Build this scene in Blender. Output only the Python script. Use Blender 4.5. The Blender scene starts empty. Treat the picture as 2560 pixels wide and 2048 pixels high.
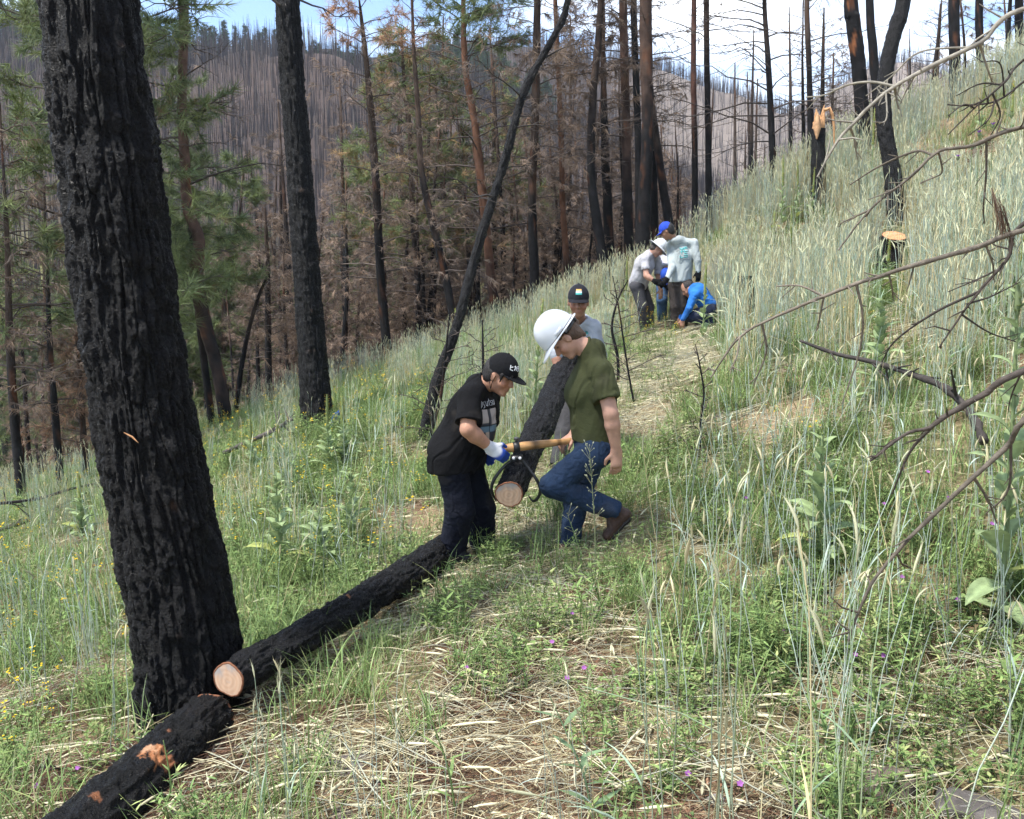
import bpy, math, random
import numpy as np
from mathutils import Vector, Matrix

# ------------------------------------------------------------------ camera, sky, sun, exposure
SC = bpy.context.scene
COL = SC.collection
R = math.radians
F = 2309.0            # focal length in pixels of the 2560 x 2048 photograph
PITCH = R(8.0)
CAMZ = 1.70
cam_d = bpy.data.cameras.new("camera")
cam = bpy.data.objects.new("camera", cam_d)
COL.objects.link(cam)
cam.location = (0, 0, CAMZ)
cam.rotation_euler = (R(90) - PITCH, 0, 0)
cam_d.sensor_fit = 'HORIZONTAL'
cam_d.sensor_width = 36.0
cam_d.lens = 36.0 * F / 2560.0
cam_d.clip_start = 0.05
cam_d.clip_end = 3000
SC.camera = cam

SUN_EL, SUN_AZ = R(64), R(-118)     # azimuth measured from +Y (view direction) towards +X: high, left behind the camera
sun_dir = Vector((math.sin(SUN_AZ) * math.cos(SUN_EL), math.cos(SUN_AZ) * math.cos(SUN_EL), math.sin(SUN_EL)))
sun_d = bpy.data.lights.new("sun", 'SUN')
sun_d.energy = 3.3
sun_d.angle = R(6.0)
sun_d.color = (1.0, 0.965, 0.905)
sun = bpy.data.objects.new("sun", sun_d)
COL.objects.link(sun)
sun.rotation_euler = sun_dir.to_track_quat('Z', 'Y').to_euler()
sun.location = (-20, -20, 40)

world = bpy.data.worlds.new("World")
SC.world = world
world.use_nodes = True
wn, wl = world.node_tree.nodes, world.node_tree.links
wn.clear()
w_out = wn.new("ShaderNodeOutputWorld")
w_bg = wn.new("ShaderNodeBackground")
w_bg.inputs[1].default_value = 0.15
w_sky = wn.new("ShaderNodeTexSky")
w_sky.sky_type = 'NISHITA'
w_sky.sun_disc = False
w_sky.sun_elevation = SUN_EL
w_sky.sun_rotation = SUN_AZ
w_sky.altitude = 2300
w_sky.air_density = 1.0
w_sky.dust_density = 1.2
w_sky.ozone_density = 1.0
w_tc = wn.new("ShaderNodeTexCoord")
w_map = wn.new("ShaderNodeMapping")
w_map.inputs['Scale'].default_value = (1.0, 1.0, 3.2)
w_map.inputs['Location'].default_value = (3.5, 0.2, 0.6)
w_no = wn.new("ShaderNodeTexNoise")
w_no.inputs['Scale'].default_value = 2.1
w_no.inputs['Detail'].default_value = 7
w_no.inputs['Roughness'].default_value = 0.58
w_ra = wn.new("ShaderNodeValToRGB")
w_ra.color_ramp.elements[0].position = 0.46
w_ra.color_ramp.elements[1].position = 0.66
w_mix = wn.new("ShaderNodeMix")
w_mix.data_type = 'RGBA'
wl.new(w_tc.outputs['Generated'], w_map.inputs['Vector'])
wl.new(w_map.outputs[0], w_no.inputs['Vector'])
wl.new(w_no.outputs[0], w_ra.inputs[0])
wl.new(w_ra.outputs[0], w_mix.inputs[0])
wl.new(w_sky.outputs[0], w_mix.inputs[6])
w_mix.inputs[7].default_value = (7.4, 7.6, 7.9, 1)
wl.new(w_mix.outputs[2], w_bg.inputs[0])
wl.new(w_bg.outputs[0], w_out.inputs[0])

SC.render.engine = 'CYCLES'
SC.cycles.use_denoising = True
try:
    SC.cycles.denoiser = 'OPENIMAGEDENOISE'
    SC.cycles.denoising_prefilter = 'ACCURATE'
except Exception:
    pass
SC.cycles.use_adaptive_sampling = True
SC.cycles.adaptive_threshold = 0.028
SC.cycles.max_bounces = 4
SC.cycles.diffuse_bounces = 2
SC.cycles.glossy_bounces = 2
SC.cycles.transmission_bounces = 2
SC.cycles.transparent_max_bounces = 4
SC.cycles.caustics_reflective = False
SC.cycles.caustics_refractive = False
SC.view_settings.view_transform = 'Standard'
SC.view_settings.look = 'None'
SC.view_settings.exposure = 1.2
SC.view_settings.gamma = 1.0

# ------------------------------------------------------------------ helpers: rays, noise, meshes
random.seed(11)
rng = np.random.default_rng(11)
_cp, _sp = math.cos(PITCH), math.sin(PITCH)


def ray(u, v):
    a, b = (u - 1280.0) / F, -(v - 1024.0) / F
    return np.array([a, _cp + b * _sp, -_sp + b * _cp])


def P(u, v, y):
    """world point seen at photo pixel (u, v) at forward distance y"""
    d = ray(u, v)
    return np.array([0, 0, CAMZ]) + d * (y / d[1])


def axis_depth(p):
    return p[1] * _cp - (p[2] - CAMZ) * _sp


def px2m(w, p):
    return w / F * axis_depth(p)


def proj(p):
    p = np.asarray(p, float)
    q = p - np.array([0, 0, CAMZ])
    dep = np.maximum(q[..., 1] * _cp - q[..., 2] * _sp, 1e-3)
    up = q[..., 1] * _sp + q[..., 2] * _cp
    return 1280 + F * q[..., 0] / dep, 1024 - F * up / dep


def _hash(ix, iy, iz, seed):
    h = (ix.astype(np.int64) * 374761393 + iy.astype(np.int64) * 668265263 + iz.astype(np.int64) * 1274126177 + seed * 974634777) & 0xFFFFFFFF
    h = ((h ^ (h >> 13)) * 1274126177) & 0xFFFFFFFF
    h = ((h ^ (h >> 16)) * 2246822519) & 0xFFFFFFFF
    return ((h ^ (h >> 15)) & 0xFFFFFF) / float(0xFFFFFF)


def vnoise(p, seed=0):
    """value noise in [-1, 1] for points (..., 3)"""
    p = np.asarray(p, float)
    i = np.floor(p)
    f = p - i
    f = f * f * (3 - 2 * f)
    ix, iy, iz = i[..., 0].astype(np.int64), i[..., 1].astype(np.int64), i[..., 2].astype(np.int64)
    r = 0
    for dx in (0, 1):
        wx = f[..., 0] if dx else 1 - f[..., 0]
        for dy in (0, 1):
            wy = f[..., 1] if dy else 1 - f[..., 1]
            for dz in (0, 1):
                wz = f[..., 2] if dz else 1 - f[..., 2]
                r = r + wx * wy * wz * _hash(ix + dx, iy + dy, iz + dz, seed)
    return r * 2 - 1


def fbm(p, octaves=4, seed=0, gain=0.5):
    a, s, r = 1.0, 1.0, 0
    for o in range(octaves):
        r = r + a * vnoise(np.asarray(p) * s, seed + o * 17)
        a *= gain
        s *= 2.03
    return r


def smooth(a, b, x):
    t = np.clip((x - a) / (b - a), 0, 1)
    return t * t * (3 - 2 * t)


def unit(v):
    v = np.asarray(v, float)
    return v / (np.linalg.norm(v) + 1e-12)


class MB:
    """collects geometry with a colour for each vertex; build() links it as ONE mesh object"""

    def __init__(self):
        self.v, self.c, self.q, self.t, self.n = [], [], [], [], 0

    def add(self, v, quads=None, tris=None, col=(0.5, 0.5, 0.5)):
        v = np.asarray(v, float).reshape(-1, 3)
        c = np.asarray(col, float)
        if c.ndim == 1:
            c = np.broadcast_to(c[:3], (len(v), 3))
        if quads is not None and len(quads):
            self.q.append(np.asarray(quads, np.int64).reshape(-1, 4) + self.n)
        if tris is not None and len(tris):
            self.t.append(np.asarray(tris, np.int64).reshape(-1, 3) + self.n)
        self.v.append(v)
        self.c.append(c)
        self.n += len(v)

    def tube(self, pts, rad, sides=4, col=(0.1, 0.1, 0.1), cap=False):
        pts = np.asarray(pts, float)
        n = len(pts)
        rad = np.broadcast_to(np.asarray(rad, float), (n,))
        tan = np.gradient(pts, axis=0)
        tan /= np.linalg.norm(tan, axis=1, keepdims=True) + 1e-12
        ref = np.array([0.0, 0.0, 1.0]) if abs(tan[:, 2].mean()) < 0.8 else np.array([1.0, 0.0, 0.0])
        a = np.cross(tan, ref)
        a /= np.linalg.norm(a, axis=1, keepdims=True) + 1e-12
        b = np.cross(tan, a)
        th = np.arange(sides) * 2 * math.pi / sides
        ring = a[:, None, :] * np.cos(th)[None, :, None] + b[:, None, :] * np.sin(th)[None, :, None]
        v = pts[:, None, :] + ring * rad[:, None, None]
        i = np.arange(n - 1)[:, None] * sides
        j = np.arange(sides)[None, :]
        k = (j + 1) % sides
        q = np.stack([i + j, i + k, i + sides + k, i + sides + j], -1).reshape(-1, 4)
        c = np.asarray(col, float)
        if c.ndim == 2:
            c = np.repeat(c, sides, axis=0)
        v = v.reshape(-1, 3)
        tr = None
        if cap:
            m = len(v)
            v = np.concatenate([v, pts[:1], pts[-1:]])
            jj = np.arange(sides)
            kk = (jj + 1) % sides
            tr = np.concatenate([np.stack([kk, jj, np.full(sides, m)], -1),
                                 np.stack([jj + (n - 1) * sides, kk + (n - 1) * sides, np.full(sides, m + 1)], -1)])
            if c.ndim == 2:
                c = np.concatenate([c, c[:1], c[-1:]])
        self.add(v, q, tr, c)

    def grid(self, v, col, wrap=False):
        """v: (rows, cols, 3)"""
        r, c = v.shape[:2]
        i = np.arange(r - 1)[:, None] * c
        j = np.arange(c if wrap else c - 1)[None, :]
        k = (j + 1) % c
        q = np.stack([i + j, i + k, i + c + k, i + c + j], -1).reshape(-1, 4)
        col = np.asarray(col, float)
        if col.ndim == 3:
            col = col.reshape(-1, 3)
        self.add(v.reshape(-1, 3), q, None, col)

    def mesh(self, name, smooth_shade=True):
        me = bpy.data.meshes.new(name)
        v = np.concatenate(self.v) if self.v else np.zeros((0, 3))
        c = np.concatenate(self.c) if self.c else np.zeros((0, 3))
        q = np.concatenate(self.q) if self.q else np.zeros((0, 4), np.int64)
        t = np.concatenate(self.t) if self.t else np.zeros((0, 3), np.int64)
        me.vertices.add(len(v))
        me.vertices.foreach_set("co", v.astype(np.float32).ravel())
        loops = np.concatenate([q.ravel(), t.ravel()]).astype(np.int32)
        me.loops.add(len(loops))
        me.loops.foreach_set("vertex_index", loops)
        starts = np.concatenate([np.arange(len(q)) * 4, len(q) * 4 + np.arange(len(t)) * 3]).astype(np.int32)
        me.polygons.add(len(starts))
        me.polygons.foreach_set("loop_start", starts)
        if smooth_shade:
            me.polygons.foreach_set("use_smooth", np.ones(len(starts), bool))
        me.update(calc_edges=True)
        at = me.color_attributes.new("Col", 'FLOAT_COLOR', 'POINT')
        rgba = np.ones((len(v), 4), np.float32)
        rgba[:, :3] = c
        at.data.foreach_set("color", rgba.ravel())
        return me

    def build(self, name, mat, parent=None, smooth_shade=True):
        o = bpy.data.objects.new(name, self.mesh(name, smooth_shade))
        o.data.materials.append(mat)
        COL.objects.link(o)
        if parent is not None:
            o.parent = parent
        return o


def tag(o, label=None, cat=None, group=None, kind=None):
    if label:
        o['label'] = label
    if cat:
        o['category'] = cat
    if group:
        o['group'] = group
    if kind:
        o['kind'] = kind
    return o


def empty(name, label, cat, group=None):
    o = bpy.data.objects.new(name, None)
    COL.objects.link(o)
    o.empty_display_size = 0.2
    return tag(o, label, cat, group)


def copy_tree(src, loc, rotz, scale, label, group):
    """a thing and its parts, sharing mesh data"""
    r = src.copy()
    COL.objects.link(r)
    r.location, r.rotation_euler, r.scale = loc, (0, 0, rotz), (scale, scale, scale)
    r['label'], r['group'] = label, group
    for ch in src.children:
        c = ch.copy()
        COL.objects.link(c)
        c.parent = r
    return r


def catmull(pts, n):
    pts = np.asarray(pts, float)
    p = np.concatenate([[2 * pts[0] - pts[1]], pts, [2 * pts[-1] - pts[-2]]])
    d = np.concatenate([[0], np.cumsum(np.linalg.norm(np.diff(pts[:, :3], axis=0), axis=1))])
    s = np.linspace(0, d[-1], n)
    i = np.clip(np.searchsorted(d, s, side='right') - 1, 0, len(pts) - 2)
    t = ((s - d[i]) / (d[i + 1] - d[i] + 1e-12))[:, None]
    p0, p1, p2, p3 = p[i], p[i + 1], p[i + 2], p[i + 3]
    return 0.5 * (2 * p1 + (p2 - p0) * t + (2 * p0 - 5 * p1 + 4 * p2 - p3) * t ** 2 + (3 * p1 - p0 - 3 * p2 + p3) * t ** 3)


# ------------------------------------------------------------------ materials
def new_mat(name):
    m = bpy.data.materials.new(name)
    m.use_nodes = True
    nt = m.node_tree
    b = nt.nodes["Principled BSDF"]
    return m, nt.nodes, nt.links, b


def col_mat(name, rough=0.8, spec=0.25, transl=0.0, var=0.25, noise=None, bump=0.0, bscale=60.0, rnoise=None, stretch=None):
    """colour from the mesh, varied between instances and by noise"""
    m, n, l, b = new_mat(name)
    at = n.new("ShaderNodeAttribute")
    at.attribute_name = "Col"
    colour = at.outputs['Color']
    tc = n.new("ShaderNodeTexCoord")
    vec = tc.outputs['Object']
    if stretch:
        mp = n.new("ShaderNodeMapping")
        mp.inputs['Scale'].default_value = stretch
        l.new(vec, mp.inputs['Vector'])
        vec = mp.outputs[0]
    if var:
        oi = n.new("ShaderNodeObjectInfo")
        mr = n.new("ShaderNodeMapRange")
        mr.inputs[3].default_value = 1 - var
        mr.inputs[4].default_value = 1 + var
        l.new(oi.outputs['Random'], mr.inputs[0])
        mx = n.new("ShaderNodeMix")
        mx.data_type = 'RGBA'
        mx.blend_type = 'MULTIPLY'
        mx.inputs[0].default_value = 1
        l.new(colour, mx.inputs[6])
        l.new(mr.outputs[0], mx.inputs[7])
        colour = mx.outputs[2]
    if noise:
        nz = n.new("ShaderNodeTexNoise")
        nz.inputs['Scale'].default_value = noise[0]
        nz.inputs['Detail'].default_value = 5
        l.new(vec, nz.inputs['Vector'])
        mr2 = n.new("ShaderNodeMapRange")
        mr2.inputs[1].default_value = 0.3
        mr2.inputs[2].default_value = 0.7
        mr2.inputs[3].default_value = 1 - noise[1]
        mr2.inputs[4].default_value = 1 + noise[1]
        l.new(nz.outputs[0], mr2.inputs[0])
        mx2 = n.new("ShaderNodeMix")
        mx2.data_type = 'RGBA'
        mx2.blend_type = 'MULTIPLY'
        mx2.inputs[0].default_value = 1
        l.new(colour, mx2.inputs[6])
        l.new(mr2.outputs[0], mx2.inputs[7])
        colour = mx2.outputs[2]
    l.new(colour, b.inputs['Base Color'])
    b.inputs['Roughness'].default_value = rough
    b.inputs['Specular IOR Level'].default_value = spec
    if rnoise:
        nr = n.new("ShaderNodeTexNoise")
        nr.inputs['Scale'].default_value = rnoise[0]
        nr.inputs['Detail'].default_value = 4
        l.new(vec, nr.inputs['Vector'])
        mr3 = n.new("ShaderNodeMapRange")
        mr3.inputs[1].default_value = 0.35
        mr3.inputs[2].default_value = 0.65
        mr3.inputs[3].default_value = rnoise[1]
        mr3.inputs[4].default_value = rnoise[2]
        l.new(nr.outputs[0], mr3.inputs[0])
        l.new(mr3.outputs[0], b.inputs['Roughness'])
    if bump:
        nb = n.new("ShaderNodeTexNoise")
        nb.inputs['Scale'].default_value = bscale
        nb.inputs['Detail'].default_value = 6
        nb.inputs['Roughness'].default_value = 0.65
        l.new(vec, nb.inputs['Vector'])
        bp = n.new("ShaderNodeBump")
        bp.inputs['Strength'].default_value = bump
        bp.inputs['Distance'].default_value = 0.02
        l.new(nb.outputs[0], bp.inputs['Height'])
        l.new(bp.outputs[0], b.inputs['Normal'])
    if transl:
        tr = n.new("ShaderNodeBsdfTranslucent")
        l.new(colour, tr.inputs[0])
        ms = n.new("ShaderNodeMixShader")
        ms.inputs[0].default_value = transl
        l.new(b.outputs[0], ms.inputs[1])
        l.new(tr.outputs[0], ms.inputs[2])
        l.new(ms.outputs[0], n["Material Output"].inputs[0])
    return m


M = {}
M['char'] = col_mat("charred_bark", rough=0.55, spec=0.27, var=0, noise=(9, 0.35), bump=1.0, bscale=110, rnoise=(60, 0.24, 0.95))
M['bark'] = col_mat("burnt_bark", rough=0.85, spec=0.2, var=0.25, noise=(5, 0.35), bump=0.7, bscale=22)
M['twig'] = col_mat("dead_wood", rough=0.85, spec=0.2, var=0.2)
M['branch'] = col_mat("weathered_branch", rough=0.8, spec=0.25, var=0.0, noise=(40, 0.3), bump=0.4, bscale=120)
M['needle'] = col_mat("pine_needles", rough=0.6, spec=0.3, transl=0.25, var=0.3)
M['grass'] = col_mat("grass_blades", rough=0.5, spec=0.35, transl=0.3, var=0.25)
M['straw'] = col_mat("dry_straw", rough=0.55, spec=0.35, transl=0.15, var=0.2)
M['leaf'] = col_mat("soft_leaf", rough=0.75, spec=0.2, transl=0.25, var=0.15, noise=(30, 0.15), bump=0.25, bscale=60)
M['flower'] = col_mat("petals", rough=0.6, spec=0.2, transl=0.3, var=0.2)
M['rock'] = col_mat("rock", rough=0.9, spec=0.2, var=0.2, noise=(14, 0.3), bump=0.8, bscale=30)
M['pole'] = col_mat("far_trunks", rough=0.9, spec=0.1, var=0.5)
M['skin'] = col_mat("skin", rough=0.5, spec=0.35, var=0, noise=(22, 0.13), bump=0.12, bscale=90)
M['hair'] = col_mat("hair", rough=0.45, spec=0.4, var=0, noise=(90, 0.3), bump=0.5, bscale=180)
M['cloth'] = col_mat("cotton", rough=0.9, spec=0.12, var=0, noise=(7, 0.16), bump=0.35, bscale=38)
M['denim'] = col_mat("denim", rough=0.85, spec=0.15, var=0, noise=(8, 0.3), bump=0.5, bscale=50)
M['plastic'] = col_mat("hard_plastic", rough=0.28, spec=0.5, var=0)
M['leather'] = col_mat("leather", rough=0.6, spec=0.35, var=0, noise=(30, 0.25), bump=0.3, bscale=90)
M['steel'] = col_mat("black_steel", rough=0.45, spec=0.5, var=0, noise=(30, 0.2))
M['print'] = col_mat("print", rough=0.8, spec=0.2, var=0)
M['handle'] = col_mat("varnished_wood", rough=0.42, spec=0.4, var=0, noise=(22, 0.18), stretch=(0.4, 3, 3))


def cut_wood_mat():
    m, n, l, b = new_mat("cut_wood")
    tc = n.new("ShaderNodeTexCoord")
    dn = n.new("ShaderNodeTexNoise")
    dn.inputs['Scale'].default_value = 14
    l.new(tc.outputs['Object'], dn.inputs['Vector'])
    add = n.new("ShaderNodeVectorMath")
    add.operation = 'MULTIPLY_ADD'
    l.new(dn.outputs['Color'], add.inputs[0])
    add.inputs[1].default_value = (0.012, 0.012, 0.0)
    l.new(tc.outputs['Object'], add.inputs[2])
    wv = n.new("ShaderNodeTexWave")
    wv.wave_type = 'RINGS'
    wv.rings_direction = 'Z'
    wv.inputs['Scale'].default_value = 15
    wv.inputs['Distortion'].default_value = 1.0
    l.new(add.outputs[0], wv.inputs['Vector'])
    saw = n.new("ShaderNodeTexWave")
    saw.inputs['Scale'].default_value = 9
    saw.inputs['Distortion'].default_value = 4
    l.new(tc.outputs['Object'], saw.inputs['Vector'])
    r1 = n.new("ShaderNodeMix")
    r1.data_type = 'RGBA'
    r1.inputs[6].default_value = (0.56, 0.37, 0.24, 1)
    r1.inputs[7].default_value = (0.44, 0.24, 0.14, 1)
    mm = n.new("ShaderNodeMath")
    mm.operation = 'MULTIPLY'
    mm.inputs[1].default_value = 0.42
    l.new(wv.outputs['Fac'], mm.inputs[0])
    l.new(mm.outputs[0], r1.inputs[0])
    st = n.new("ShaderNodeTexNoise")
    st.inputs['Scale'].default_value = 13
    st.inputs['Detail'].default_value = 5
    l.new(tc.outputs['Object'], st.inputs['Vector'])
    sr = n.new("ShaderNodeValToRGB")
    sr.color_ramp.elements[0].position = 0.42
    sr.color_ramp.elements[1].position = 0.60
    l.new(st.outputs[0], sr.inputs[0])
    at = n.new("ShaderNodeAttribute")
    at.attribute_name = "Col"
    mu = n.new("ShaderNodeMath")
    mu.operation = 'MULTIPLY'
    l.new(sr.outputs[0], mu.inputs[0])
    l.new(at.outputs['Fac'], mu.inputs[1])
    r2 = n.new("ShaderNodeMix")
    r2.data_type = 'RGBA'
    l.new(mu.outputs[0], r2.inputs[0])
    l.new(r1.outputs[2], r2.inputs[6])
    r2.inputs[7].default_value = (0.30, 0.29, 0.28, 1)
    l.new(r2.outputs[2], b.inputs['Base Color'])
    b.inputs['Roughness'].default_value = 0.7
    bp = n.new("ShaderNodeBump")
    bp.inputs['Strength'].default_value = 0.3
    bp.inputs['Distance'].default_value = 0.004
    l.new(saw.outputs['Fac'], bp.inputs['Height'])
    l.new(bp.outputs[0], b.inputs['Normal'])
    return m


M['cut'] = cut_wood_mat()
M['fresh'] = col_mat("fresh_wood", rough=0.75, spec=0.2, var=0, noise=(18, 0.25), bump=0.6, bscale=50)

# ------------------------------------------------------------------ terrain
_cp_uvy = [(490, 1790, 4.3), (570, 1765, 4.15), (1120, 1402, 5.8), (1400, 1425, 5.6), (1530, 1345, 5.75), (1400, 1192, 7.6), (1690, 836, 14.0),
           (1605, 850, 14.3), (795, 1078, 12.0), (565, 1062, 16.0), (1280, 2048, 2.75), (100, 2048, 3.2), (2560, 2048, 2.6),
           (2560, 1500, 3.8), (2560, 1130, 5.2), (2560, 760, 8.0), (2560, 430, 13.0), (2230, 690, 13.0), (2245, 560, 15.5),
           (1900, 950, 8.5), (1900, 1400, 4.9), (1280, 930, 12.0), (1050, 890, 17.0), (1300, 800, 18.0), (1580, 720, 18.5), (1900, 520, 19.0),
           (2150, 400, 19.0), (2400, 275, 20.0), (2560, 215, 21.0), (0, 1310, 11.0), (200, 1220, 14.0), (0, 1700, 5.6), (300, 1140, 18.0)]
_ctrl = [P(*c) for c in _cp_uvy]
_ctrl += [np.array(c, float) for c in [
    (0, -6, 0.2), (-5, -4, -1.8), (5, -4, 2.2), (-9, 3, -2.6), (8, 3, 2.4), (0, 0.5, 0.0), (13, 10, 4.2),
    (-14, 15, -4.2), (-10, 26, -4.8), (-3, 26, -3.2), (4, 27, -1.6), (9, 28, 0.8), (14, 29, 3.0), (22, 26, 6.5),
    (-22, 34, -8.5), (-8, 40, -8.5), (4, 42, -7.2), (14, 44, -4.2), (26, 44, 0.5), (-30, 60, -11), (-5, 62, -11), (15, 64, -10), (35, 62, -5)]]
_ctrl = np.array(_ctrl)


def _phi(d2):
    return 0.5 * d2 * np.log(d2 + 1e-9)


_n = len(_ctrl)
_A = np.zeros((_n + 3, _n + 3))
_d2 = ((_ctrl[:, None, :2] - _ctrl[None, :, :2]) ** 2).sum(-1)
_A[:_n, :_n] = _phi(_d2) + np.eye(_n) * 2.5
_A[:_n, _n] = 1
_A[:_n, _n + 1:] = _ctrl[:, :2]
_A[_n:, :_n] = _A[:_n, _n:].T
_w = np.linalg.solve(_A, np.concatenate([_ctrl[:, 2], [0, 0, 0]]))


def gz(x, y):
    """height of the ground"""
    x, y = np.broadcast_arrays(np.asarray(x, float), np.asarray(y, float))
    shp = x.shape
    X, Y = x.ravel(), y.ravel()
    Xc, Yc = np.clip(X, -40, 45), np.clip(Y, -10, 66)
    z = np.full(len(X), _w[_n])
    z = z + _w[_n + 1] * Xc + _w[_n + 2] * Yc
    for i in range(_n):
        z += _w[i] * _phi((Xc - _ctrl[i, 0]) ** 2 + (Yc - _ctrl[i, 1]) ** 2)
    q = np.stack([X / 45, Y / 45, X * 0], -1)
    und = fbm(q, 3, 5)
    # burnt slope across the valley, and a paler one farther off to the right
    ridge = 59 - 0.045 * X - 46 * smooth(-25, 75, X) + 5 * und
    ha = -11 + (ridge + 11) * smooth(95, 285, Y) ** 0.8 + 3 * und * smooth(80, 160, Y)
    ridge_b = 104 - 20 * np.exp(-((X - 135) / 40.0) ** 2) + 8 * und
    hb = -30 + (ridge_b + 30) * smooth(240, 470, Y)
    far = np.maximum(ha, hb)
    k = 6.0
    h = np.clip(0.5 + 0.5 * (ha - hb) / k, 0, 1)
    far = hb + (ha - hb) * h + k * h * (1 - h)
    far = far + 25 * smooth(60, 200, np.abs(X - 20) - 0.62 * Y)
    w = smooth(46, 66, Y)
    return (z * (1 - w) + far * w).reshape(shp)


def hit(u, v, y0=1.5, y1=400.0):
    """point of the ground seen at photo pixel (u, v)"""
    d = ray(u, v)
    ys = np.geomspace(y0, y1, 900)
    pts = np.array([0, 0, CAMZ]) + d[None, :] * (ys / d[1])[:, None]
    below = pts[:, 2] < gz(pts[:, 0], pts[:, 1])
    if not below.any():
        return pts[-1]
    i = int(np.argmax(below))
    a, b = ys[max(i - 1, 0)], ys[i]
    for _ in range(25):
        m = 0.5 * (a + b)
        p = np.array([0, 0, CAMZ]) + d * (m / d[1])
        if p[2] < gz(p[0], p[1]):
            b = m
        else:
            a = m
    p = np.array([0, 0, CAMZ]) + d * (b / d[1])
    return p


def in_poly(u, v, poly):
    poly = np.asarray(poly, float)
    inside = np.zeros(np.shape(u), bool)
    j = len(poly) - 1
    for i in range(len(poly)):
        (xi, yi), (xj, yj) = poly[i], poly[j]
        c = ((yi > v) != (yj > v)) & (u < (xj - xi) * (v - yi) / (yj - yi + 1e-12) + xi)
        inside ^= c
        j = i
    return inside


# the ground as one sheet, finest near the photographer
_rows = np.concatenate([np.linspace(-12, 1.5, 26)[:-1], np.geomspace(1.5, 900, 430)])
_cols = np.linspace(-1, 1, 261)
_cols = np.sign(_cols) * np.abs(_cols) ** 1.25
_gx = _cols[None, :] * (14 + 0.85 * np.maximum(_rows, 0))[:, None]
_gy = np.repeat(_rows[:, None], len(_cols), 1)
_z = gz(_gx, _gy)
_q = np.stack([_gx, _gy, _gx * 0], -1)
_near = smooth(40, 10, _gy)
_z = _z + _near * (0.035 * fbm(_q * 1.7, 3, 3) + 0.012 * vnoise(_q * 9, 8)) - 0.02
_n1, _n2 = fbm(_q * 0.9, 4, 21), fbm(_q * 0.06, 3, 33)
_soil = np.array([0.145, 0.092, 0.058])
_litter = np.array([0.24, 0.175, 0.105])
_moss = np.array([0.16, 0.16, 0.075])
_t = smooth(-0.3, 0.5, _n1)[..., None]
_c = _soil * (1 - _t) + _litter * _t
_t2 = (smooth(0.0, 0.6, fbm(_q * 0.5 + 9, 3, 41)) * 0.45)[..., None]
_c = _c * (1 - _t2) + _moss * _t2
# valley floor: pale meadow green and yellow patches; slopes: ash brown, paler to the right
_valley = np.array([0.17, 0.21, 0.09]) * (1 + 0.25 * _n2[..., None]) + np.array([0.08, 0.05, 0.0]) * smooth(0.15, 0.6, fbm(_q * 0.09 + 3, 3, 51))[..., None]
_ash = np.array([0.082, 0.060, 0.051]) * (1 + 0.35 * fbm(_q * 0.03, 3, 61)[..., None]) * (1 - 0.5 * smooth(205, 262, _gy + 25 * fbm(_q * 0.02, 2, 63)))[..., None]
_tan = np.array([0.20, 0.165, 0.14]) * (1 + 0.22 * fbm(_q * 0.04 + 5, 4, 71)[..., None])
_wv = smooth(22, 42, _gy)[..., None]
_c = _c * (1 - _wv) + _valley * _wv
_wa = smooth(110, 165, _gy + 12 * fbm(_q * 0.05, 2, 81))[..., None]
_c = _c * (1 - _wa) + _ash * _wa
_wb = (smooth(20, 70, _gx - 0.02 * _gy) * smooth(230, 300, _gy) * smooth(12, 52, _z + 14 * fbm(_q * 0.03, 3, 83)))[..., None]
_c = _c * (1 - _wb) + _tan * _wb
_mb = MB()
_mb.grid(np.stack([_gx, _gy, _z], -1), np.clip(_c, 0.01, 1))
M['ground'] = col_mat("forest_floor", rough=0.95, spec=0.1, var=0, noise=(16, 0.35), bump=0.6, bscale=35)
ground = _mb.build("ground", M['ground'])
tag(ground, kind='structure')

# ------------------------------------------------------------------ scattering of uncountable cover
_hidden = {}


def sources(key, meshes, mat):
    c = bpy.data.collections.new("variants_" + key)
    for i, me in enumerate(meshes):
        o = bpy.data.objects.new("%s_%02d" % (key, i), me)
        if not me.materials:
            me.materials.append(mat)
        c.objects.link(o)
    _hidden[key] = c
    return c


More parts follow.
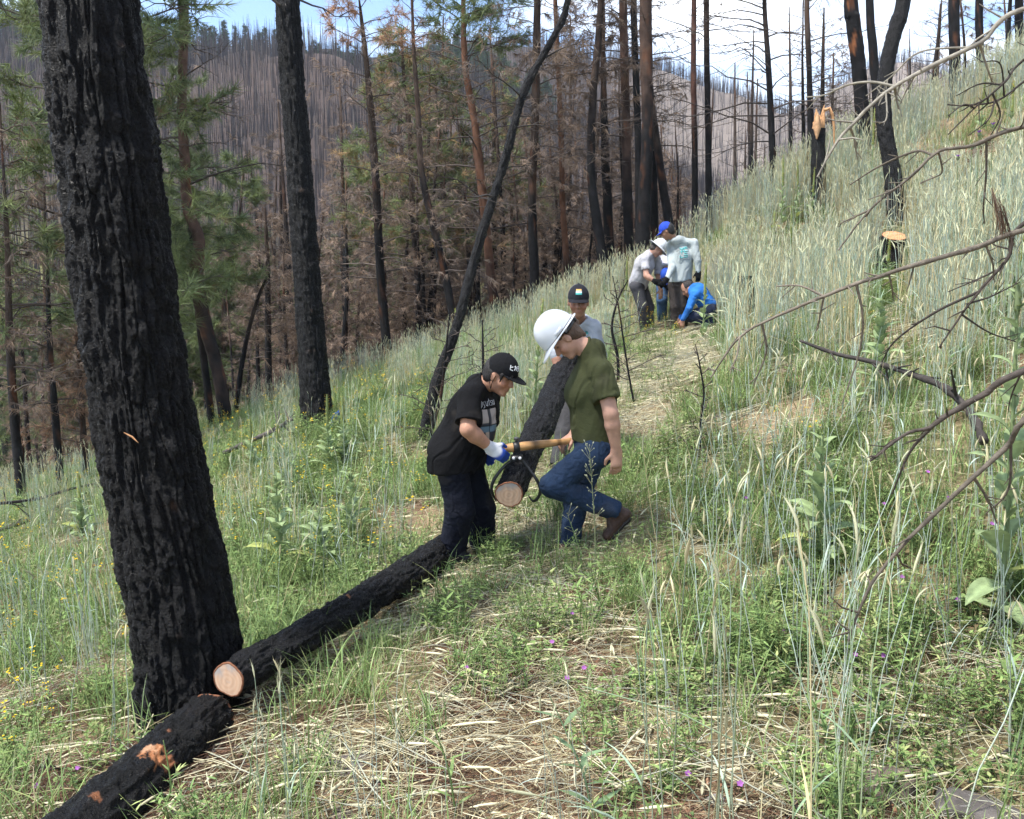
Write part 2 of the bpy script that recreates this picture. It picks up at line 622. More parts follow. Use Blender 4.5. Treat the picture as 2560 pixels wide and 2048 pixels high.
def scatter(name, label, cat, pts, rot, scl, idx, coll):
    me = bpy.data.meshes.new(name)
    n = len(pts)
    me.vertices.add(n)
    me.vertices.foreach_set("co", np.asarray(pts, np.float32).ravel())
    a = me.attributes.new("rot", 'FLOAT_VECTOR', 'POINT')
    a.data.foreach_set("vector", np.asarray(rot, np.float32).ravel())
    a = me.attributes.new("scl", 'FLOAT_VECTOR', 'POINT')
    s = np.asarray(scl, np.float32)
    if s.ndim == 1:
        s = np.stack([s, s, s], -1)
    a.data.foreach_set("vector", s.ravel())
    a = me.attributes.new("idx", 'INT', 'POINT')
    a.data.foreach_set("value", np.asarray(idx, np.int32))
    o = bpy.data.objects.new(name, me)
    COL.objects.link(o)
    ng = bpy.data.node_groups.new(name + "_nodes", 'GeometryNodeTree')
    ng.interface.new_socket("Geometry", in_out='INPUT', socket_type='NodeSocketGeometry')
    ng.interface.new_socket("Geometry", in_out='OUTPUT', socket_type='NodeSocketGeometry')
    N, L = ng.nodes, ng.links
    gi, go = N.new("NodeGroupInput"), N.new("NodeGroupOutput")
    iop = N.new("GeometryNodeInstanceOnPoints")
    ci = N.new("GeometryNodeCollectionInfo")
    ci.inputs[0].default_value = coll
    ci.inputs['Separate Children'].default_value = True
    ci.inputs['Reset Children'].default_value = True
    outs = {}
    for nm, ty in (("rot", 'FLOAT_VECTOR'), ("scl", 'FLOAT_VECTOR'), ("idx", 'INT')):
        na = N.new("GeometryNodeInputNamedAttribute")
        na.data_type = ty
        na.inputs[0].default_value = nm
        outs[nm] = na.outputs[0]
    L.new(gi.outputs[0], iop.inputs['Points'])
    L.new(ci.outputs[0], iop.inputs['Instance'])
    iop.inputs['Pick Instance'].default_value = True
    L.new(outs['idx'], iop.inputs['Instance Index'])
    L.new(outs['rot'], iop.inputs['Rotation'])
    L.new(outs['scl'], iop.inputs['Scale'])
    L.new(iop.outputs[0], go.inputs[0])
    md = o.modifiers.new("scatter", 'NODES')
    md.node_group = ng
    return tag(o, label, cat, kind='stuff')


# ------------------------------------------------------------------ trees
def bark_height(arc, s, circ, cw, ch, seed):
    """plates of bark: arc along the girth (m), s along the trunk (m); 0 in the cracks, 1 on the plates"""
    na = max(5, int(round(circ / cw)))
    g = arc / circ * na
    h = s / ch
    q = np.stack([arc / cw * 0.7, s / ch * 1.3, arc * 0], -1)
    g = g + 0.5 * fbm(q, 2, seed + 5)
    h = h + 0.6 * fbm(q + 7, 2, seed + 9)
    gi, hi = np.floor(g), np.floor(h)
    f1 = np.full(g.shape, 9.0)
    f2 = np.full(g.shape, 9.0)
    hv = np.zeros(g.shape)
    z0 = np.zeros_like(gi, np.int64)
    for dg in (-1, 0, 1):
        for dh in (-1, 0, 1):
            cg, chh = gi + dg, hi + dh
            cgm = np.mod(cg, na).astype(np.int64)
            jx = _hash(cgm, chh.astype(np.int64), z0, seed)
            jy = _hash(cgm, chh.astype(np.int64), z0 + 1, seed)
            d = np.hypot(cg + 0.15 + 0.7 * jx - g, chh + 0.1 + 0.8 * jy - h)
            nearer = d < f1
            f2 = np.where(nearer, f1, np.minimum(f2, d))
            hv = np.where(nearer, _hash(cgm, chh.astype(np.int64), z0 + 2, seed), hv)
            f1 = np.where(nearer, d, f1)
    th = arc / circ * 2 * math.pi
    rr = circ / (2 * math.pi)
    q3 = np.stack([np.cos(th) * rr / (cw * 0.8), np.sin(th) * rr / (cw * 0.8), s / (ch * 1.6)], -1)
    q3 = q3 + 0.6 * np.stack([vnoise(q3 * 0.8, seed + 31), vnoise(q3 * 0.8, seed + 32), q3[..., 0] * 0], -1)
    furrow = smooth(0.02, 0.42, np.abs(fbm(q3, 2, seed + 33)))
    crack = smooth(0.0, 0.22, f2 - f1)
    flake = fbm(np.stack([np.cos(th) * rr / (cw * 0.22), np.sin(th) * rr / (cw * 0.22), s / (cw * 0.5)], -1), 3, seed + 35)
    return (0.15 + 0.85 * furrow) * (0.45 + 0.55 * crack) * (0.7 + 0.3 * hv) + 0.22 * flake


def bark_trunk(path, rad, nt, ns, amp, cw, ch, seed, colfun, flare=0.0, close=True):
    """path: (n,3) control points, rad: radii; returns an MB holding the trunk"""
    pr = np.concatenate([np.asarray(path, float), np.asarray(rad, float)[:, None]], 1)
    pr = catmull(pr, ns)
    pts, r = pr[:, :3], np.maximum(pr[:, 3], 0.003)
    tan = np.gradient(pts, axis=0)
    tan /= np.linalg.norm(tan, axis=1, keepdims=True)
    ref = np.array([0.0, 1.0, 0.0]) if abs(tan[:, 1].mean()) < 0.75 else np.array([0.0, 0.0, 1.0])
    a = np.cross(tan, ref)
    a /= np.linalg.norm(a, axis=1, keepdims=True)
    b = np.cross(a, tan)
    th = np.arange(nt) * 2 * math.pi / nt
    s = np.concatenate([[0], np.cumsum(np.linalg.norm(np.diff(pts, axis=0), axis=1))])
    rm = float(np.mean(r))
    S, T = np.meshgrid(s, th, indexing='ij')
    H = bark_height(T * rm, S, 2 * math.pi * rm, cw, ch, seed) if amp > 0 else np.zeros_like(S)
    ringdir = a[:, None, :] * np.cos(th)[None, :, None] + b[:, None, :] * np.sin(th)[None, :, None]
    base = pts[:, None, :] + ringdir * r[:, None, None]
    fine = fbm(base * (0.5 / cw), 3, seed + 3)
    lump = fbm(base * (0.9 / (3 * rm + 0.02)), 2, seed + 4)
    R_ = r[:, None] + amp * (H - 0.75) + amp * 0.35 * fine + 0.05 * rm * lump
    if flare:
        zz = np.clip(1 - s / (2.6 * rm), 0, 1)[:, None] ** 2
        R_ = R_ + flare * zz * rm * (0.75 + 0.5 * np.sin(T * 4 + seed))
    v = pts[:, None, :] + ringdir * R_[:, :, None]
    mb = MB()
    mb.grid(v, colfun(v, H, fine, S / s[-1], s[-1]), wrap=True)
    if close:
        for k, e in ((0, 0), (-1, ns - 1)):
            c = pts[e]
            ring = v[e]
            tri = [(i, (i + 1) % nt, nt) if k == -1 else ((i + 1) % nt, i, nt) for i in range(nt)]
            mb.add(np.concatenate([ring, [c]]), None, tri, (0.02, 0.018, 0.017))
    return mb, pts, r, v


def char_col(v, H, fine, t, L):
    n = fbm(v * 6, 3, 91)
    c = np.array([0.0050, 0.0048, 0.0053]) * (1 + 0.5 * fine[..., None])
    br = smooth(1.25, 1.6, n + 0.35 * fine)[..., None] * 0.7
    return np.clip(c * (1 - br) + np.array([0.05, 0.028, 0.018]) * br, 0.004, 1)


def burnt_col(char_to, brown, orange=0.3, seed=0):
    def f(v, H, fine, t, L):
        h = t * L
        n = fbm(v * np.array([3, 3, 1.2]), 3, 95 + seed)
        w = smooth(char_to - 1.2, char_to + 1.8, h + 1.4 * n)[..., None]
        c = np.array([0.0115, 0.011, 0.0115]) * (1 - w) + np.asarray(brown) * w
        c = c * (1 + 0.35 * fine[..., None])
        o = (smooth(0.45, 0.8, fbm(v * np.array([9, 9, 3]), 2, 97 + seed)) * orange)[..., None]
        return np.clip(c * (1 - o) + np.array([0.20, 0.075, 0.03]) * o, 0.004, 1)
    return f


def needle_tufts(mb, centers, dirs, length, count, cols, spread=0.9, droop=0.0, width=0.006, g=None):
    """tufts of long needles: one thin triangle each"""
    g = g or rng
    centers, dirs = np.asarray(centers, float), np.asarray(dirs, float)
    n = len(centers)
    if n == 0:
        return
    d = np.repeat(dirs, count, 0) + g.normal(0, spread, (n * count, 3))
    d[:, 2] -= droop
    d /= np.linalg.norm(d, axis=1, keepdims=True) + 1e-9
    along = g.uniform(-0.5, 0.3, (n * count, 1)) * length
    c = np.repeat(centers, count, 0) + np.repeat(dirs, count, 0) * along
    ln = length * g.uniform(0.6, 1.15, (n * count, 1))
    side = np.cross(d, g.normal(0, 1, (n * count, 3)))
    side /= np.linalg.norm(side, axis=1, keepdims=True) + 1e-9
    v = np.stack([c - side * width, c + side * width, c + d * ln], 1).reshape(-1, 3)
    cc = np.asarray(cols, float)
    tone = cc[g.integers(0, len(cc), n)] * g.uniform(0.7, 1.3, (n, 1))
    tone = np.repeat(tone, count, 0) * g.uniform(0.75, 1.25, (n * count, 1))
    mb.add(v, None, np.arange(len(v)).reshape(-1, 3), np.repeat(tone, 3, 0))


FOL = {
    'green': ([(0.165, 0.205, 0.08), (0.20, 0.235, 0.095), (0.135, 0.175, 0.08)], 0.0),
    'olive': ([(0.14, 0.17, 0.065), (0.17, 0.18, 0.075), (0.12, 0.16, 0.07), (0.24, 0.16, 0.08)], 0.1),
    'brown': ([(0.20, 0.145, 0.108), (0.155, 0.118, 0.094), (0.235, 0.165, 0.115)], 0.9),
    'orange': ([(0.34, 0.20, 0.12), (0.24, 0.135, 0.08), (0.38, 0.24, 0.15)], 0.5),
}


def grow_branches(trunk_pts, trunk_r, spec, seed):
    """bare limbs and their twigs on one trunk; returns (twig MB, tips, tip directions)"""
    g = np.random.default_rng(seed)
    mb = MB()
    n, (t0, t1), L0 = spec['n'], spec['zone'], spec['len']
    droop, sub, bc = spec.get('droop', 0.3), spec.get('sub', 5), np.asarray(spec.get('col', (0.075, 0.06, 0.052)))
    br = spec.get('r', 0.022)
    N = len(trunk_pts)
    tips, tdirs, tt = [], [], []
    az0 = g.uniform(0, 6.28)
    for i in range(n):
        t = t0 + (t1 - t0) * (i + g.uniform(0, 1)) / n
        k = min(N - 1, int(t * (N - 1)))
        base = trunk_pts[k]
        az = az0 + i * 2.4 + g.normal(0, 0.5)
        if 'side' in spec and g.uniform() < 0.7:
            az = spec['side'] + g.normal(0, 0.6)
        rel = (t - t0) / (t1 - t0 + 1e-6)
        ln = L0 * g.uniform(0.55, 1.15) * (1.0 - 0.65 * rel)
        if g.uniform() < spec.get('stub', 0.15):
            ln *= 0.3
        el = g.uniform(0.0, 0.5) + 0.35 * rel
        out = np.array([math.cos(az), math.sin(az), 0])
        m = 6
        s = np.linspace(0, 1, m)
        up = np.sin(el) * s * ln - droop * ln * s ** 2 + droop * 0.55 * ln * s ** 4
        p = base + out[None, :] * (np.cos(el) * s * ln)[:, None] + np.array([0, 0, 1])[None, :] * up[:, None]
        p[1:] += g.normal(0, 0.035 * ln, (m - 1, 3)) * s[1:, None]
        r = np.maximum(br * (0.5 + 0.5 * ln / L0) * (1 - 0.8 * s), 0.004)
        mb.tube(p, r, 4, bc * g.uniform(0.7, 1.4))
        tips.append(p[-1])
        tdirs.append(unit(p[-1] - p[-2]))
        ns = int(sub * ln / L0 + g.uniform(0, 1.5))
        for j in range(ns):
            q = g.uniform(0.25, 0.97)
            kk = q * (m - 1)
            i0 = min(int(kk), m - 2)
            b0 = p[i0] + (p[i0 + 1] - p[i0]) * (kk - i0)
            d = unit(p[i0 + 1] - p[i0])
            sd = unit(np.cross(d, [0, 0, 1])) * (1 if j % 2 else -1)
            dd = unit(d * g.uniform(0.3, 0.9) + sd * g.uniform(0.4, 1.0) + np.array([0, 0, g.uniform(-0.5, 0.45)]))
            l2 = ln * g.uniform(0.16, 0.42)
            pp = np.array([b0, b0 + dd * l2 * 0.5 + g.normal(0, 0.04 * l2, 3), b0 + dd * l2 + np.array([0, 0, (g.uniform(-0.3, 0.25)) * l2])])
            mb.tube(pp, np.maximum(np.array([0.4, 0.25, 0.12]) * br, 0.003), 3, bc * g.uniform(0.7, 1.5))
            tips.append(pp[-1])
            tdirs.append(unit(pp[-1] - pp[-2]))
            if g.uniform() < 0.65:
                for _ in range(2):
                    e = unit(dd + g.normal(0, 0.7, 3)) * l2 * g.uniform(0.25, 0.6)
                    b1 = pp[1] + (pp[2] - pp[1]) * g.uniform(0, 0.8)
                    mb.tube(np.array([b1, b1 + e]), np.maximum(np.array([0.16, 0.07]) * br, 0.0025), 3, bc * g.uniform(0.8, 1.6))
                    tips.append(b1 + e)
                    tdirs.append(unit(e))
    return mb, np.array(tips), np.array(tdirs), g


def make_tree(name, label, cat, group, path, rad, seed, char_to=3.0, brown=(0.07, 0.048, 0.036), orange=0.3, nt=12, ns=60, amp=None,
              branches=None, foliage=None, origin=None, flare=0.25, colfun=None, mat='bark', cell=None):
    base = np.asarray(path[0], float) if origin is None else np.asarray(origin, float)
    root = empty(name, label, cat, group)
    root.location = base
    loc = np.asarray(path, float) - base
    rm = float(np.mean(rad))
    amp = rm * 0.10 if amp is None else amp
    cf = colfun or burnt_col(char_to, brown, orange, seed)
    mb, tp, tr, _ = bark_trunk(loc, rad, nt, ns, amp, *(cell or (max(0.05, rm * 0.4), max(0.12, rm * 1.1))), seed, cf, flare)
    mb.build('trunk', M[mat], root)
    if branches:
        bm, tips, dirs, g = grow_branches(tp, tr, branches, seed + 100)
        tag(bm.build('branches', M['twig'], root), kind='stuff')
        if foliage:
            fm = MB()
            for (fk, zlo, zhi, share, tl, cnt, wd) in foliage:
                zs = tips[:, 2]
                H = tp[-1, 2]
                sel = (zs >= zlo * H) & (zs <= zhi * H) & (g.uniform(0, 1, len(tips)) < share)
                cols, dr = FOL[fk]
                c = tips[sel]
                needle_tufts(fm, c, dirs[sel], tl, cnt, cols, 0.75, dr, wd, g)
                if fk == 'green' or fk == 'olive':
                    needle_tufts(fm, c - dirs[sel] * tl * 0.8 + g.normal(0, 0.08, c.shape), dirs[sel], tl, cnt, cols, 0.8, dr, wd, g)
            if fm.n:
                tag(fm.build('needles', M['needle'], root), kind='stuff')
    return root

# ------------------------------------------------------------------ the standing trees one can tell apart
def tpath(uv, y, widths, top=None, ground_base=True):
    """trunk centre line from photo pixels (bottom first) at forward distance y; widths in pixels"""
    pts = [P(u, v, y) for u, v in uv]
    r = [px2m(w, p) / 2 for w, p in zip(widths, pts)]
    if ground_base:
        b = pts[0]
        g = float(gz(b[0], b[1]))
        if b[2] > g + 0.25:
            pts.insert(0, np.array([b[0], b[1], g - 0.1]))
            r.insert(0, r[0] * 1.05)
        else:
            pts[0] = np.array([b[0], b[1], min(b[2], g) - 0.08])
    if top:
        d = unit(pts[-1] - pts[-2])
        e = pts[-1] + (d * 0.5 + np.array([0, 0, 0.5])) / max(0.2, (d * 0.5)[2] + 0.5) * top
        pts.append(0.5 * (pts[-1] + e))
        pts.append(e)
        r.append(r[-1] * 0.65)
        r.append(max(0.02, r[-2] * 0.2))
    return pts, r


# the great charred trunk in the left foreground
_p, _r = tpath([(486, 1792), (457, 1544), (356, 1021), (288, 510), (222, 0)], 4.2, [264, 254, 240, 240, 234], top=6)
_root = empty('charred_pine_tree', 'huge scaly black charred pine trunk in the left foreground beside the cut logs', 'tree', 'standing burnt pines')
_root.location = _p[0]
_loc = np.array(_p) - _p[0]
_mb, _tp, _tr, _ = bark_trunk(_loc, _r, 400, 1000, 0.031, 0.042, 0.28, 3, char_col, 0.12)
_mb.build('trunk', M['char'], _root)
_bm, _ti, _td, _g = grow_branches(_tp, _tr, dict(n=22, zone=(0.62, 0.98), len=2.0, droop=0.25, sub=4, r=0.03, col=(0.02, 0.018, 0.018)), 5)
tag(_bm.build('branches', M['twig'], _root), kind='stuff')

BR = lambda n, zone, ln, **k: dict(n=n, zone=zone, len=ln, **k)
GRP = 'standing burnt pines'
BARE = (0.03, 0.025, 0.023)
TREES = [
    # name, label, uv (bottom first), y, widths, top, kwargs
    ('charred_pine_tree', 'straight tall black pine trunk left of centre, its base beside a scrap of blue cloth',
     [(795, 1080), (775, 800), (752, 480), (718, 0)], 12.0, [84, 68, 63, 58], 7,
     dict(char_to=14, nt=110, ns=640, amp=0.026, orange=0.0, colfun=char_col, mat='char', cell=(0.036, 0.2), branches=BR(26, (0.42, 0.95), 2.3, droop=0.55, sub=7, r=0.026),
          foliage=[('brown', 0.2, 0.75, 0.45, 0.17, 14, 0.005)])),
    ('burnt_pine_tree', 'crooked S-bent burnt pine with reddish bark behind the great black trunk',
     [(568, 1058), (545, 930), (510, 800), (492, 690), (497, 600), (470, 520), (462, 400), (455, 250), (460, 0)], 15.5, [34, 32, 34, 33, 30, 27, 26, 24, 22], 5,
     dict(char_to=1.5, brown=(0.10, 0.06, 0.045), orange=0.45, nt=18, ns=140, branches=BR(36, (0.32, 0.97), 2.1, droop=0.35, sub=8, r=0.02),
          foliage=[('brown', 0.3, 0.8, 0.25, 0.15, 12, 0.005)])),
    ('burnt_pine_tree', 'thin black burnt stem standing just left of the crooked pine base',
     [(532, 1052), (510, 900), (490, 740), (478, 600), (470, 450)], 15.8, [20, 18, 15, 12, 9], 3,
     dict(branches=BR(14, (0.4, 0.95), 1.2, sub=5, r=0.014))),
    ('leaning_dead_pine', 'slender charred pine leaning to the right behind the boy in black',
     [(1052, 1092), (1090, 960), (1140, 820), (1200, 600), (1262, 400), (1312, 225), (1385, 90), (1420, 0)], 9.8, [30, 28, 26, 24, 22, 20, 17, 15], 2.5,
     dict(char_to=5, brown=(0.055, 0.043, 0.036), nt=44, ns=480, amp=0.012, orange=0.03, mat='char', cell=(0.03, 0.11), branches=BR(22, (0.34, 0.97), 1.1, droop=0.25, sub=5, r=0.013, col=(0.05, 0.042, 0.038), stub=0.35),
          foliage=[('brown', 0.5, 0.8, 0.3, 0.16, 14, 0.004)])),
    ('burnt_pine_tree', 'scorched pine with an orange needled tip against the far slope',
     [(968, 880), (952, 700), (938, 430), (920, 200), (905, 60), (898, 0)], 19.5, [25, 22, 20, 16, 10, 6], 0.8,
     dict(char_to=3.5, branches=BR(54, (0.25, 0.99), 2.0, droop=0.3, sub=8, r=0.018),
          foliage=[('orange', 0.78, 1.1, 0.9, 0.22, 22, 0.006), ('brown', 0.15, 0.8, 0.5, 0.17, 15, 0.006)])),
    ('scorched_pine_tree', 'half green half orange pine crown in front of the far ridge',
     [(1046, 730), (1032, 540), (1026, 350), (1010, 200), (1004, 70)], 23, [17, 15, 13, 10, 4], None,
     dict(char_to=4, branches=BR(56, (0.3, 0.99), 2.3, droop=0.25, sub=8, r=0.018),
          foliage=[('olive', 0.45, 1.1, 0.95, 0.26, 22, 0.008), ('orange', 0.8, 1.1, 0.22, 0.22, 14, 0.007), ('brown', 0.1, 0.5, 0.4, 0.17, 12, 0.006)])),
    ('burnt_pine_tree', 'kinked dark pine stem swinging right of the orange tipped pine',
     [(1132, 800), (1119, 720), (1088, 584), (1055, 438), (1046, 292), (1035, 130), (1030, 0)], 19, [20, 21, 20, 17, 14, 10, 7], 1.5,
     dict(branches=BR(44, (0.2, 0.97), 1.8, droop=0.35, sub=8, r=0.016), foliage=[('brown', 0.1, 0.9, 0.55, 0.17, 16, 0.006)])),
    ('green_topped_pine', 'tall pine with a green needled crown above a scorched brown stem',
     [(1238, 770), (1230, 720), (1217, 584), (1201, 438), (1188, 313), (1163, 167), (1158, 0)], 21, [25, 24, 22, 22, 19, 16, 12], 2.2,
     dict(char_to=2.5, brown=(0.13, 0.065, 0.04), orange=0.4, branches=BR(58, (0.28, 0.98), 2.6, droop=0.3, sub=9, r=0.022),
          foliage=[('green', 0.7, 1.2, 0.95, 0.26, 24, 0.008), ('orange', 0.45, 0.72, 0.15, 0.2, 14, 0.006), ('brown', 0.2, 0.6, 0.6, 0.18, 16, 0.006)])),
    ('burnt_pine_tree', 'straight brown pine stem behind the leaning charred pine, hung with dead needles',
     [(1338, 735), (1330, 520), (1334, 390), (1338, 290), (1343, 0)], 20.5, [26, 22, 20, 20, 18], 4,
     dict(char_to=3.2, branches=BR(50, (0.3, 0.97), 2.1, droop=0.5, sub=9, r=0.018), foliage=[('brown', 0.2, 0.85, 0.65, 0.22, 20, 0.006)])),
    ('burnt_pine_tree', 'thin rust brown pine stem between two darker stems behind the gray hooded boy',
     [(1418, 690), (1407, 520), (1401, 300), (1388, 0)], 22, [17, 15, 13, 11], 3,
     dict(char_to=1.5, brown=(0.15, 0.075, 0.045), orange=0.5, branches=BR(46, (0.25, 0.97), 1.9, droop=0.4, sub=8, r=0.016), foliage=[('brown', 0.15, 0.9, 0.6, 0.18, 16, 0.006)])),
    ('burnt_pine_tree', 'bowed dark pine with a fountain of brown needles near its top',
     [(1512, 690), (1493, 560), (1478, 430), (1482, 250), (1496, 100), (1502, 0)], 20, [28, 26, 22, 20, 18, 16], 3,
     dict(char_to=4.5, branches=BR(46, (0.3, 0.97), 1.9, droop=0.55, sub=8, r=0.018), foliage=[('brown', 0.45, 0.95, 0.8, 0.26, 26, 0.006)])),
    ('burnt_pine_tree', 'stout charred stem in the close cluster left of the bowed pine',
     [(1524, 670), (1518, 500), (1512, 350), (1508, 150)], 22.5, [27, 24, 20, 14], 4,
     dict(char_to=5, branches=BR(40, (0.3, 0.97), 1.8, droop=0.45, sub=8, r=0.016), foliage=[('brown', 0.2, 0.95, 0.7, 0.2, 18, 0.006)])),
    ('burnt_pine_tree', 'brown barked trunk, first of the tight row above the bending workers',
     [(1573, 660), (1568, 450), (1562, 200), (1558, 0)], 20.5, [26, 24, 22, 20], 5,
     dict(char_to=3, brown=(0.11, 0.066, 0.048), orange=0.4, nt=16, ns=90, branches=BR(34, (0.3, 0.97), 2.0, droop=0.35, sub=8, r=0.018), foliage=[('brown', 0.25, 0.95, 0.55, 0.18, 16, 0.006)])),
    ('burnt_pine_tree', 'slim black trunk squeezed between two brown trunks above the workers',
     [(1596, 650), (1596, 400), (1590, 200), (1584, 0)], 19.8, [18, 18, 17, 16], 5,
     dict(char_to=7, nt=16, ns=90, branches=BR(24, (0.4, 0.97), 1.5, droop=0.35, sub=6, r=0.016))),
    ('burnt_pine_tree', 'thickest brown trunk in the row directly above the white hatted worker',
     [(1606, 640), (1612, 480), (1619, 330), (1616, 150), (1614, 0)], 18.8, [40, 33, 30, 32, 32], 6,
     dict(char_to=4, brown=(0.10, 0.062, 0.045), orange=0.35, nt=24, ns=130, amp=0.012, branches=BR(26, (0.45, 0.97), 2.0, droop=0.3, sub=7, r=0.02))),
    ('burnt_pine_tree', 'gray black trunk whose foot ends behind the blue capped worker',
     [(1634, 600), (1632, 450), (1628, 300), (1622, 150)], 21.5, [26, 24, 20, 14], 4,
     dict(char_to=6, branches=BR(22, (0.4, 0.97), 1.6, droop=0.3, sub=6, r=0.016))),
    ('burnt_pine_tree', 'dark trunk leaning left just right of the tight row of trunks',
     [(1674, 580), (1655, 450), (1632, 280), (1618, 130)], 21, [24, 22, 18, 13], 3,
     dict(branches=BR(26, (0.3, 0.97), 1.5, droop=0.35, sub=7, r=0.015))),
    ('burnt_pine_tree', 'slim straight trunk, left one of a pair rising above the blue capped worker',
     [(1738, 600), (1737, 400), (1734, 200), (1735, 0)], 20, [17, 15, 14, 13], 5,
     dict(char_to=3, brown=(0.12, 0.06, 0.045), orange=0.4, branches=BR(26, (0.42, 0.97), 2.0, droop=0.35, sub=7, r=0.014))),
    ('burnt_pine_tree', 'slim straight trunk, right one of a pair rising above the blue capped worker',
     [(1773, 600), (1771, 400), (1768, 200), (1766, 0)], 19.6, [18, 16, 15, 14], 5,
     dict(char_to=3.4, branches=BR(26, (0.42, 0.97), 2.0, droop=0.35, sub=7, r=0.014))),
    ('burnt_pine_tree', 'bare black pine with long drooping limbs on its left side against the sky',
     [(1937, 490), (1930, 350), (1923, 200), (1916, 90), (1911, 0)], 19.5, [20, 17, 15, 13, 11], 3,
     dict(char_to=4, branches=BR(44, (0.18, 0.97), 2.7, droop=0.5, sub=9, r=0.019, side=math.pi))),
    ('burnt_pine_tree', 'upright bare trunk left of the splintered snag',
     [(2028, 440), (2026, 300), (2022, 150), (2017, 0)], 19.5, [18, 16, 14, 13], 5,
     dict(char_to=3, branches=BR(24, (0.2, 0.97), 1.8, droop=0.2, sub=7, r=0.015))),
    ('burnt_pine_tree', 'thin charred stem standing against the upright bare trunk',
     [(2010, 440), (2008, 300), (2006, 150)], 20.5, [10, 9, 6], 1.5,
     dict(branches=BR(18, (0.3, 0.97), 1.3, droop=0.2, sub=6, r=0.012))),
    ('burnt_pine_tree', 'thin bare black tree with short level limbs above the splintered snag',
     [(2058, 400), (2056, 250), (2058, 120), (2060, 20)], 22, [13, 11, 8, 4], None,
     dict(branches=BR(44, (0.15, 0.97), 1.6, droop=0.1, sub=7, r=0.014), foliage=[('brown', 0.6, 0.95, 0.25, 0.16, 12, 0.006)])),
    ('burnt_pine_tree', 'stout trunk with orange bark showing on its lower left side against white sky',
     [(2160, 360), (2154, 260), (2145, 150), (2132, 50), (2127, 0)], 18.5, [38, 35, 35, 36, 34], 5,
     dict(char_to=9, brown=(0.02, 0.018, 0.018), orange=0.9, nt=24, ns=110, amp=0.012, branches=BR(12, (0.45, 0.97), 1.4, sub=5, r=0.018), foliage=[('brown', 0.3, 0.95, 0.3, 0.2, 14, 0.005)])),
    ('burnt_pine_tree', 'black trunk crossing behind the curved trunk on the right slope',
     [(2206, 400), (2192, 240), (2182, 120), (2174, 0)], 18, [27, 24, 22, 19], 5,
     dict(char_to=9, nt=18, branches=BR(14, (0.5, 0.97), 1.4, sub=5, r=0.016))),
    ('charred_pine_tree', 'curved jet black trunk rooted in the tall grass on the right slope',
     [(2247, 545), (2232, 440), (2212, 320), (2210, 230), (2222, 140), (2245, 50), (2258, 0)], 15.2, [52, 42, 38, 36, 37, 38, 36], 6,
     dict(char_to=12, nt=44, ns=300, amp=0.018, orange=0.0, mat='char', cell=(0.04, 0.14), branches=BR(10, (0.55, 0.97), 1.6, sub=5, r=0.02))),
    ('burnt_pine_tree', 'vertical charred trunk high on the right slope, left of two',
     [(2388, 260), (2387, 130), (2385, 0)], 20.5, [28, 27, 26], 6,
     dict(char_to=7, nt=18, ns=90, branches=BR(18, (0.25, 0.97), 1.6, droop=0.2, sub=6, r=0.016))),
    ('burnt_pine_tree', 'vertical charred trunk high on the right slope, right of two',
     [(2451, 235), (2450, 120), (2448, 0)], 21.5, [21, 20, 18], 6,
     dict(char_to=7, nt=16, ns=90, branches=BR(20, (0.2, 0.97), 1.6, droop=0.2, sub=6, r=0.016))),
    ('burnt_pine_tree', 'charred trunk at the right edge of the picture above the slope',
     [(2550, 190), (2549, 90), (2548, 0)], 21.5, [24, 22, 20], 6,
     dict(char_to=7, nt=16, ns=90, branches=BR(22, (0.15, 0.97), 1.7, droop=0.2, sub=6, r=0.016))),
    ('burnt_pine_tree', 'thin black stem just left of the trunk at the right edge',
     [(2518, 210), (2520, 100), (2526, 0)], 22.5, [13, 11, 9], 2.5,
     dict(branches=BR(26, (0.15, 0.97), 1.4, droop=0.15, sub=6, r=0.013))),
    ('burnt_pine_tree', 'thin forked black stem between the two vertical trunks on the right slope',
     [(2330, 300), (2334, 200), (2345, 100), (2352, 10)], 22, [13, 11, 8, 5], None,
     dict(branches=BR(30, (0.2, 0.97), 1.4, droop=0.1, sub=6, r=0.013))),
    # left side, lower ground
    ('green_pine_tree', 'living pine with green upswept boughs half hidden by the great black trunk',
     [(285, 1130), (262, 800), (245, 500), (235, 200), (230, 0)], 14.5, [40, 36, 32, 28, 24], 3,
     dict(char_to=1.5, brown=(0.09, 0.06, 0.045), branches=BR(64, (0.2, 0.98), 3.1, droop=0.18, sub=11, r=0.026),
          foliage=[('green', 0.2, 1.2, 0.95, 0.26, 34, 0.007), ('olive', 0.1, 0.6, 0.3, 0.22, 16, 0.006)])),
    ('burnt_pine_tree', 'bent black stem at the far left edge above the fallen branches',
     [(58, 1240), (38, 1080), (28, 920), (22, 780), (18, 620), (10, 450)], 12.8, [26, 22, 20, 17, 13, 8], 1,
     dict(branches=BR(34, (0.3, 0.98), 1.7, droop=0.35, sub=8, r=0.017), foliage=[('brown', 0.35, 1.0, 0.5, 0.18, 16, 0.005)])),
    ('burnt_pine_tree', 'slim burnt stem between the left edge and the great black trunk',
     [(152, 1215), (140, 1060), (128, 920), (122, 800), (118, 640)], 13.2, [19, 18, 15, 12, 7], 1,
     dict(branches=BR(30, (0.3, 0.98), 1.6, droop=0.35, sub=8, r=0.015), foliage=[('brown', 0.3, 1.0, 0.55, 0.18, 16, 0.005)])),
    ('scorched_pine_tree', 'small rust red needled pine touching the left side of the great black trunk',
     [(215, 1190), (205, 1040), (198, 930), (190, 830)], 13.8, [19, 16, 12, 6], None,
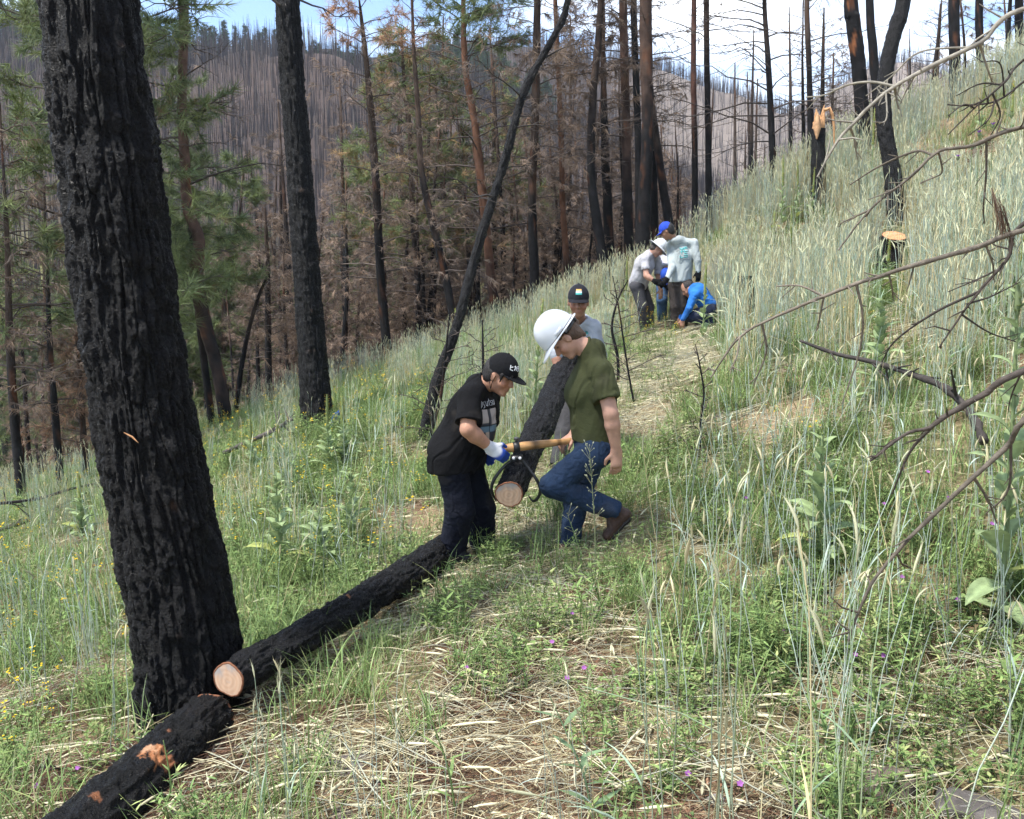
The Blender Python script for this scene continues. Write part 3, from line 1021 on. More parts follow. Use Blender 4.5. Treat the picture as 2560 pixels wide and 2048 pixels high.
     dict(char_to=1, branches=BR(34, (0.25, 0.98), 0.9, droop=0.3, sub=7, r=0.013), foliage=[('orange', 0.2, 1.1, 0.7, 0.17, 16, 0.005), ('brown', 0.1, 1.1, 0.5, 0.17, 14, 0.005)])),
    ('burnt_pine_tree', 'slanting burnt sapling leaning right between the two left trunks',
     [(592, 1010), (610, 880), (640, 760), (668, 690)], 16.5, [14, 12, 9, 5], None,
     dict(branches=BR(16, (0.2, 0.97), 0.9, sub=5, r=0.01))),
    ('burnt_pine_tree', 'gray brown stem with a russet bushy top left of the straight black trunk',
     [(672, 980), (670, 800), (668, 640), (662, 520)], 19, [18, 16, 12, 6], None,
     dict(char_to=2, branches=BR(44, (0.3, 0.98), 1.4, droop=0.3, sub=8, r=0.014), foliage=[('brown', 0.3, 1.1, 0.75, 0.18, 16, 0.006)])),
    ('green_pine_tree', 'pale green young pine in the valley between the two left trunks',
     [(560, 820), (575, 660), (600, 520), (612, 390)], 32, [14, 12, 8, 3], None,
     dict(char_to=1, branches=BR(64, (0.15, 0.99), 2.3, droop=0.1, sub=10, r=0.02), foliage=[('green', 0.1, 1.1, 0.95, 0.3, 22, 0.012)])),
    ('green_pine_tree', 'green pine crown lit on top, farther up the valley behind the crooked pine',
     [(468, 560), (464, 420), (462, 280), (460, 180)], 40, [11, 9, 6, 2], None,
     dict(char_to=1, branches=BR(56, (0.12, 0.99), 2.4, droop=0.1, sub=9, r=0.02), foliage=[('green', 0.1, 1.1, 0.95, 0.32, 20, 0.014)])),
    ('green_pine_tree', 'small green pine behind the orange tipped pine',
     [(905, 640), (900, 520), (892, 420), (888, 330)], 34, [12, 10, 7, 3], None,
     dict(char_to=1, branches=BR(56, (0.1, 0.99), 2.2, droop=0.1, sub=9, r=0.02), foliage=[('green', 0.1, 1.1, 0.95, 0.3, 20, 0.012)])),
    ('green_pine_tree', 'small green pine glimpsed behind the kinked dark stem',
     [(1085, 620), (1082, 520), (1078, 430), (1076, 350)], 36, [12, 10, 7, 3], None,
     dict(char_to=1, branches=BR(56, (0.1, 0.99), 2.0, droop=0.1, sub=9, r=0.02), foliage=[('green', 0.1, 1.1, 0.95, 0.3, 20, 0.012)])),
    ('scorched_pine_tree', 'broad olive green crown right of the half orange pine, before the ridge',
     [(1120, 640), (1105, 450), (1092, 300), (1085, 150)], 27, [15, 13, 10, 4], None,
     dict(char_to=3, branches=BR(60, (0.3, 0.99), 2.6, droop=0.2, sub=10, r=0.02),
          foliage=[('olive', 0.5, 1.1, 0.9, 0.28, 22, 0.01), ('brown', 0.1, 0.55, 0.5, 0.18, 12, 0.007)])),
    ('scorched_pine_tree', 'gray green thin crown between the leaning pine and the brown stems',
     [(1285, 640), (1275, 450), (1262, 300), (1255, 215)], 28, [14, 12, 9, 4], None,
     dict(char_to=3, branches=BR(56, (0.3, 0.99), 2.2, droop=0.2, sub=9, r=0.018),
          foliage=[('olive', 0.6, 1.1, 0.8, 0.26, 18, 0.009), ('brown', 0.1, 0.7, 0.6, 0.18, 14, 0.007)])),
]
for _i, (nm, lab, uv, y, w, top, kw) in enumerate(TREES):
    pth, rad = tpath(uv, y, w, top)
    make_tree(nm, lab, 'tree', GRP, pth, rad, 200 + _i * 13, **kw)

# splintered snag with bright torn wood
_b = P(2052, 420, 17.2)
_b[2] = gz(_b[0], _b[1]) - 0.1
_t = P(2046, 322, 17.2)
_root = empty('broken_snag', 'splintered charred snag with bright torn wood at its top on the slope', 'stump')
_root.location = _b
_h = _t - _b
_mb, _tp, _tr, _v = bark_trunk([_h * 0, _h * 0.5, _h], [0.14, 0.13, 0.125], 20, 40, 0.012, 0.06, 0.15, 77, char_col, 0.2)
_mb.build('trunk', M['char'], _root)
_mb = MB()
for k in range(7):
    a = k * 0.9 + 0.3
    b0 = _h + np.array([math.cos(a), math.sin(a), 0]) * 0.07
    hh = [0.42, 0.25, 0.3, 0.12, 0.34, 0.2, 0.28][k]
    _mb.tube([b0 - np.array([0, 0, 0.05]), b0 + np.array([0.01, 0, hh * 0.6]), b0 + np.array([math.cos(a) * 0.03, 0, hh])], [0.05, 0.04, 0.006], 5, (0.52, 0.29, 0.14))
_fl = np.array([[0.05, -0.12, 0.30], [0.14, -0.13, 0.33], [0.2, -0.13, 0.22], [0.24, -0.12, 0.0], [0.26, -0.12, -0.35]]) + _h
_mb.tube(_fl, [0.03, 0.035, 0.03, 0.022, 0.008], 4, (0.50, 0.27, 0.13))
_s0 = _h + np.array([-0.06, -0.115, 0.02])
_mb.tube([_s0 + np.array([0, 0, 0.22]), _s0, _s0 - np.array([0, 0, 0.22])], [0.02, 0.075, 0.012], 6, (0.55, 0.32, 0.17))
_mb.build('torn_wood', M['fresh'], _root)

# ------------------------------------------------------------------ burnt pines filling the forest: prototypes, then copies
def straight(h, lean=0.2, seed=0):
    g = np.random.default_rng(seed)
    a = g.uniform(0, 6.28)
    return [np.array([math.cos(a), math.sin(a), 0]) * lean * t * t * h * 0.1 + np.array([g.normal(0, 0.06), g.normal(0, 0.06), h * t]) * (1 if t else 0) for t in (0, 0.25, 0.5, 0.75, 1)]


FILL_LABEL = {
    'bare': 'thin bare burnt pine standing in the crowd of dead trees behind the ridge',
    'brown': 'dead pine hung with brown needles in the crowd of dead trees behind the ridge',
    'bush': 'small dead pine with dense brown twiggy boughs low behind the grassy ridge',
    'green': 'small green living pine standing among the burnt trunks in the valley',
}
PROTO = []
for k, (kind, h, r, br, fo) in enumerate([
        ('bare', 13, 0.13, BR(46, (0.25, 0.98), 1.7, droop=0.3, sub=8, r=0.018), None),
        ('bare', 15, 0.15, BR(36, (0.35, 0.98), 1.5, droop=0.2, sub=7, r=0.018), None),
        ('bare', 11, 0.10, BR(50, (0.12, 0.98), 1.4, droop=0.35, sub=8, r=0.014), None),
        ('brown', 13, 0.13, BR(56, (0.18, 0.98), 2.0, droop=0.4, sub=9, r=0.018), [('brown', 0.1, 1.1, 0.7, 0.2, 16, 0.007)]),
        ('brown', 12, 0.12, BR(52, (0.15, 0.98), 1.8, droop=0.5, sub=9, r=0.016), [('brown', 0.1, 1.1, 0.6, 0.2, 15, 0.007)]),
        ('bush', 6.5, 0.07, BR(56, (0.06, 0.98), 1.6, droop=0.3, sub=9, r=0.012, col=(0.06, 0.043, 0.036)), [('brown', 0.0, 1.1, 0.6, 0.18, 14, 0.006)]),
        ('bush', 5.0, 0.06, BR(50, (0.04, 0.98), 1.4, droop=0.2, sub=10, r=0.010, col=(0.075, 0.055, 0.046)), [('brown', 0.0, 1.1, 0.45, 0.16, 12, 0.006)]),
        ('green', 8.0, 0.09, BR(60, (0.12, 0.98), 1.9, droop=0.1, sub=9, r=0.014), [('green', 0.0, 1.1, 0.95, 0.28, 20, 0.011)])]):
    o = make_tree({'bare': 'burnt_pine_tree', 'brown': 'burnt_pine_tree', 'bush': 'dead_young_pine', 'green': 'green_pine_tree'}[kind],
                  FILL_LABEL[kind], 'tree', 'crowd of burnt pines behind the ridge: ' + kind, straight(h, 0.3, k), [r, r * 0.9, r * 0.75, r * 0.5, 0.02],
                  900 + k * 7, char_to=h * 0.75, branches=br, foliage=fo, nt=8, ns=24, origin=(0, 0, 0))
    PROTO.append([kind, o, False])


PH = {'bare': 13.0, 'brown': 12.5, 'bush': 5.8, 'green': 8.0}


def plant_filler(kind, u, y, g, vtop):
    """one more tree at forward distance y under photo column u, its tip at about photo row vtop"""
    cand = [p for p in PROTO if p[0] == kind]
    p = cand[g.integers(0, len(cand))]
    t = P(u, vtop, y)
    x = t[0]
    z = float(gz(x, y)) - 0.1
    s = float(np.clip((t[2] - z) / PH[kind], 0.35, 1.35))
    loc = (x, y, z)
    if not p[2]:
        p[2] = True
        o = p[1]
        o.location, o.scale = loc, (s, s, s)
    else:
        o = copy_tree(p[1], loc, 0, s, FILL_LABEL[kind], p[1]['group'])
    o.rotation_euler = (g.normal(0, 0.03), g.normal(0, 0.03), g.uniform(0, 6.28))


_g = np.random.default_rng(404)
# centre and right: dense brown and bare stems behind the ridge
for _k in range(70):
    plant_filler(['brown', 'bare', 'brown', 'bare', 'bush'][_k % 5], _g.uniform(820, 1700), _g.uniform(25, 52), _g, _g.uniform(170, 470))
for _k in range(26):
    plant_filler(['bare', 'brown', 'bare'][_k % 3], _g.uniform(640, 1690), _g.uniform(22, 36), _g, _g.uniform(120, 420))
for _k in range(46):
    plant_filler('bush', _g.uniform(700, 1750), _g.uniform(22, 36), _g, _g.uniform(420, 640))
for _k in range(40):
    u = _g.uniform(1680, 2560)
    plant_filler(['bare', 'bare', 'bare', 'bush'][_k % 4], u, _g.uniform(23, 60), _g, 330 - (u - 1680) * 0.25 + _g.uniform(-120, 60))
# left: thinner, with the valley showing through
for _k in range(38):
    plant_filler(['bare', 'brown', 'bush', 'bare'][_k % 4], _g.uniform(-60, 830), _g.uniform(20, 52), _g, _g.uniform(330, 760))
for _k in range(26):
    plant_filler('green', _g.uniform(-40, 1150), _g.uniform(30, 62), _g, _g.uniform(400, 660))
for kind, o, used in PROTO:
    if not used:
        plant_filler(kind, 700, 40.0, _g, 500)

# ------------------------------------------------------------------ the burnt wood across the valley: too many and too far to count
def far_pole(seed, h, bare=True):
    g = np.random.default_rng(seed)
    mb = MB()
    tone = np.array([0.036, 0.029, 0.029]) if g.uniform() < 0.75 else np.array([0.13, 0.105, 0.09])  # the rarer pale tone puts sunlight into the trunk colour
    mb.tube([[0, 0, -0.5], [g.normal(0, 0.05), 0, h * 0.5], [g.normal(0, 0.15), g.normal(0, 0.15), h]], [0.16, 0.12, 0.03], 4, tone)
    for i in range(16):
        t = g.uniform(0.3, 0.97)
        a = g.uniform(0, 6.28)
        l = g.uniform(0.5, 1.5) * (1.15 - t)
        b = np.array([0, 0, h * t])
        d = np.array([math.cos(a), math.sin(a), g.uniform(-0.35, 0.2)])
        mb.tube([b, b + d * l], [0.035, 0.012], 3, tone * 0.9)
    return mb.mesh("far_pole", False)


def far_pine(seed, h):
    g = np.random.default_rng(seed)
    mb = MB()
    mb.tube([[0, 0, -0.5], [0, 0, h]], [0.15, 0.03], 4, (0.06, 0.045, 0.035))
    n = 150
    t = g.uniform(0.22, 1.0, n)
    a = g.uniform(0, 6.28, n)
    rr = (1.02 - t) * h * 0.2 * g.uniform(0.3, 1.0, n) + 0.15
    c = np.stack([np.cos(a) * rr, np.sin(a) * rr, t * h + g.normal(0, 0.15, n)], -1)
    d = np.stack([np.cos(a), np.sin(a), 0.35 + 0 * a], -1)
    needle_tufts(mb, c, d, 0.75, 10, [(0.05, 0.085, 0.04), (0.065, 0.10, 0.045)], 0.6, 0.0, 0.07, g)
    return mb.mesh("far_pine", False)


_pc = sources("pole", [far_pole(i, h) for i, h in enumerate((13, 15, 11, 12.5, 14, 9, 10.5, 16))], M['pole'])
_gc = sources("farpine", [far_pine(i, h) for i, h in enumerate((11, 13, 9.5, 12))], M['needle'])


def wood(name, label, n, urange, yrange, coll, nv, g, smin, smax, keep=None):
    y = np.exp(g.uniform(math.log(yrange[0]), math.log(yrange[1]), n)) if yrange[1] / yrange[0] < 2.2 else g.uniform(yrange[0], yrange[1], n)
    x = (g.uniform(urange[0], urange[1], n) - 1280) / F * y
    if keep is not None:
        k = keep(x, y)
        x, y = x[k], y[k]
    z = gz(x, y)
    m = len(x)
    rot = np.stack([g.normal(0, 0.025, m), g.normal(0, 0.025, m), g.uniform(0, 6.28, m)], -1)
    return scatter(name, label, 'forest', np.stack([x, y, z], -1), rot, g.uniform(smin, smax, m), g.integers(0, nv, m), coll)


_g = np.random.default_rng(77)
wood('burnt_wood', 'burnt leafless trunks crowding the valley floor', 1500, (-250, 2700), (62, 125), _pc, 8, _g, 0.45, 0.85,
     keep=lambda x, y: _g.uniform(0, 1, len(x)) < np.where(x < -2, 0.75, 0.9))
wood('burnt_wood', 'thicket of small burnt trunks filling the hollow behind the right ridge', 2600, (1350, 2700), (55, 150), _pc, 8, _g, 0.3, 0.75)
wood('burnt_wood', 'dark mass of burnt trunks on the slope across the valley', 26000, (-350, 2900), (112, 300), _pc, 8, _g, 0.38, 0.66)
wood('burnt_wood', 'fine gray trunks on the pale slope far off to the right', 22000, (1000, 2900), (225, 480), _pc, 8, _g, 0.45, 0.75,
     keep=lambda x, y: _g.uniform(0, 1, len(x)) < 0.8 + 0.2 * smooth(400, 460, y))
wood('green_wood', 'line of green pines along the top of the far ridge', 1000, (-350, 1400), (262, 330), _gc, 4, _g, 0.6, 1.1,
     keep=lambda x, y: fbm(np.stack([x / 20, y / 20, x * 0], -1), 2, 3) > 0.45 - smooth(255, 285, y) * 1.6)
wood('green_wood', 'scattered green pines left alive on the valley floor', 260, (-200, 1400), (55, 130), _gc, 4, _g, 0.4, 0.75)

# ------------------------------------------------------------------ grasses, straw, herbs (nobody could count them)
def rye_stalk(mb, g, base, h, lean, az, green, head='rye', leaves=1, dry=0.22):
    m = 6
    s = np.linspace(0, 1, m)
    out = np.array([math.cos(az), math.sin(az), 0])
    p = base + out * (lean * h * s ** 2)[:, None] + np.array([0, 0, 1]) * (h * (s - 0.35 * lean * s ** 2))[:, None]
    p[1:-1] += g.normal(0, 0.006, (m - 2, 3))
    pale = np.array([0.45, 0.54, 0.48]) * (1 - green) + np.array([0.26, 0.40, 0.17]) * green
    if g.uniform() < dry:
        pale = np.array([0.58, 0.49, 0.27])
    pale = pale * g.uniform(0.75, 1.2)
    lowc = pale * 0.6 + np.array([0.5, 0.44, 0.26]) * 0.4
    cols = lowc * (1 - s)[:, None] + pale * s[:, None]
    mb.tube(p, np.linspace(0.0031, 0.0017, m), 3, cols)
    d = unit(p[-1] - p[-2])
    nod = g.uniform(0.0, 0.75)
    hl = g.uniform(0.075, 0.12) if head == 'rye' else g.uniform(0.07, 0.095)
    q = [p[-1]]
    dd = d
    for i in range(4):
        dd = unit(dd + (out * 0.35 + np.array([0, 0, -0.3])) * nod * 0.6)
        q.append(q[-1] + dd * hl / 4)
    if g.uniform() > 0.68:
        return
    hc = np.array([0.52, 0.52, 0.33]) if head == 'rye' else np.array([0.62, 0.56, 0.33])
    hc = hc * g.uniform(0.8, 1.15)
    rr = np.array([0.002, 0.0047, 0.005, 0.0038, 0.0012]) * (1.0 if head == 'rye' else 1.25)
    mb.tube(np.array(q), rr, 5, hc)
    # awns
    na = 12 if head == 'rye' else 6
    q = np.array(q)
    k = g.integers(0, 4, na)
    b0 = q[k] + (q[k + 1] - q[k]) * g.uniform(0, 1, (na, 1))
    ad = unit(q[-1] - q[0])[None, :] + g.normal(0, 0.28, (na, 3))
    ad /= np.linalg.norm(ad, axis=1, keepdims=True)
    sd = np.cross(ad, g.normal(0, 1, (na, 3)))
    sd /= np.linalg.norm(sd, axis=1, keepdims=True)
    v = np.stack([b0 - sd * 0.0011, b0 + sd * 0.0011, b0 + ad * g.uniform(0.03, 0.06, (na, 1))], 1).reshape(-1, 3)
    mb.add(v, None, np.arange(len(v)).reshape(-1, 3), hc * 1.05)
    for i in range(leaves):
        t = g.uniform(0.15, 0.7)
        kk = int(t * (m - 1))
        blade(mb, g, p[kk], g.uniform(0, 6.28), g.uniform(0.10, 0.22), 0.0045, pale * (0.8 if g.uniform() < 0.6 else 1.1), g.uniform(0.4, 1.2), g.uniform(0.2, 1.4))


def blade(mb, g, base, az, ln, w, col, el, droop):
    m = 5
    s = np.linspace(0, 1, m)
    out = np.array([math.cos(az), math.sin(az), 0])
    sd = np.array([-math.sin(az), math.cos(az), 0])
    e = el - droop * s
    step = ln / (m - 1)
    p = base + np.concatenate([[np.zeros(3)], np.cumsum(step * (np.cos(e[:-1, None]) * out + np.sin(e[:-1, None]) * np.array([0, 0, 1])), 0)])
    ww = w * np.array([0.7, 1.0, 0.9, 0.6, 0.05])[:, None]
    v = np.stack([p - sd * ww, p + sd * ww], 1)
    mb.grid(v, np.broadcast_to(np.asarray(col, float) * g.uniform(0.85, 1.15), (m, 2, 3)))


def clump_rye(seed, n, rad, green, wheat=0.12, hmin=0.65, hmax=1.12, dry=0.25):
    g = np.random.default_rng(seed)
    mb = MB()
    for i in range(n):
        a, r = g.uniform(0, 6.28), rad * math.sqrt(g.uniform(0, 1))
        big = g.uniform() < 0.09
        rye_stalk(mb, g, np.array([r * math.cos(a), r * math.sin(a), -0.03]), g.uniform(hmin, hmax) * (0.75 if big else 1), g.uniform(0.5, 0.9) if big else abs(g.normal(0.03, 0.09)), g.uniform(0, 6.28), green,
                  'wheat' if g.uniform() < wheat else 'rye', int(g.uniform(0, 2.6)), dry)
    return mb.mesh("rye_clump", True)


def clump_straw(seed, n, rad, col=None, thick=1.0):
    g = np.random.default_rng(seed)
    mb = MB()
    for i in range(n):
        a = g.uniform(0, 6.28)
        c = np.array([g.normal(0, rad * 0.6), g.normal(0, rad * 0.6), g.uniform(0.004, 0.05)])
        ln = g.uniform(0.12, 0.5) if thick > 0.8 else g.uniform(0.04, 0.2)
        d = np.array([math.cos(a), math.sin(a), g.normal(0, 0.05)]) * ln
        k = unit(np.array([math.cos(a + g.normal(0, 0.5)), math.sin(a + g.normal(0, 0.5)), g.normal(0, 0.07)])) * ln * g.uniform(0.2, 0.6)
        col_ = np.array([(0.60, 0.52, 0.30), (0.52, 0.46, 0.30), (0.47, 0.47, 0.36), (0.64, 0.59, 0.40), (0.36, 0.30, 0.18)][g.integers(0, 5)]) * g.uniform(0.75, 1.1)
        p = np.array([c - d * 0.5, c + np.array([0, 0, g.uniform(0, 0.02)]), c + d * 0.5, c + d * 0.5 + k])
        p[:, 2] = np.maximum(p[:, 2], 0.002)
        w = g.uniform(0.0016, 0.003) * thick
        mb.tube(p, [w, w, w, w * 0.7], 3, col_)
        if g.uniform() < 0.13:
            e = p[-1]
            dd = unit(p[-1] - p[-2])
            mb.tube([e, e + dd * 0.03, e + dd * 0.07, e + dd * 0.1], [0.002, 0.006, 0.006, 0.001], 4, (0.60, 0.55, 0.36))
    return mb.mesh("straw", True)


def clump_litter(seed, n, rad):
    g = np.random.default_rng(seed)
    mb = MB()
    for i in range(n):
        a = g.uniform(0, 6.28)
        c = np.array([g.normal(0, rad * 0.6), g.normal(0, rad * 0.6), g.uniform(0.003, 0.02)])
        d = np.array([math.cos(a), math.sin(a), g.normal(0, 0.08)]) * g.uniform(0.05, 0.14)
        col_ = np.array([(0.16, 0.085, 0.05), (0.22, 0.12, 0.07), (0.10, 0.06, 0.04)][g.integers(0, 3)]) * g.uniform(0.8, 1.2)
        mb.tube([c - d * 0.5, c + np.array([0, 0, 0.004]), c + d * 0.5], 0.0012, 3, col_)
    return mb.mesh("litter", True)


def clump_grass(seed, n, rad, hmin, hmax, cols, w=0.0028, el=(0.9, 1.5), dr=(0.2, 1.2)):
    g = np.random.default_rng(seed)
    mb = MB()
    for i in range(n):
        a, r = g.uniform(0, 6.28), rad * math.sqrt(g.uniform(0, 1))
        blade(mb, g, np.array([r * math.cos(a), r * math.sin(a), -0.01]), g.uniform(0, 6.28), g.uniform(hmin, hmax), w * g.uniform(0.7, 1.3),
              np.asarray(cols[g.integers(0, len(cols))]) * g.uniform(0.75, 1.2), g.uniform(*el), g.uniform(*dr))
    return mb.mesh("grass_clump", True)


def leaf_strip(mb, base, d, up, ln, w, col):
    """small lance leaf of four faces"""
    d = unit(d)
    sd = unit(np.cross(d, up))
    nn = np.cross(sd, d)
    s = np.array([0, 0.35, 0.7, 1.0])
    ww = np.array([0.25, 1.0, 0.75, 0.05]) * w
    p = base + d * (s * ln)[:, None] + nn * (-0.18 * ln * s ** 2)[:, None]
    v = np.stack([p - sd * ww[:, None], p, p + sd * ww[:, None]], 1)
    v[:, 1] -= nn * (0.18 * ww)[:, None]
    mb.grid(v, np.broadcast_to(np.asarray(col, float), (4, 3, 3)))


def clump_herb(seed, n, rad, h, cols, ln=0.035, w=0.009, flowers=None, fshare=0.3):
    g = np.random.default_rng(seed)
    mb = MB()
    for i in range(n):
        a, r = g.uniform(0, 6.28), rad * math.sqrt(g.uniform(0, 1))
        b = np.array([r * math.cos(a), r * math.sin(a), -0.01])
        hh = h * g.uniform(0.5, 1.2)
        az = g.uniform(0, 6.28)
        tip = b + np.array([math.cos(az) * 0.3 * hh, math.sin(az) * 0.3 * hh, hh])
        mid = 0.5 * (b + tip) + g.normal(0, 0.01, 3)
        c = np.asarray(cols[g.integers(0, len(cols))]) * g.uniform(0.75, 1.2)
        mb.tube([b, mid, tip], [0.0022, 0.0018, 0.001], 3, c * 0.9)
        for j in range(9):
            t = g.uniform(0.15, 1)
            bb = b + (tip - b) * t
            z = g.uniform(0, 6.28)
            leaf_strip(mb, bb, np.array([math.cos(z), math.sin(z), g.uniform(0.0, 0.8)]), np.array([0, 0, 1.0]), ln * g.uniform(0.6, 1.4), w * g.uniform(0.7, 1.2), c * g.uniform(0.8, 1.2))
        if flowers is not None and g.uniform() < fshare:
            for j in range(6):
                q = tip + g.normal(0, 0.018, 3)
                z = g.uniform(0, 6.28)
                leaf_strip(mb, q, np.array([math.cos(z), math.sin(z), 0.5]), np.array([0, 0, 1.0]), 0.016, 0.008, flowers)
    return mb.mesh("herb", True)


GREENS = [(0.19, 0.28, 0.09), (0.235, 0.32, 0.11), (0.155, 0.24, 0.085), (0.31, 0.35, 0.14)]
_rc = sources("rye", [clump_rye(300 + i, n_, 0.17, g_, 0.12, 0.65, 1.12, dr_) for i, (n_, g_, dr_) in enumerate(((12, 0.15, 0.15), (9, 0.0, 0.2), (12, 0.45, 0.1), (12, 0.2, 0.75), (8, 0.7, 0.1), (13, 0.1, 0.35)))], M['straw'])
_rs = sources("ryesparse", [clump_rye(340 + i, n_, 0.12, g_, 0.4, 0.7, 1.0) for i, (n_, g_) in enumerate(((1, 0.1), (2, 0.2), (1, 0.5), (3, 0.1), (1, 0.0), (2, 0.3)))], M['straw'])
_sc = sources("straw", [clump_straw(400 + i, n_, 0.3, None, th_) for i, (n_, th_) in enumerate(((36, 0.8), (32, 0.9), (60, 0.5), (64, 0.45), (36, 0.75), (54, 0.55)))], M['straw'])
_gcl = sources("grass", [clump_grass(500 + i, 26, 0.12, hm, hx, GREENS) for i, (hm, hx) in enumerate(((0.12, 0.3), (0.15, 0.4), (0.08, 0.2), (0.2, 0.45)))], M['grass'])
_hc = sources("herb", [clump_herb(600 + i, 14, 0.12, h, GREENS, ln, w) for i, (h, ln, w) in enumerate(((0.14, 0.030, 0.006), (0.2, 0.036, 0.0045), (0.1, 0.022, 0.008), (0.28, 0.045, 0.005)))], M['leaf'])
_yc = sources("goldenrod", [clump_herb(650 + i, 5, 0.1, 0.45, GREENS[:2], 0.05, 0.006, (0.62, 0.42, 0.02), 0.7) for i in range(3)], M['leaf'])

PATH = [(250, 2100), (420, 2048), (640, 1790), (800, 1620), (1000, 1480), (1130, 1400), (1200, 1320), (1270, 1250), (1380, 1120), (1450, 1020), (1520, 930), (1570, 860), (1610, 810), (1790, 795),
        (1790, 900), (1730, 980), (1640, 1080), (1550, 1190), (1480, 1300), (1450, 1420), (1560, 1600), (1640, 1800), (1600, 2100)]
BARE_ = [(1500, 2100), (1620, 1800), (1800, 1700), (2100, 1660), (2350, 1640), (2600, 1600), (2600, 2100)]
GREENP = [(1330, 1330), (1420, 1180), (1600, 1060), (1780, 960), (1960, 960), (2200, 1050), (2600, 1080), (2600, 1640), (2150, 1680), (1800, 1720), (1640, 1780), (1540, 1560)]
LEFTG = [(520, 1000), (1080, 960), (1120, 1350), (900, 1520), (640, 1680), (590, 1600), (520, 1350), (440, 1000)]
LOWL = [(-300, 1780), (330, 1700), (560, 1850), (350, 2200), (-300, 2200)]
_gs = np.random.default_rng(5151)


def field(n, ymin, ymax, spread=0.74):
    """random ground points over the part of the slope the photo looks at"""
    y = np.sqrt(_gs.uniform(ymin ** 2, ymax ** 2, n))
    x = _gs.uniform(-1, 1, n) * (spread * y + 0.5)
    z = gz(x, y)
    p = np.stack([x, y, z], -1)
    u, v = proj(p)
    q = np.stack([x * 1.3, y * 1.3, x * 0], -1)
    u = u + 60 * vnoise(q, 3) * 5 / (y + 2)
    v = v + 40 * vnoise(q, 4) * 5 / (y + 2)
    return p, u, v


FEET = [P(1120, 1402, 5.9), P(1205, 1385, 6.0), P(1400, 1425, 5.5), P(1515, 1345, 5.7), P(1400, 1192, 7.5)]
KEEP_OFF = []          # (x, y, radius) kept free of standing stalks: trunks, logs, people


def clear_of(p, extra=0.0):
    ok = np.ones(len(p), bool)
    for (x, y, r) in (LOGKEEP if extra < 0 else KEEP_OFF):
        ok &= (p[:, 0] - x) ** 2 + (p[:, 1] - y) ** 2 > (r + max(extra, 0)) ** 2
    return ok


def put(name, label, p, coll, nv, smin, smax, tilt=0.06, slope=False, size=None):
    m = len(p)
    rx, ry = _gs.normal(0, tilt, m), _gs.normal(0, tilt, m)
    if slope:
        e = 0.1
        gx = (gz(p[:, 0] + e, p[:, 1]) - gz(p[:, 0] - e, p[:, 1])) / (2 * e)
        gy = (gz(p[:, 0], p[:, 1] + e) - gz(p[:, 0], p[:, 1] - e)) / (2 * e)
        # euler XYZ with no spin first: tilt to the slope
        rx, ry = np.arctan(gy) + rx, -np.arctan(gx) + ry
        rot = np.stack([rx, ry, _gs.uniform(-0.6, 0.6, m)], -1)
    else:
        rot = np.stack([rx, ry, _gs.uniform(0, 6.28, m)], -1)
    s = _gs.uniform(smin, smax, m)
    if size is not None:
        s = s * size
    return scatter(name, label, 'grass', p, rot, s, _gs.integers(0, nv, m), coll)


def rest(u, v, r, sink=0.85):
    """centre of a round thing of radius r lying on the ground, its centre seen at (u, v)"""
    a, b = 1.6, 60.0
    for _ in range(60):
        m = 0.5 * (a + b)
        p = P(u, v, m)
        if p[2] - float(gz(p[0], p[1])) > r * sink:
            a = m
        else:
            b = m
    return P(u, v, 0.5 * (a + b))


A0, A1 = P(572, 1700, 3.90), rest(1132, 1366, 0.108)
B0 = rest(528, 1786, 0.105)
B1 = rest(225, 2040, 0.13)
BE = B1 + (B1 - B0) * 0.55
BE[2] = gz(BE[0], BE[1]) + 0.10
LOGKEEP = []
for t_ in np.linspace(-0.03, 1, 14):
    q_ = A0 + (A1 - A0) * t_
    LOGKEEP.append((q_[0], q_[1], 0.13))
    LOGKEEP.append((q_[0] + 0.09, q_[1] - 0.12, 0.12))
    q_ = B0 + (BE - B0) * t_
    LOGKEEP.append((q_[0], q_[1], 0.18))
    LOGKEEP.append((q_[0] + 0.12, q_[1] - 0.15, 0.17))
LOGKEEP.append((-1.5, 4.2, 0.34))
for f_ in FEET:
    KEEP_OFF.append((f_[0], f_[1], 0.28))
KEEP_OFF.append((-1.5, 4.2, 0.4))
for t_ in np.linspace(0, 1, 9):
    KEEP_OFF.append((0.0 + 0.45 * t_, 5.4 + 2.2 * t_, 0.3))
KEEP_OFF += LOGKEEP

# places the stalks in front leave open to view: (polygon in the photo, nearer than, share kept)
OPEN_ = [([(1030, 730), (1600, 730), (1620, 1450), (1030, 1450)], 6.6, 0.0), ([(1370, 690), (1510, 690), (1510, 1010), (1370, 1010)], 8.2, 0.0),
         ([(1570, 540), (1800, 540), (1800, 830), (1570, 850)], 14.2, 0.12), ([(440, 1640), (1130, 1330), (1150, 1420), (560, 1820), (250, 2060), (100, 2060)], 5.6, 0.04),
         ([(735, 880), (850, 880), (850, 1065), (735, 1065)], 11.5, 0.1), ([(1040, 930), (1100, 930), (1100, 1070), (1040, 1070)], 9.6, 0.2),
         ([(2180, 560), (2280, 560), (2280, 705), (2180, 705)], 12.5, 0.03), ([(1400, 1150), (1580, 830), (1800, 785), (1820, 900), (1730, 1000), (1610, 1150)], 13.8, 0.08), ([(500, 930), (620, 930), (620, 1045), (500, 1045)], 15.3, 0.25),
         ([(2180, 330), (2290, 330), (2290, 500), (2180, 500)], 15.0, 0.2), ([(2020, 280), (2090, 280), (2090, 370), (2020, 370)], 17.0, 0.1)]


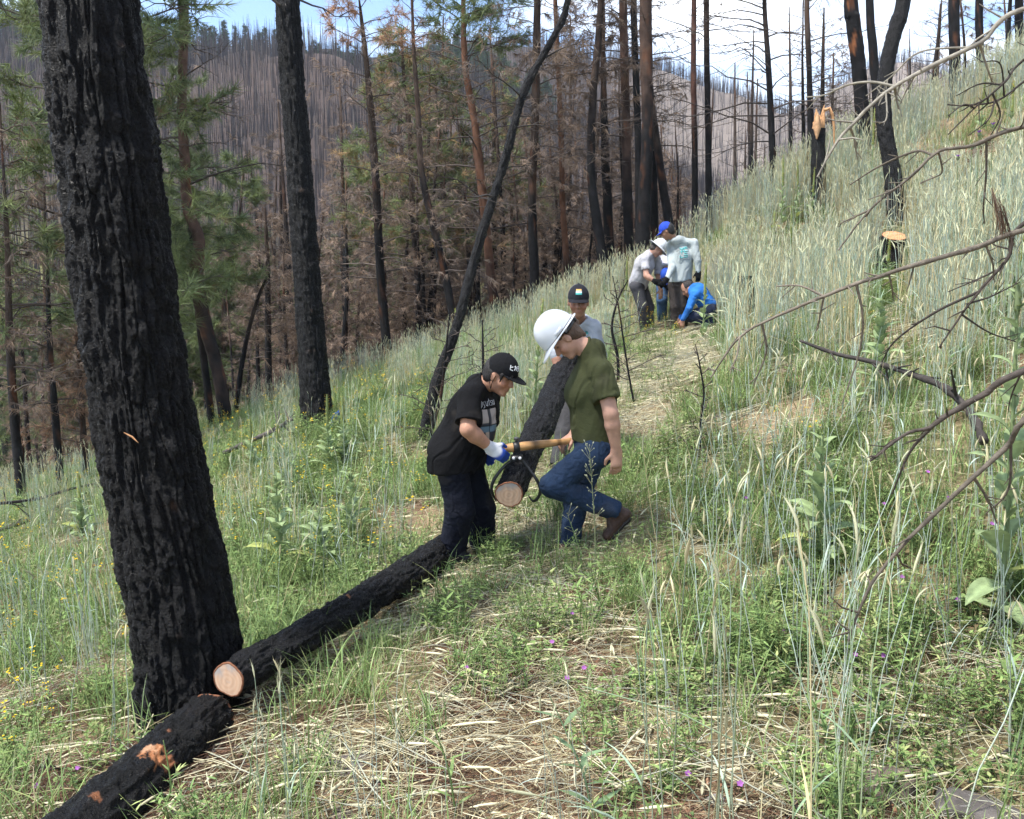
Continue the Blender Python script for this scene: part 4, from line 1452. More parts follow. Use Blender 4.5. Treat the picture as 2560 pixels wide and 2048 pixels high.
def in_the_way(p, h):
    bad = np.zeros(len(p), bool)
    for f in (0.3, 0.6, 0.85, 1.0):
        q = p + np.array([0, 0, 1.0]) * (h * f)[:, None]
        uu, vv = proj(q)
        for poly, yl, keep in OPEN_:
            bad |= in_poly(uu, vv, poly) & (p[:, 1] < yl) & (_gs.uniform(0, 1, len(p)) > keep)
    return bad


def height_at(u, v, p):
    """grass is knee high on the left and behind, breast high up the right slope"""
    h = np.interp(u, [0, 500, 1150, 1500, 1900], [0.62, 0.52, 0.5, 0.66, 0.9])
    return h


# tall pale rye: dense on the slope, sparse in the trodden and green parts
p, u, v = field(24000, 2.3, 27)
path, grn, bare, left, low = in_poly(u, v, PATH), in_poly(u, v, GREENP), in_poly(u, v, BARE_), in_poly(u, v, LEFTG), in_poly(u, v, LOWL)
dens = np.full(len(p), 0.85)
dens[u < 1200] = 0.55
dens[left] = 0.2
dens[(u < 560) & (v > 1150)] = 0.16
dens[grn | bare | path | low] = 0.0
dens[(v > 1000) & (u > 1480) & (dens > 0)] = 0.3
dens *= np.where(p[:, 1] < 9, 0.6, 1.0)
patch = fbm(np.stack([p[:, 0] * 0.8, p[:, 1] * 0.8, p[:, 0] * 0], -1), 3, 15)
dens *= np.clip(0.55 + 1.3 * patch, 0.05, 1)
hh = height_at(u, v, p)
k = (_gs.uniform(0, 1, len(p)) < dens) & clear_of(p, 0.08) & ~in_the_way(p, hh)
_o = put('tall_rye_grass', 'tall pale blue green rye covering the slope', p[k], _rc, 6, 0.8, 1.12, 0.07, size=hh[k] / 0.92)
p, u, v = field(5200, 2.4, 9)
path, grn, bare, left, low = in_poly(u, v, PATH), in_poly(u, v, GREENP), in_poly(u, v, BARE_), in_poly(u, v, LEFTG), in_poly(u, v, LOWL)
dens = np.where(grn, 0.26, np.where(bare, 0.13, np.where(path, 0.012, np.where(low, 0.03, 0.10))))
dens = np.where((u < 1500) & (v > 1650), dens * 0.2, dens)
dens = np.where((p[:, 1] < 3.4), dens * 0.35, dens)
hh = np.full(len(p), 0.72)
k = (_gs.uniform(0, 1, len(p)) < dens) & clear_of(p, 0.1) & ~in_the_way(p, hh)
_ex = [hit(uu + _gs.normal(0, 14), vv + _gs.normal(0, 14)) for (uu, vv, nn) in ((228, 1690, 7), (205, 1660, 5), (270, 1640, 5), (85, 1780, 5), (120, 1560, 4), (40, 1600, 4), (1900, 1480, 3), (2075, 1560, 4), (2110, 1900, 3), (2190, 2000, 3), (2060, 1960, 3),
                                                                    (2420, 1700, 5), (2500, 1640, 4), (2330, 1560, 4), (1780, 1720, 3), (1680, 1830, 2), (2545, 1900, 3)) for _ in range(nn)]
p = np.concatenate([p[k], np.array(_ex)])
k = np.ones(len(p), bool)
put('sparse_rye_grass', 'single rye and wheat stalks standing over the green herbs', p[k], _rs, 6, 0.65, 1.0, 0.14)
# flattened straw
p, u, v = field(7000, 2.2, 16)
path, grn, bare, left, low = in_poly(u, v, PATH), in_poly(u, v, GREENP), in_poly(u, v, BARE_), in_poly(u, v, LEFTG), in_poly(u, v, LOWL)
dens = np.where(path, 1.0, np.where(bare, 0.9, np.where(grn, 0.16, np.where(left, 0.2, np.where(low, 0.45, 0.22)))))
k = _gs.uniform(0, 1, len(p)) < dens * np.where(p[:, 1] < 6, 0.56, 0.95)
put('flattened_straw', 'pale straw trodden flat along the path', p[k], _sc, 6, 0.8, 1.25, 0.04, slope=True)
# brown pine needles on the open soil
_lc = sources("litter", [clump_litter(700 + i, 90, 0.22) for i in range(4)], M['straw'])
p, u, v = field(2600, 2.2, 8)
k = (in_poly(u, v, BARE_) | in_poly(u, v, LOWL) | (in_poly(u, v, PATH) & (_gs.uniform(0, 1, len(p)) < 0.5))) & (fbm(p * 1.2, 2, 44) > -0.25)
put('pine_needle_litter', 'rust brown pine needles littering the open soil', p[k], _lc, 4, 0.8, 1.3, 0.04, slope=True)
# green grass
p, u, v = field(20000, 2.2, 19)
path, grn, bare, left, low = in_poly(u, v, PATH), in_poly(u, v, GREENP), in_poly(u, v, BARE_), in_poly(u, v, LEFTG), in_poly(u, v, LOWL)
patch = fbm(np.stack([p[:, 0] * 1.1, p[:, 1] * 1.1, p[:, 0] * 0], -1), 3, 25)
dens = np.where(path, np.where(v < 1130, 0.10, np.where(v < 1420, 0.4, np.where(v < 1780, 0.65, 0.32))), np.where(bare, 0.22, np.where(grn, 0.8, np.where(left, 0.95, np.where(low, 0.3, 0.75))))) * np.clip(0.75 + 0.9 * patch, 0.05, 1.2)
k = (_gs.uniform(0, 1, len(p)) < dens) & clear_of(p, -0.12)
put('green_grass', 'short green grass growing through the straw', p[k], _gcl, 4, 0.55, 1.05, 0.1)
# leafy herbs
p, u, v = field(12000, 2.2, 13)
path, grn, bare, left, low = in_poly(u, v, PATH), in_poly(u, v, GREENP), in_poly(u, v, BARE_), in_poly(u, v, LEFTG), in_poly(u, v, LOWL)
patch = fbm(np.stack([p[:, 0] * 1.4, p[:, 1] * 1.4, p[:, 0] * 0], -1), 3, 35)
dens = np.where(path, np.where((v < 1780) & (v > 1130), 0.26, 0.10), np.where(bare, 0.34, np.where(grn, 0.85, np.where(left, 0.6, np.where(low, 0.3, 0.25))))) * np.clip(0.7 + 1.0 * patch, 0.05, 1.2)
k = (_gs.uniform(0, 1, len(p)) < dens) & clear_of(p, -0.12)
put('leafy_herbs', 'low leafy green herbs covering the slope', p[k], _hc, 4, 0.6, 1.15, 0.12)
# yellow flowered herbs
p, u, v = field(900, 4, 15)
dens = np.where(in_poly(u, v, LEFTG), 0.85, np.where((u < 500) & (v > 1200), 0.5, np.where((u > 1480) & (u < 1700) & (v < 900), 0.6, 0.03)))
k = (_gs.uniform(0, 1, len(p)) < dens) & clear_of(p)
put('yellow_wildflowers', 'small yellow wildflowers scattered through the grass', p[k], _yc, 3, 0.6, 1.1, 0.1)

# ------------------------------------------------------------------ bodies and clothes: signed distance fields meshed as one surface each
class Field:
    def __init__(self, pts, res, pad=0.2):
        pts = np.asarray(pts, float)
        self.lo, self.hi, self.res = pts.min(0) - pad, pts.max(0) + pad, res
        self.n = np.ceil((self.hi - self.lo) / res).astype(int) + 1
        self.f = np.full(self.n, 1.0, np.float32)
        self.ax = [self.lo[i] + np.arange(self.n[i]) * res for i in range(3)]

    def _win(self, lo, hi):
        a = np.clip(np.floor((lo - self.lo) / self.res).astype(int), 0, self.n)
        b = np.clip(np.ceil((hi - self.lo) / self.res).astype(int) + 1, 0, self.n)
        if (b <= a).any():
            return None, None
        s = tuple(slice(a[i], b[i]) for i in range(3))
        g = np.stack(np.meshgrid(self.ax[0][s[0]], self.ax[1][s[1]], self.ax[2][s[2]], indexing='ij'), -1)
        return s, g

    def _join(self, s, d, k, cut=False):
        d = d.astype(np.float32)
        a = self.f[s]
        if cut:
            d = -d
            if k > 0:
                h = np.clip(0.5 - 0.5 * (d - a) / k * -1, 0, 1)
                h = np.clip(0.5 + 0.5 * (d - a) / k, 0, 1)
                self.f[s] = a * (1 - h) + d * h + k * h * (1 - h)
            else:
                self.f[s] = np.maximum(a, d)
            return
        if k > 0:
            h = np.clip(0.5 + 0.5 * (a - d) / k, 0, 1)
            self.f[s] = a * (1 - h) + d * h - k * h * (1 - h)
        else:
            self.f[s] = np.minimum(a, d)

    def cone(self, a, b, ra, rb, k=0.02, wide=None, ws=1.0, cut=False):
        """round cone; wide: unit direction along which the section is ws times as broad"""
        a, b = np.asarray(a, float), np.asarray(b, float)
        m = max(ra, rb) * max(ws, 1) + 2 * k + 3 * self.res
        s, g = self._win(np.minimum(a, b) - m, np.maximum(a, b) + m)
        if s is None:
            return
        ba = b - a
        pa = g - a
        t = np.clip((pa @ ba) / (ba @ ba + 1e-12), 0, 1)
        q = pa - t[..., None] * ba
        if wide is not None:
            w = unit(wide)
            q = q - (q @ w)[..., None] * w * (1 - 1 / ws)
        self._join(s, np.linalg.norm(q, axis=-1) - (ra + (rb - ra) * t), k, cut)

    def ell(self, c, ax, rad, k=0.02, cut=False):
        """ellipsoid with axes the rows of ax"""
        c, rad, ax = np.asarray(c, float), np.asarray(rad, float), np.asarray(ax, float)
        m = rad.max() + 2 * k + 3 * self.res
        s, g = self._win(c - m, c + m)
        if s is None:
            return
        q = (g - c) @ ax.T
        k0 = np.linalg.norm(q / rad, axis=-1)
        k1 = np.linalg.norm(q / rad ** 2, axis=-1) + 1e-9
        self._join(s, k0 * (k0 - 1) / k1, k, cut)

    def plane_cut(self, p, n):
        """remove what lies on the side the normal points to"""
        g = np.stack(np.meshgrid(*self.ax, indexing='ij'), -1)
        d = ((g - np.asarray(p)) @ unit(n)).astype(np.float32)
        self.f = np.maximum(self.f, d)

    def mesh(self):
        """naive surface nets -> (verts, quads)"""
        f = self.f
        f[0], f[-1], f[:, 0], f[:, -1], f[:, :, 0], f[:, :, -1] = 1, 1, 1, 1, 1, 1
        s = f < 0
        c = s[:-1, :-1, :-1].astype(np.int8)
        for dx, dy, dz in ((1, 0, 0), (0, 1, 0), (0, 0, 1), (1, 1, 0), (1, 0, 1), (0, 1, 1), (1, 1, 1)):
            c = c + s[dx:f.shape[0] - 1 + dx, dy:f.shape[1] - 1 + dy, dz:f.shape[2] - 1 + dz]
        act = (c > 0) & (c < 8)
        idx = np.argwhere(act)
        num = -np.ones(act.shape, np.int64)
        num[act] = np.arange(len(idx))
        corner = np.array([[x, y, z] for x in (0, 1) for y in (0, 1) for z in (0, 1)])
        vals = np.stack([f[idx[:, 0] + k[0], idx[:, 1] + k[1], idx[:, 2] + k[2]] for k in corner], 1)
        acc, cnt = np.zeros((len(idx), 3)), np.zeros(len(idx))
        for i in range(8):
            for j in range(i + 1, 8):
                if np.abs(corner[i] - corner[j]).sum() != 1:
                    continue
                a, b = vals[:, i], vals[:, j]
                x = (a < 0) != (b < 0)
                t = np.where(x, a / (a - b + 1e-12), 0)[:, None]
                acc += np.where(x[:, None], corner[i] + t * (corner[j] - corner[i]), 0)
                cnt += x
        v = self.lo + (idx + acc / cnt[:, None]) * self.res
        quads = []
        for ax in range(3):
            o = [1, 2] if ax == 0 else ([2, 0] if ax == 1 else [0, 1])
            sl0 = [slice(None)] * 3
            sl1 = [slice(None)] * 3
            sl0[ax], sl1[ax] = slice(0, -1), slice(1, None)
            e = s[tuple(sl0)] != s[tuple(sl1)]
            p = np.argwhere(e)
            ok = (p[:, o[0]] > 0) & (p[:, o[1]] > 0)
            p = p[ok]
            inside = s[p[:, 0], p[:, 1], p[:, 2]]
            def at(d0, d1):
                q = p.copy()
                q[:, o[0]] += d0
                q[:, o[1]] += d1
                return num[q[:, 0], q[:, 1], q[:, 2]]
            a, b, c_, d = at(-1, -1), at(0, -1), at(0, 0), at(-1, 0)
            q = np.stack([a, b, c_, d], -1)
            q[~inside] = q[~inside][:, ::-1]
            quads.append(q)
        q = np.concatenate(quads)
        q = q[(q >= 0).all(1)]
        # light smoothing
        for _ in range(2):
            nb, cn = np.zeros_like(v), np.zeros(len(v))
            for i in range(4):
                np.add.at(nb, q[:, i], v[q[:, (i + 1) % 4]])
                np.add.at(cn, q[:, i], 1)
            v = 0.55 * v + 0.45 * nb / np.maximum(cn, 1)[:, None]
        return v, q


def normals_of(v, q):
    n = np.cross(v[q[:, 2]] - v[q[:, 0]], v[q[:, 3]] - v[q[:, 1]])
    r = np.zeros_like(v)
    for i in range(4):
        np.add.at(r, q[:, i], n)
    return r / (np.linalg.norm(r, axis=1, keepdims=True) + 1e-12)


def field_obj(fd, name, mat, parent, col, org, folds=0.0, fscale=9.0, fdir=None, seed=0):
    v, q = fd.mesh()
    if folds:
        n = normals_of(v, q)
        p = v * fscale
        if fdir is not None:                       # folds run along fdir
            d = unit(fdir)
            p = p - (p @ d)[:, None] * d * 0.72
        a = fbm(p, 3, seed)
        v = v + n * (folds * (0.6 * (1 - 2 * np.abs(a)) - 0.9 * np.exp(-(a / 0.11) ** 2)))[:, None]
    c = col(v) if callable(col) else np.broadcast_to(np.asarray(col, float), v.shape)
    if folds and not callable(col):             # soot and dust rubbed into the cloth
        c = c * (1 - 0.32 * smooth(0.15, 0.7, fbm(v * 5.5, 3, seed + 70)))[:, None]
        d_ = 0.10 * smooth(0.3, 0.8, fbm(v * 7 + 3, 3, seed + 80))[:, None]
        c = c * (1 - d_) + np.array([0.16, 0.13, 0.10]) * d_
    mb = MB()
    mb.add(v - org, q, None, c)
    return mb.build(name, mat, parent)


def frame(f, up):
    f = unit(f)
    l = unit(np.cross(up, f))
    u = np.cross(f, l)
    return f, l, u            # forward, left, up


def add_hand(fd, wr, d, n, side, k=0.012, curl=0.5, s=1.0, fat=1.0):
    """hand: wrist, direction of the fingers, back-of-hand normal, thumb side"""
    d, n = unit(d), unit(n)
    t = unit(side - (np.dot(side, d)) * d)
    fd.cone(wr, wr + d * 0.085 * s, 0.022 * s * fat, 0.021 * s * fat, k, t, 1.75)
    for i, (o, ln) in enumerate(((0.030, 0.070), (0.010, 0.080), (-0.010, 0.074), (-0.029, 0.058))):
        a = wr + d * 0.085 * s + t * o * s
        dd = d
        for j in range(3):
            ang = curl * (0.8 if j == 0 else 1.0)
            dd = unit(dd * math.cos(ang) - n * math.sin(ang))
            b = a + dd * ln * s * (0.45, 0.32, 0.25)[j]
            fd.cone(a, b, 0.0095 * s * fat, 0.0082 * s * fat, 0.004)
            a = b
    a = wr + d * 0.02 * s + t * 0.03 * s
    b = a + unit(d * 0.7 + t * 0.7 - n * 0.2) * 0.045 * s
    c = b + unit(d * 0.9 + t * 0.1 - n * (0.2 + curl * 0.5)) * 0.036 * s
    fd.cone(a, b, 0.0135 * s * fat, 0.0115 * s * fat, 0.008)
    fd.cone(b, c, 0.0115 * s * fat, 0.009 * s * fat, 0.004)


def dome(mb, c, f, l, u, rf, rl, ru, col, nseg=40, nr=14, e0=0.0):
    """upper half ellipsoid shell"""
    v = np.zeros((nr, nseg, 3))
    for i in range(nr):
        e = e0 + (math.pi / 2 - e0) * i / (nr - 1)
        for j in range(nseg):
            a = 2 * math.pi * j / nseg
            v[i, j] = c + f * rf * math.cos(e) * math.cos(a) + l * rl * math.cos(e) * math.sin(a) + u * ru * math.sin(e)
    mb.grid(v, col if np.ndim(col) > 1 else np.broadcast_to(np.asarray(col, float), (nr, nseg, 3)), wrap=True)


def cap_parts(root, org, c, f, l, u, s, col, brim_col, panel=None, brim=0.075, flat=False):
    """baseball cap as crown and brim (parts of the cap)"""
    rf, rl, ru = 0.107 * s, 0.088 * s, 0.105 * s
    mb = MB()
    nseg, nr = 44, 16
    cc = np.broadcast_to(np.asarray(col, float), (nr, nseg, 3)).copy()
    if panel is not None:
        for j in range(nseg):
            a = 2 * math.pi * j / nseg
            if math.cos(a) < 0.25:
                cc[:, j] = panel
    dome(mb, c - org, f, l, u, rf, rl, ru, cc, nseg, nr, -0.12)
    mb.tube([c - org + u * ru * 1.0, c - org + u * (ru + 0.006 * s)], [0.008 * s, 0.004 * s], 8, col, True)
    crown = mb.build('crown', M['cloth'], root)
    mb = MB()
    v0, v1 = [], []
    na, nr2 = 21, 7
    g0 = np.zeros((nr2, na, 3))
    for i in range(nr2):
        t = i / (nr2 - 1)
        for j in range(na):
            a = (j / (na - 1) - 0.5) * 2 * 1.12
            ext = brim * s * t * max(0.0, math.cos(a * 1.15)) ** 0.6
            bend = 0.0 if flat else 0.016 * s * t * (math.sin(a) ** 2)
            g0[i, j] = c + f * (rf * math.cos(a) + ext) + l * rl * math.sin(a) * (1 + 0.05 * t) - u * (0.008 * s + (0.10 if flat else 0.22) * ext + bend)
    mb.grid(g0 - org, np.broadcast_to(np.asarray(brim_col, float), g0.shape))
    mb.grid((g0 - u * 0.004)[:, ::-1] - org, np.broadcast_to(np.asarray(brim_col, float) * 0.8, g0.shape))
    mb.grid(np.stack([g0[-1], g0[-1] - u * 0.004], 0) - org, np.broadcast_to(np.asarray(brim_col, float), (2, na, 3)))
    mb.build('brim', M['cloth'], root)
    return (rf, rl, ru), crown


def on_dome(c, f, l, u, R3, az, el, out=1.012):
    return c + (f * R3[0] * math.cos(el) * math.cos(az) + l * R3[1] * math.cos(el) * math.sin(az) + u * R3[2] * math.sin(el)) * out


def face_col(hc, f, l, u, s, skin, lip=(0.30, 0.125, 0.10), brow=(0.025, 0.016, 0.012), smile=0.0, parted=False):
    skin = np.asarray(skin, float)
    def fn(v):
        q = v - hc
        x, y, z = q @ f / s, q @ l / s, q @ u / s
        c = np.broadcast_to(skin, v.shape).copy()
        c = c * (1 + 0.10 * fbm(v * 18, 2, 7))[:, None]
        def put_(m, col, w=1.0):
            w_ = (m * w)[:, None]
            c[:] = c * (1 - w_) + np.asarray(col) * w_
        front = smooth(0.045, 0.065, x)
        put_(front * smooth(0.016, 0.006, np.abs(z + 0.062 - smile * 4 * y * y)) * smooth(0.030, 0.022, np.abs(y)), lip, 0.55)
        if parted:
            put_(front * smooth(0.006, 0.003, np.abs(z + 0.062 - smile * 4 * y * y)) * smooth(0.022, 0.016, np.abs(y)), (0.75, 0.68, 0.62))
        for sd in (-1, 1):
            e = smooth(1.25, 0.8, np.sqrt(((y - sd * 0.032) / 0.0145) ** 2 + ((z - 0.004) / 0.0055) ** 2))
            put_(front * e, (0.05, 0.035, 0.03), 0.65)
            b = smooth(1.2, 0.8, np.sqrt(((y - sd * 0.034) / 0.022) ** 2 + ((z - 0.026 + 3 * (y - sd * 0.034) ** 2) / 0.0055) ** 2))
            put_(front * b, brow, 0.85)
            ck = smooth(1.3, 0.5, np.sqrt(((y - sd * 0.042) / 0.03) ** 2 + ((z + 0.03) / 0.025) ** 2))
            put_(front * ck, skin * np.array([1.12, 0.86, 0.82]), 0.5)
        return np.clip(c, 0.003, 1)
    return fn


def add_head(fd, hc, f, l, u, s):
    ax = np.array([f, l, u])
    fd.ell(hc + (u * 0.022 - f * 0.012) * s, ax, np.array([0.098, 0.076, 0.100]) * s, 0.02)
    fd.ell(hc + (f * 0.028 - u * 0.045) * s, ax, np.array([0.062, 0.058, 0.068]) * s, 0.03)
    fd.ell(hc + (f * 0.066 - u * 0.098) * s, ax, np.array([0.024, 0.028, 0.020]) * s, 0.022)
    fd.cone(hc + (f * 0.083 + u * 0.010) * s, hc + (f * 0.106 - u * 0.026) * s, 0.009 * s, 0.0145 * s, 0.012)
    for sd in (-1, 1):
        fd.ell(hc + (f * 0.094 - u * 0.030 + l * sd * 0.012) * s, ax, np.array([0.012, 0.009, 0.009]) * s, 0.006)
        fd.ell(hc + (f * 0.078 + u * 0.022 + l * sd * 0.033) * s, ax, np.array([0.015, 0.028, 0.009]) * s, 0.012)
        fd.ell(hc + (f * 0.058 - u * 0.030 + l * sd * 0.042) * s, ax, np.array([0.028, 0.024, 0.024]) * s, 0.02)
        fd.ell(hc + (f * 0.092 + u * 0.004 + l * sd * 0.032) * s, ax, np.array([0.014, 0.015, 0.009]) * s, 0.012, cut=True)
        fd.ell(hc + (-f * 0.002 - u * 0.008 + l * sd * 0.078) * s, ax, np.array([0.020, 0.010, 0.031]) * s, 0.008)
        fd.ell(hc + (f * 0.003 - u * 0.005 + l * sd * 0.090) * s, ax, np.array([0.009, 0.007, 0.016]) * s, 0.004, cut=True)
    fd.cone(hc + (f * 0.088 - u * 0.056 + l * 0.016) * s, hc + (f * 0.088 - u * 0.056 - l * 0.016) * s, 0.0075 * s, 0.0075 * s, 0.008)
    fd.cone(hc + (f * 0.084 - u * 0.069 + l * 0.013) * s, hc + (f * 0.084 - u * 0.069 - l * 0.013) * s, 0.0085 * s, 0.0085 * s, 0.008)


def person(label, J, o):
    """J: joints as world points; o: build and clothing"""
    res = o.get('res', 0.007)
    s = o.get('s', 1.0)
    root = empty('person', label, 'person', 'people at work on the slope')
    org = np.array(o['origin'], float)
    root.location = org
    hc = J['head']
    f, l, u = frame(o['face'], o['up'])
    lat = unit(J['shL'] - J['shR'])
    latp = unit(J['hipL'] - J['hipR'])
    skin = np.asarray(o['skin'])
    am = o.get('arm', 1.0)
    # ---- body: one continuous surface
    fd = Field(list(J.values()) + [hc + u * 0.12 * s, hc - u * 0.12 * s], res)
    add_head(fd, hc, f, l, u, s * o.get('hs', 1.0))
    fd.cone(J['neck'] - unit(hc - J['neck']) * 0.04, hc - u * 0.05 * s - f * 0.018 * s, 0.060 * s, 0.052 * s, 0.03)
    fd.cone(J['pelvis'], J['chest'], 0.085 * s, 0.10 * s, 0.04, lat, 1.35)
    fd.cone(J['chest'], J['neck'], 0.085 * s, 0.054 * s, 0.03, lat, 1.2)
    for sd in 'LR':
        fd.cone(J['neck'], J['sh' + sd], 0.046 * s, 0.040 * s, 0.02)
        fd.cone(J['sh' + sd], J['el' + sd], 0.048 * s * am, 0.040 * s * am, 0.02)
        mid = J['el' + sd] + (J['wr' + sd] - J['el' + sd]) * 0.3
        fd.cone(J['el' + sd], mid, 0.040 * s * am, 0.041 * s * am, 0.015)
        fd.cone(mid, J['wr' + sd], 0.041 * s * am, 0.027 * s * (0.5 + 0.5 * am), 0.015)
        if not o.get('gloves'):
            h = o['hand' + sd]
            add_hand(fd, J['wr' + sd], h[0], h[1], h[2], 0.012, h[3], s)
        fd.cone(J['pelvis'], J['hip' + sd], 0.09 * s, 0.09 * s, 0.04)
        fd.cone(J['hip' + sd], J['kn' + sd], 0.075 * s, 0.055 * s, 0.03)
        fd.cone(J['kn' + sd], J['an' + sd], 0.055 * s, 0.035 * s, 0.02)
    field_obj(fd, 'body', M['skin'], root, face_col(hc, f, l, u, s * o.get('hs', 1.0), skin, smile=o.get('smile', 0), parted=o.get('parted', False)), org)
    # ---- shirt
    sh = o['shirt']
    k = sh.get('loose', 1.0)
    fd = Field([J[x] for x in ('pelvis', 'chest', 'neck', 'shL', 'shR', 'elL', 'elR', 'wrL', 'wrR', 'hipL', 'hipR')], res)
    for (a, b, ra, rb, ws) in sh.get('torso', [('pelvis', 'chest', 0.118, 0.122, 1.38), ('chest', 'neck', 0.118, 0.072, 1.35)]):
        A = J[a] if isinstance(a, str) else a
        B = J[b] if isinstance(b, str) else b
        if isinstance(b, str) and b == 'neck':
            B = B - unit(hc - J['neck']) * 0.030 * s
        fd.cone(A, B, ra * s * k, rb * s * k, 0.05, lat, ws)
    if 'bumps' in sh:
        for (c, r_) in sh['bumps']:
            fd.ell(c, np.eye(3), np.array(r_) * s, 0.05)
    for sd in 'LR':
        fd.cone(J['neck'] - u * 0.0 + (J['sh' + sd] - J['neck']) * 0.25, J['sh' + sd], 0.066 * s, 0.066 * s, 0.03)
        a, b, c = J['sh' + sd], J['el' + sd], J['wr' + sd]
        if sh['sleeve'] == 'long':
            fd.cone(a, b, 0.064 * s, 0.054 * s, 0.025)
            fd.cone(b, b + (c - b) * 0.94, 0.054 * s, 0.038 * s, 0.015)
        elif sh['sleeve'] == 'pushed':
            fd.cone(a, b, 0.064 * s, 0.054 * s, 0.025)
            fd.cone(b, b + (c - b) * 0.15, 0.054 * s, 0.052 * s, 0.015)
        else:
            e = a + (b - a) * sh.get('slen', 0.68)
            fd.cone(a, e, 0.070 * s, sh.get('swide', 0.070) * s, 0.028)
            d = unit(b - a)
            fd.cone(e + d * 0.005, e + d * 0.2, 0.056 * s, 0.056 * s, 0.0, cut=True)
            # clean cuff: cut the round end off
            m = 0.075 * s
            sl, g = fd._win(e - 0.16, e + 0.16)
            if sl is not None:
                dd = (g - e) @ d
                rad = np.linalg.norm((g - e) - dd[..., None] * d, axis=-1)
                cutd = np.maximum(-dd, np.maximum(rad - 0.10 * s, dd - 0.16))
                fd.f[sl] = np.maximum(fd.f[sl], -cutd.astype(np.float32))
    fd.plane_cut(sh['hem'][0], sh['hem'][1])
    nd = unit(hc - J['neck'])
    fd.cone(J['neck'] + nd * 0.052 * s, J['neck'] + nd * 0.25 * s, 0.068 * s, 0.10 * s, 0.01, cut=True)
    so = field_obj(fd, sh.get('name', 'shirt'), M['cloth'], root, sh['col'], org, sh.get('folds', 0.006), sh.get('fscale', 8), sh.get('fdir'), 5)
    # collar band
    mb = MB()
    th = np.linspace(0, 2 * math.pi, 29)
    cf = unit(np.cross(lat, nd))
    ring = np.array([J['neck'] + nd * 0.030 * s + lat * math.cos(t) * 0.068 * s + cf * math.sin(t) * 0.066 * s for t in th])
    mb.tube(ring - org, 0.0085 * s, 6, np.asarray(sh['col'] if not callable(sh['col']) else sh['colc']) * 0.92)
    mb.build('collar', M['cloth'], so)
    # ---- trousers
    tr = o['trousers']
    fd = Field([J[x] for x in ('pelvis', 'hipL', 'hipR', 'knL', 'knR', 'anL', 'anR')], res)
    sp = unit(J['chest'] - J['pelvis'])
    fd.cone(J['pelvis'] + sp * 0.08 * s, J['pelvis'] - sp * 0.02, 0.105 * s, 0.115 * s, 0.03, latp, 1.35)
    for sd in 'LR':
        w = tr['w']
        fd.cone(J['pelvis'], J['hip' + sd], 0.115 * s, 0.105 * s, 0.04)
        fd.cone(J['hip' + sd], J['kn' + sd], w[0] * s, w[1] * s, 0.03)
        fd.cone(J['kn' + sd], J['an' + sd], w[1] * s, w[2] * s, 0.02)
        d = unit(J['an' + sd] - J['kn' + sd])
        e = J['an' + sd] + d * 0.02
        sl, g = fd._win(e - 0.2, e + 0.2)
        if sl is not None:
            dd = (g - e) @ d
            rad = np.linalg.norm((g - e) - dd[..., None] * d, axis=-1)
            cutd = np.maximum(-dd, rad - 0.15)
            fd.f[sl] = np.maximum(fd.f[sl], -cutd.astype(np.float32))
        fd.cone(e - d * 0.05, e + d * 0.1, (w[2] - 0.014) * s, (w[2] - 0.014) * s, 0.0, cut=True)
    field_obj(fd, 'trousers', M[tr.get('mat', 'denim')], root, tr['col'], org, tr.get('folds', 0.005), 10, None, 9)
    # ---- shoes
    for sd in 'LR':
        an, toe = J['an' + sd], J['toe' + sd]
        fd = Field([an, toe], res, 0.16)
        sole = unit(np.cross(unit(toe - an), latp))
        heel = J.get('heel' + sd, an + np.array([0, 0, -0.055 * s]) - unit((toe - an) * np.array([1, 1, 0])) * 0.03 * s)
        fd.cone(an, heel, 0.046 * s, 0.038 * s, 0.03)
        fd.cone(heel, toe, 0.036 * s, 0.036 * s, 0.03, latp, 1.12)
        fd.cone(an, toe * 0.45 + an * 0.55, 0.046 * s, 0.034 * s, 0.03)
        shoe = field_obj(fd, 'shoe', M['leather'], root, o.get('shoe', (0.03, 0.025, 0.022)), org)
        fd = Field([heel, toe], res, 0.14)
        dn = unit(np.cross(unit(toe - heel), latp))
        dn = dn if np.dot(dn, heel - an) > 0 else -dn
        fd.cone(heel + dn * 0.030 * s, toe + dn * 0.028 * s, 0.016 * s, 0.015 * s, 0.0, latp, 2.5)
        fd.cone(heel + dn * 0.036 * s, heel + dn * 0.036 * s + (toe - heel) * 0.2, 0.017 * s, 0.017 * s, 0.005, latp, 2.3)
        field_obj(fd, 'sole', M['leather'], shoe, (0.018, 0.015, 0.014), org)
    # ---- gloves
    if o.get('gloves'):
        for sd in 'LR':
            h = o['hand' + sd]
            fd = Field([J['wr' + sd], J['wr' + sd] + unit(h[0]) * 0.15], res, 0.12)
            add_hand(fd, J['wr' + sd], h[0], h[1], h[2], 0.014, h[3], s, 1.18)
            fd.cone(J['wr' + sd] + unit(J['el' + sd] - J['wr' + sd]) * 0.045, J['wr' + sd], 0.036 * s, 0.033 * s, 0.012)
            field_obj(fd, 'glove', M['cloth'], root, o['gloves'](J['wr' + sd], unit(h[0]), unit(h[1]), unit(J['el' + sd] - J['wr' + sd])), org)
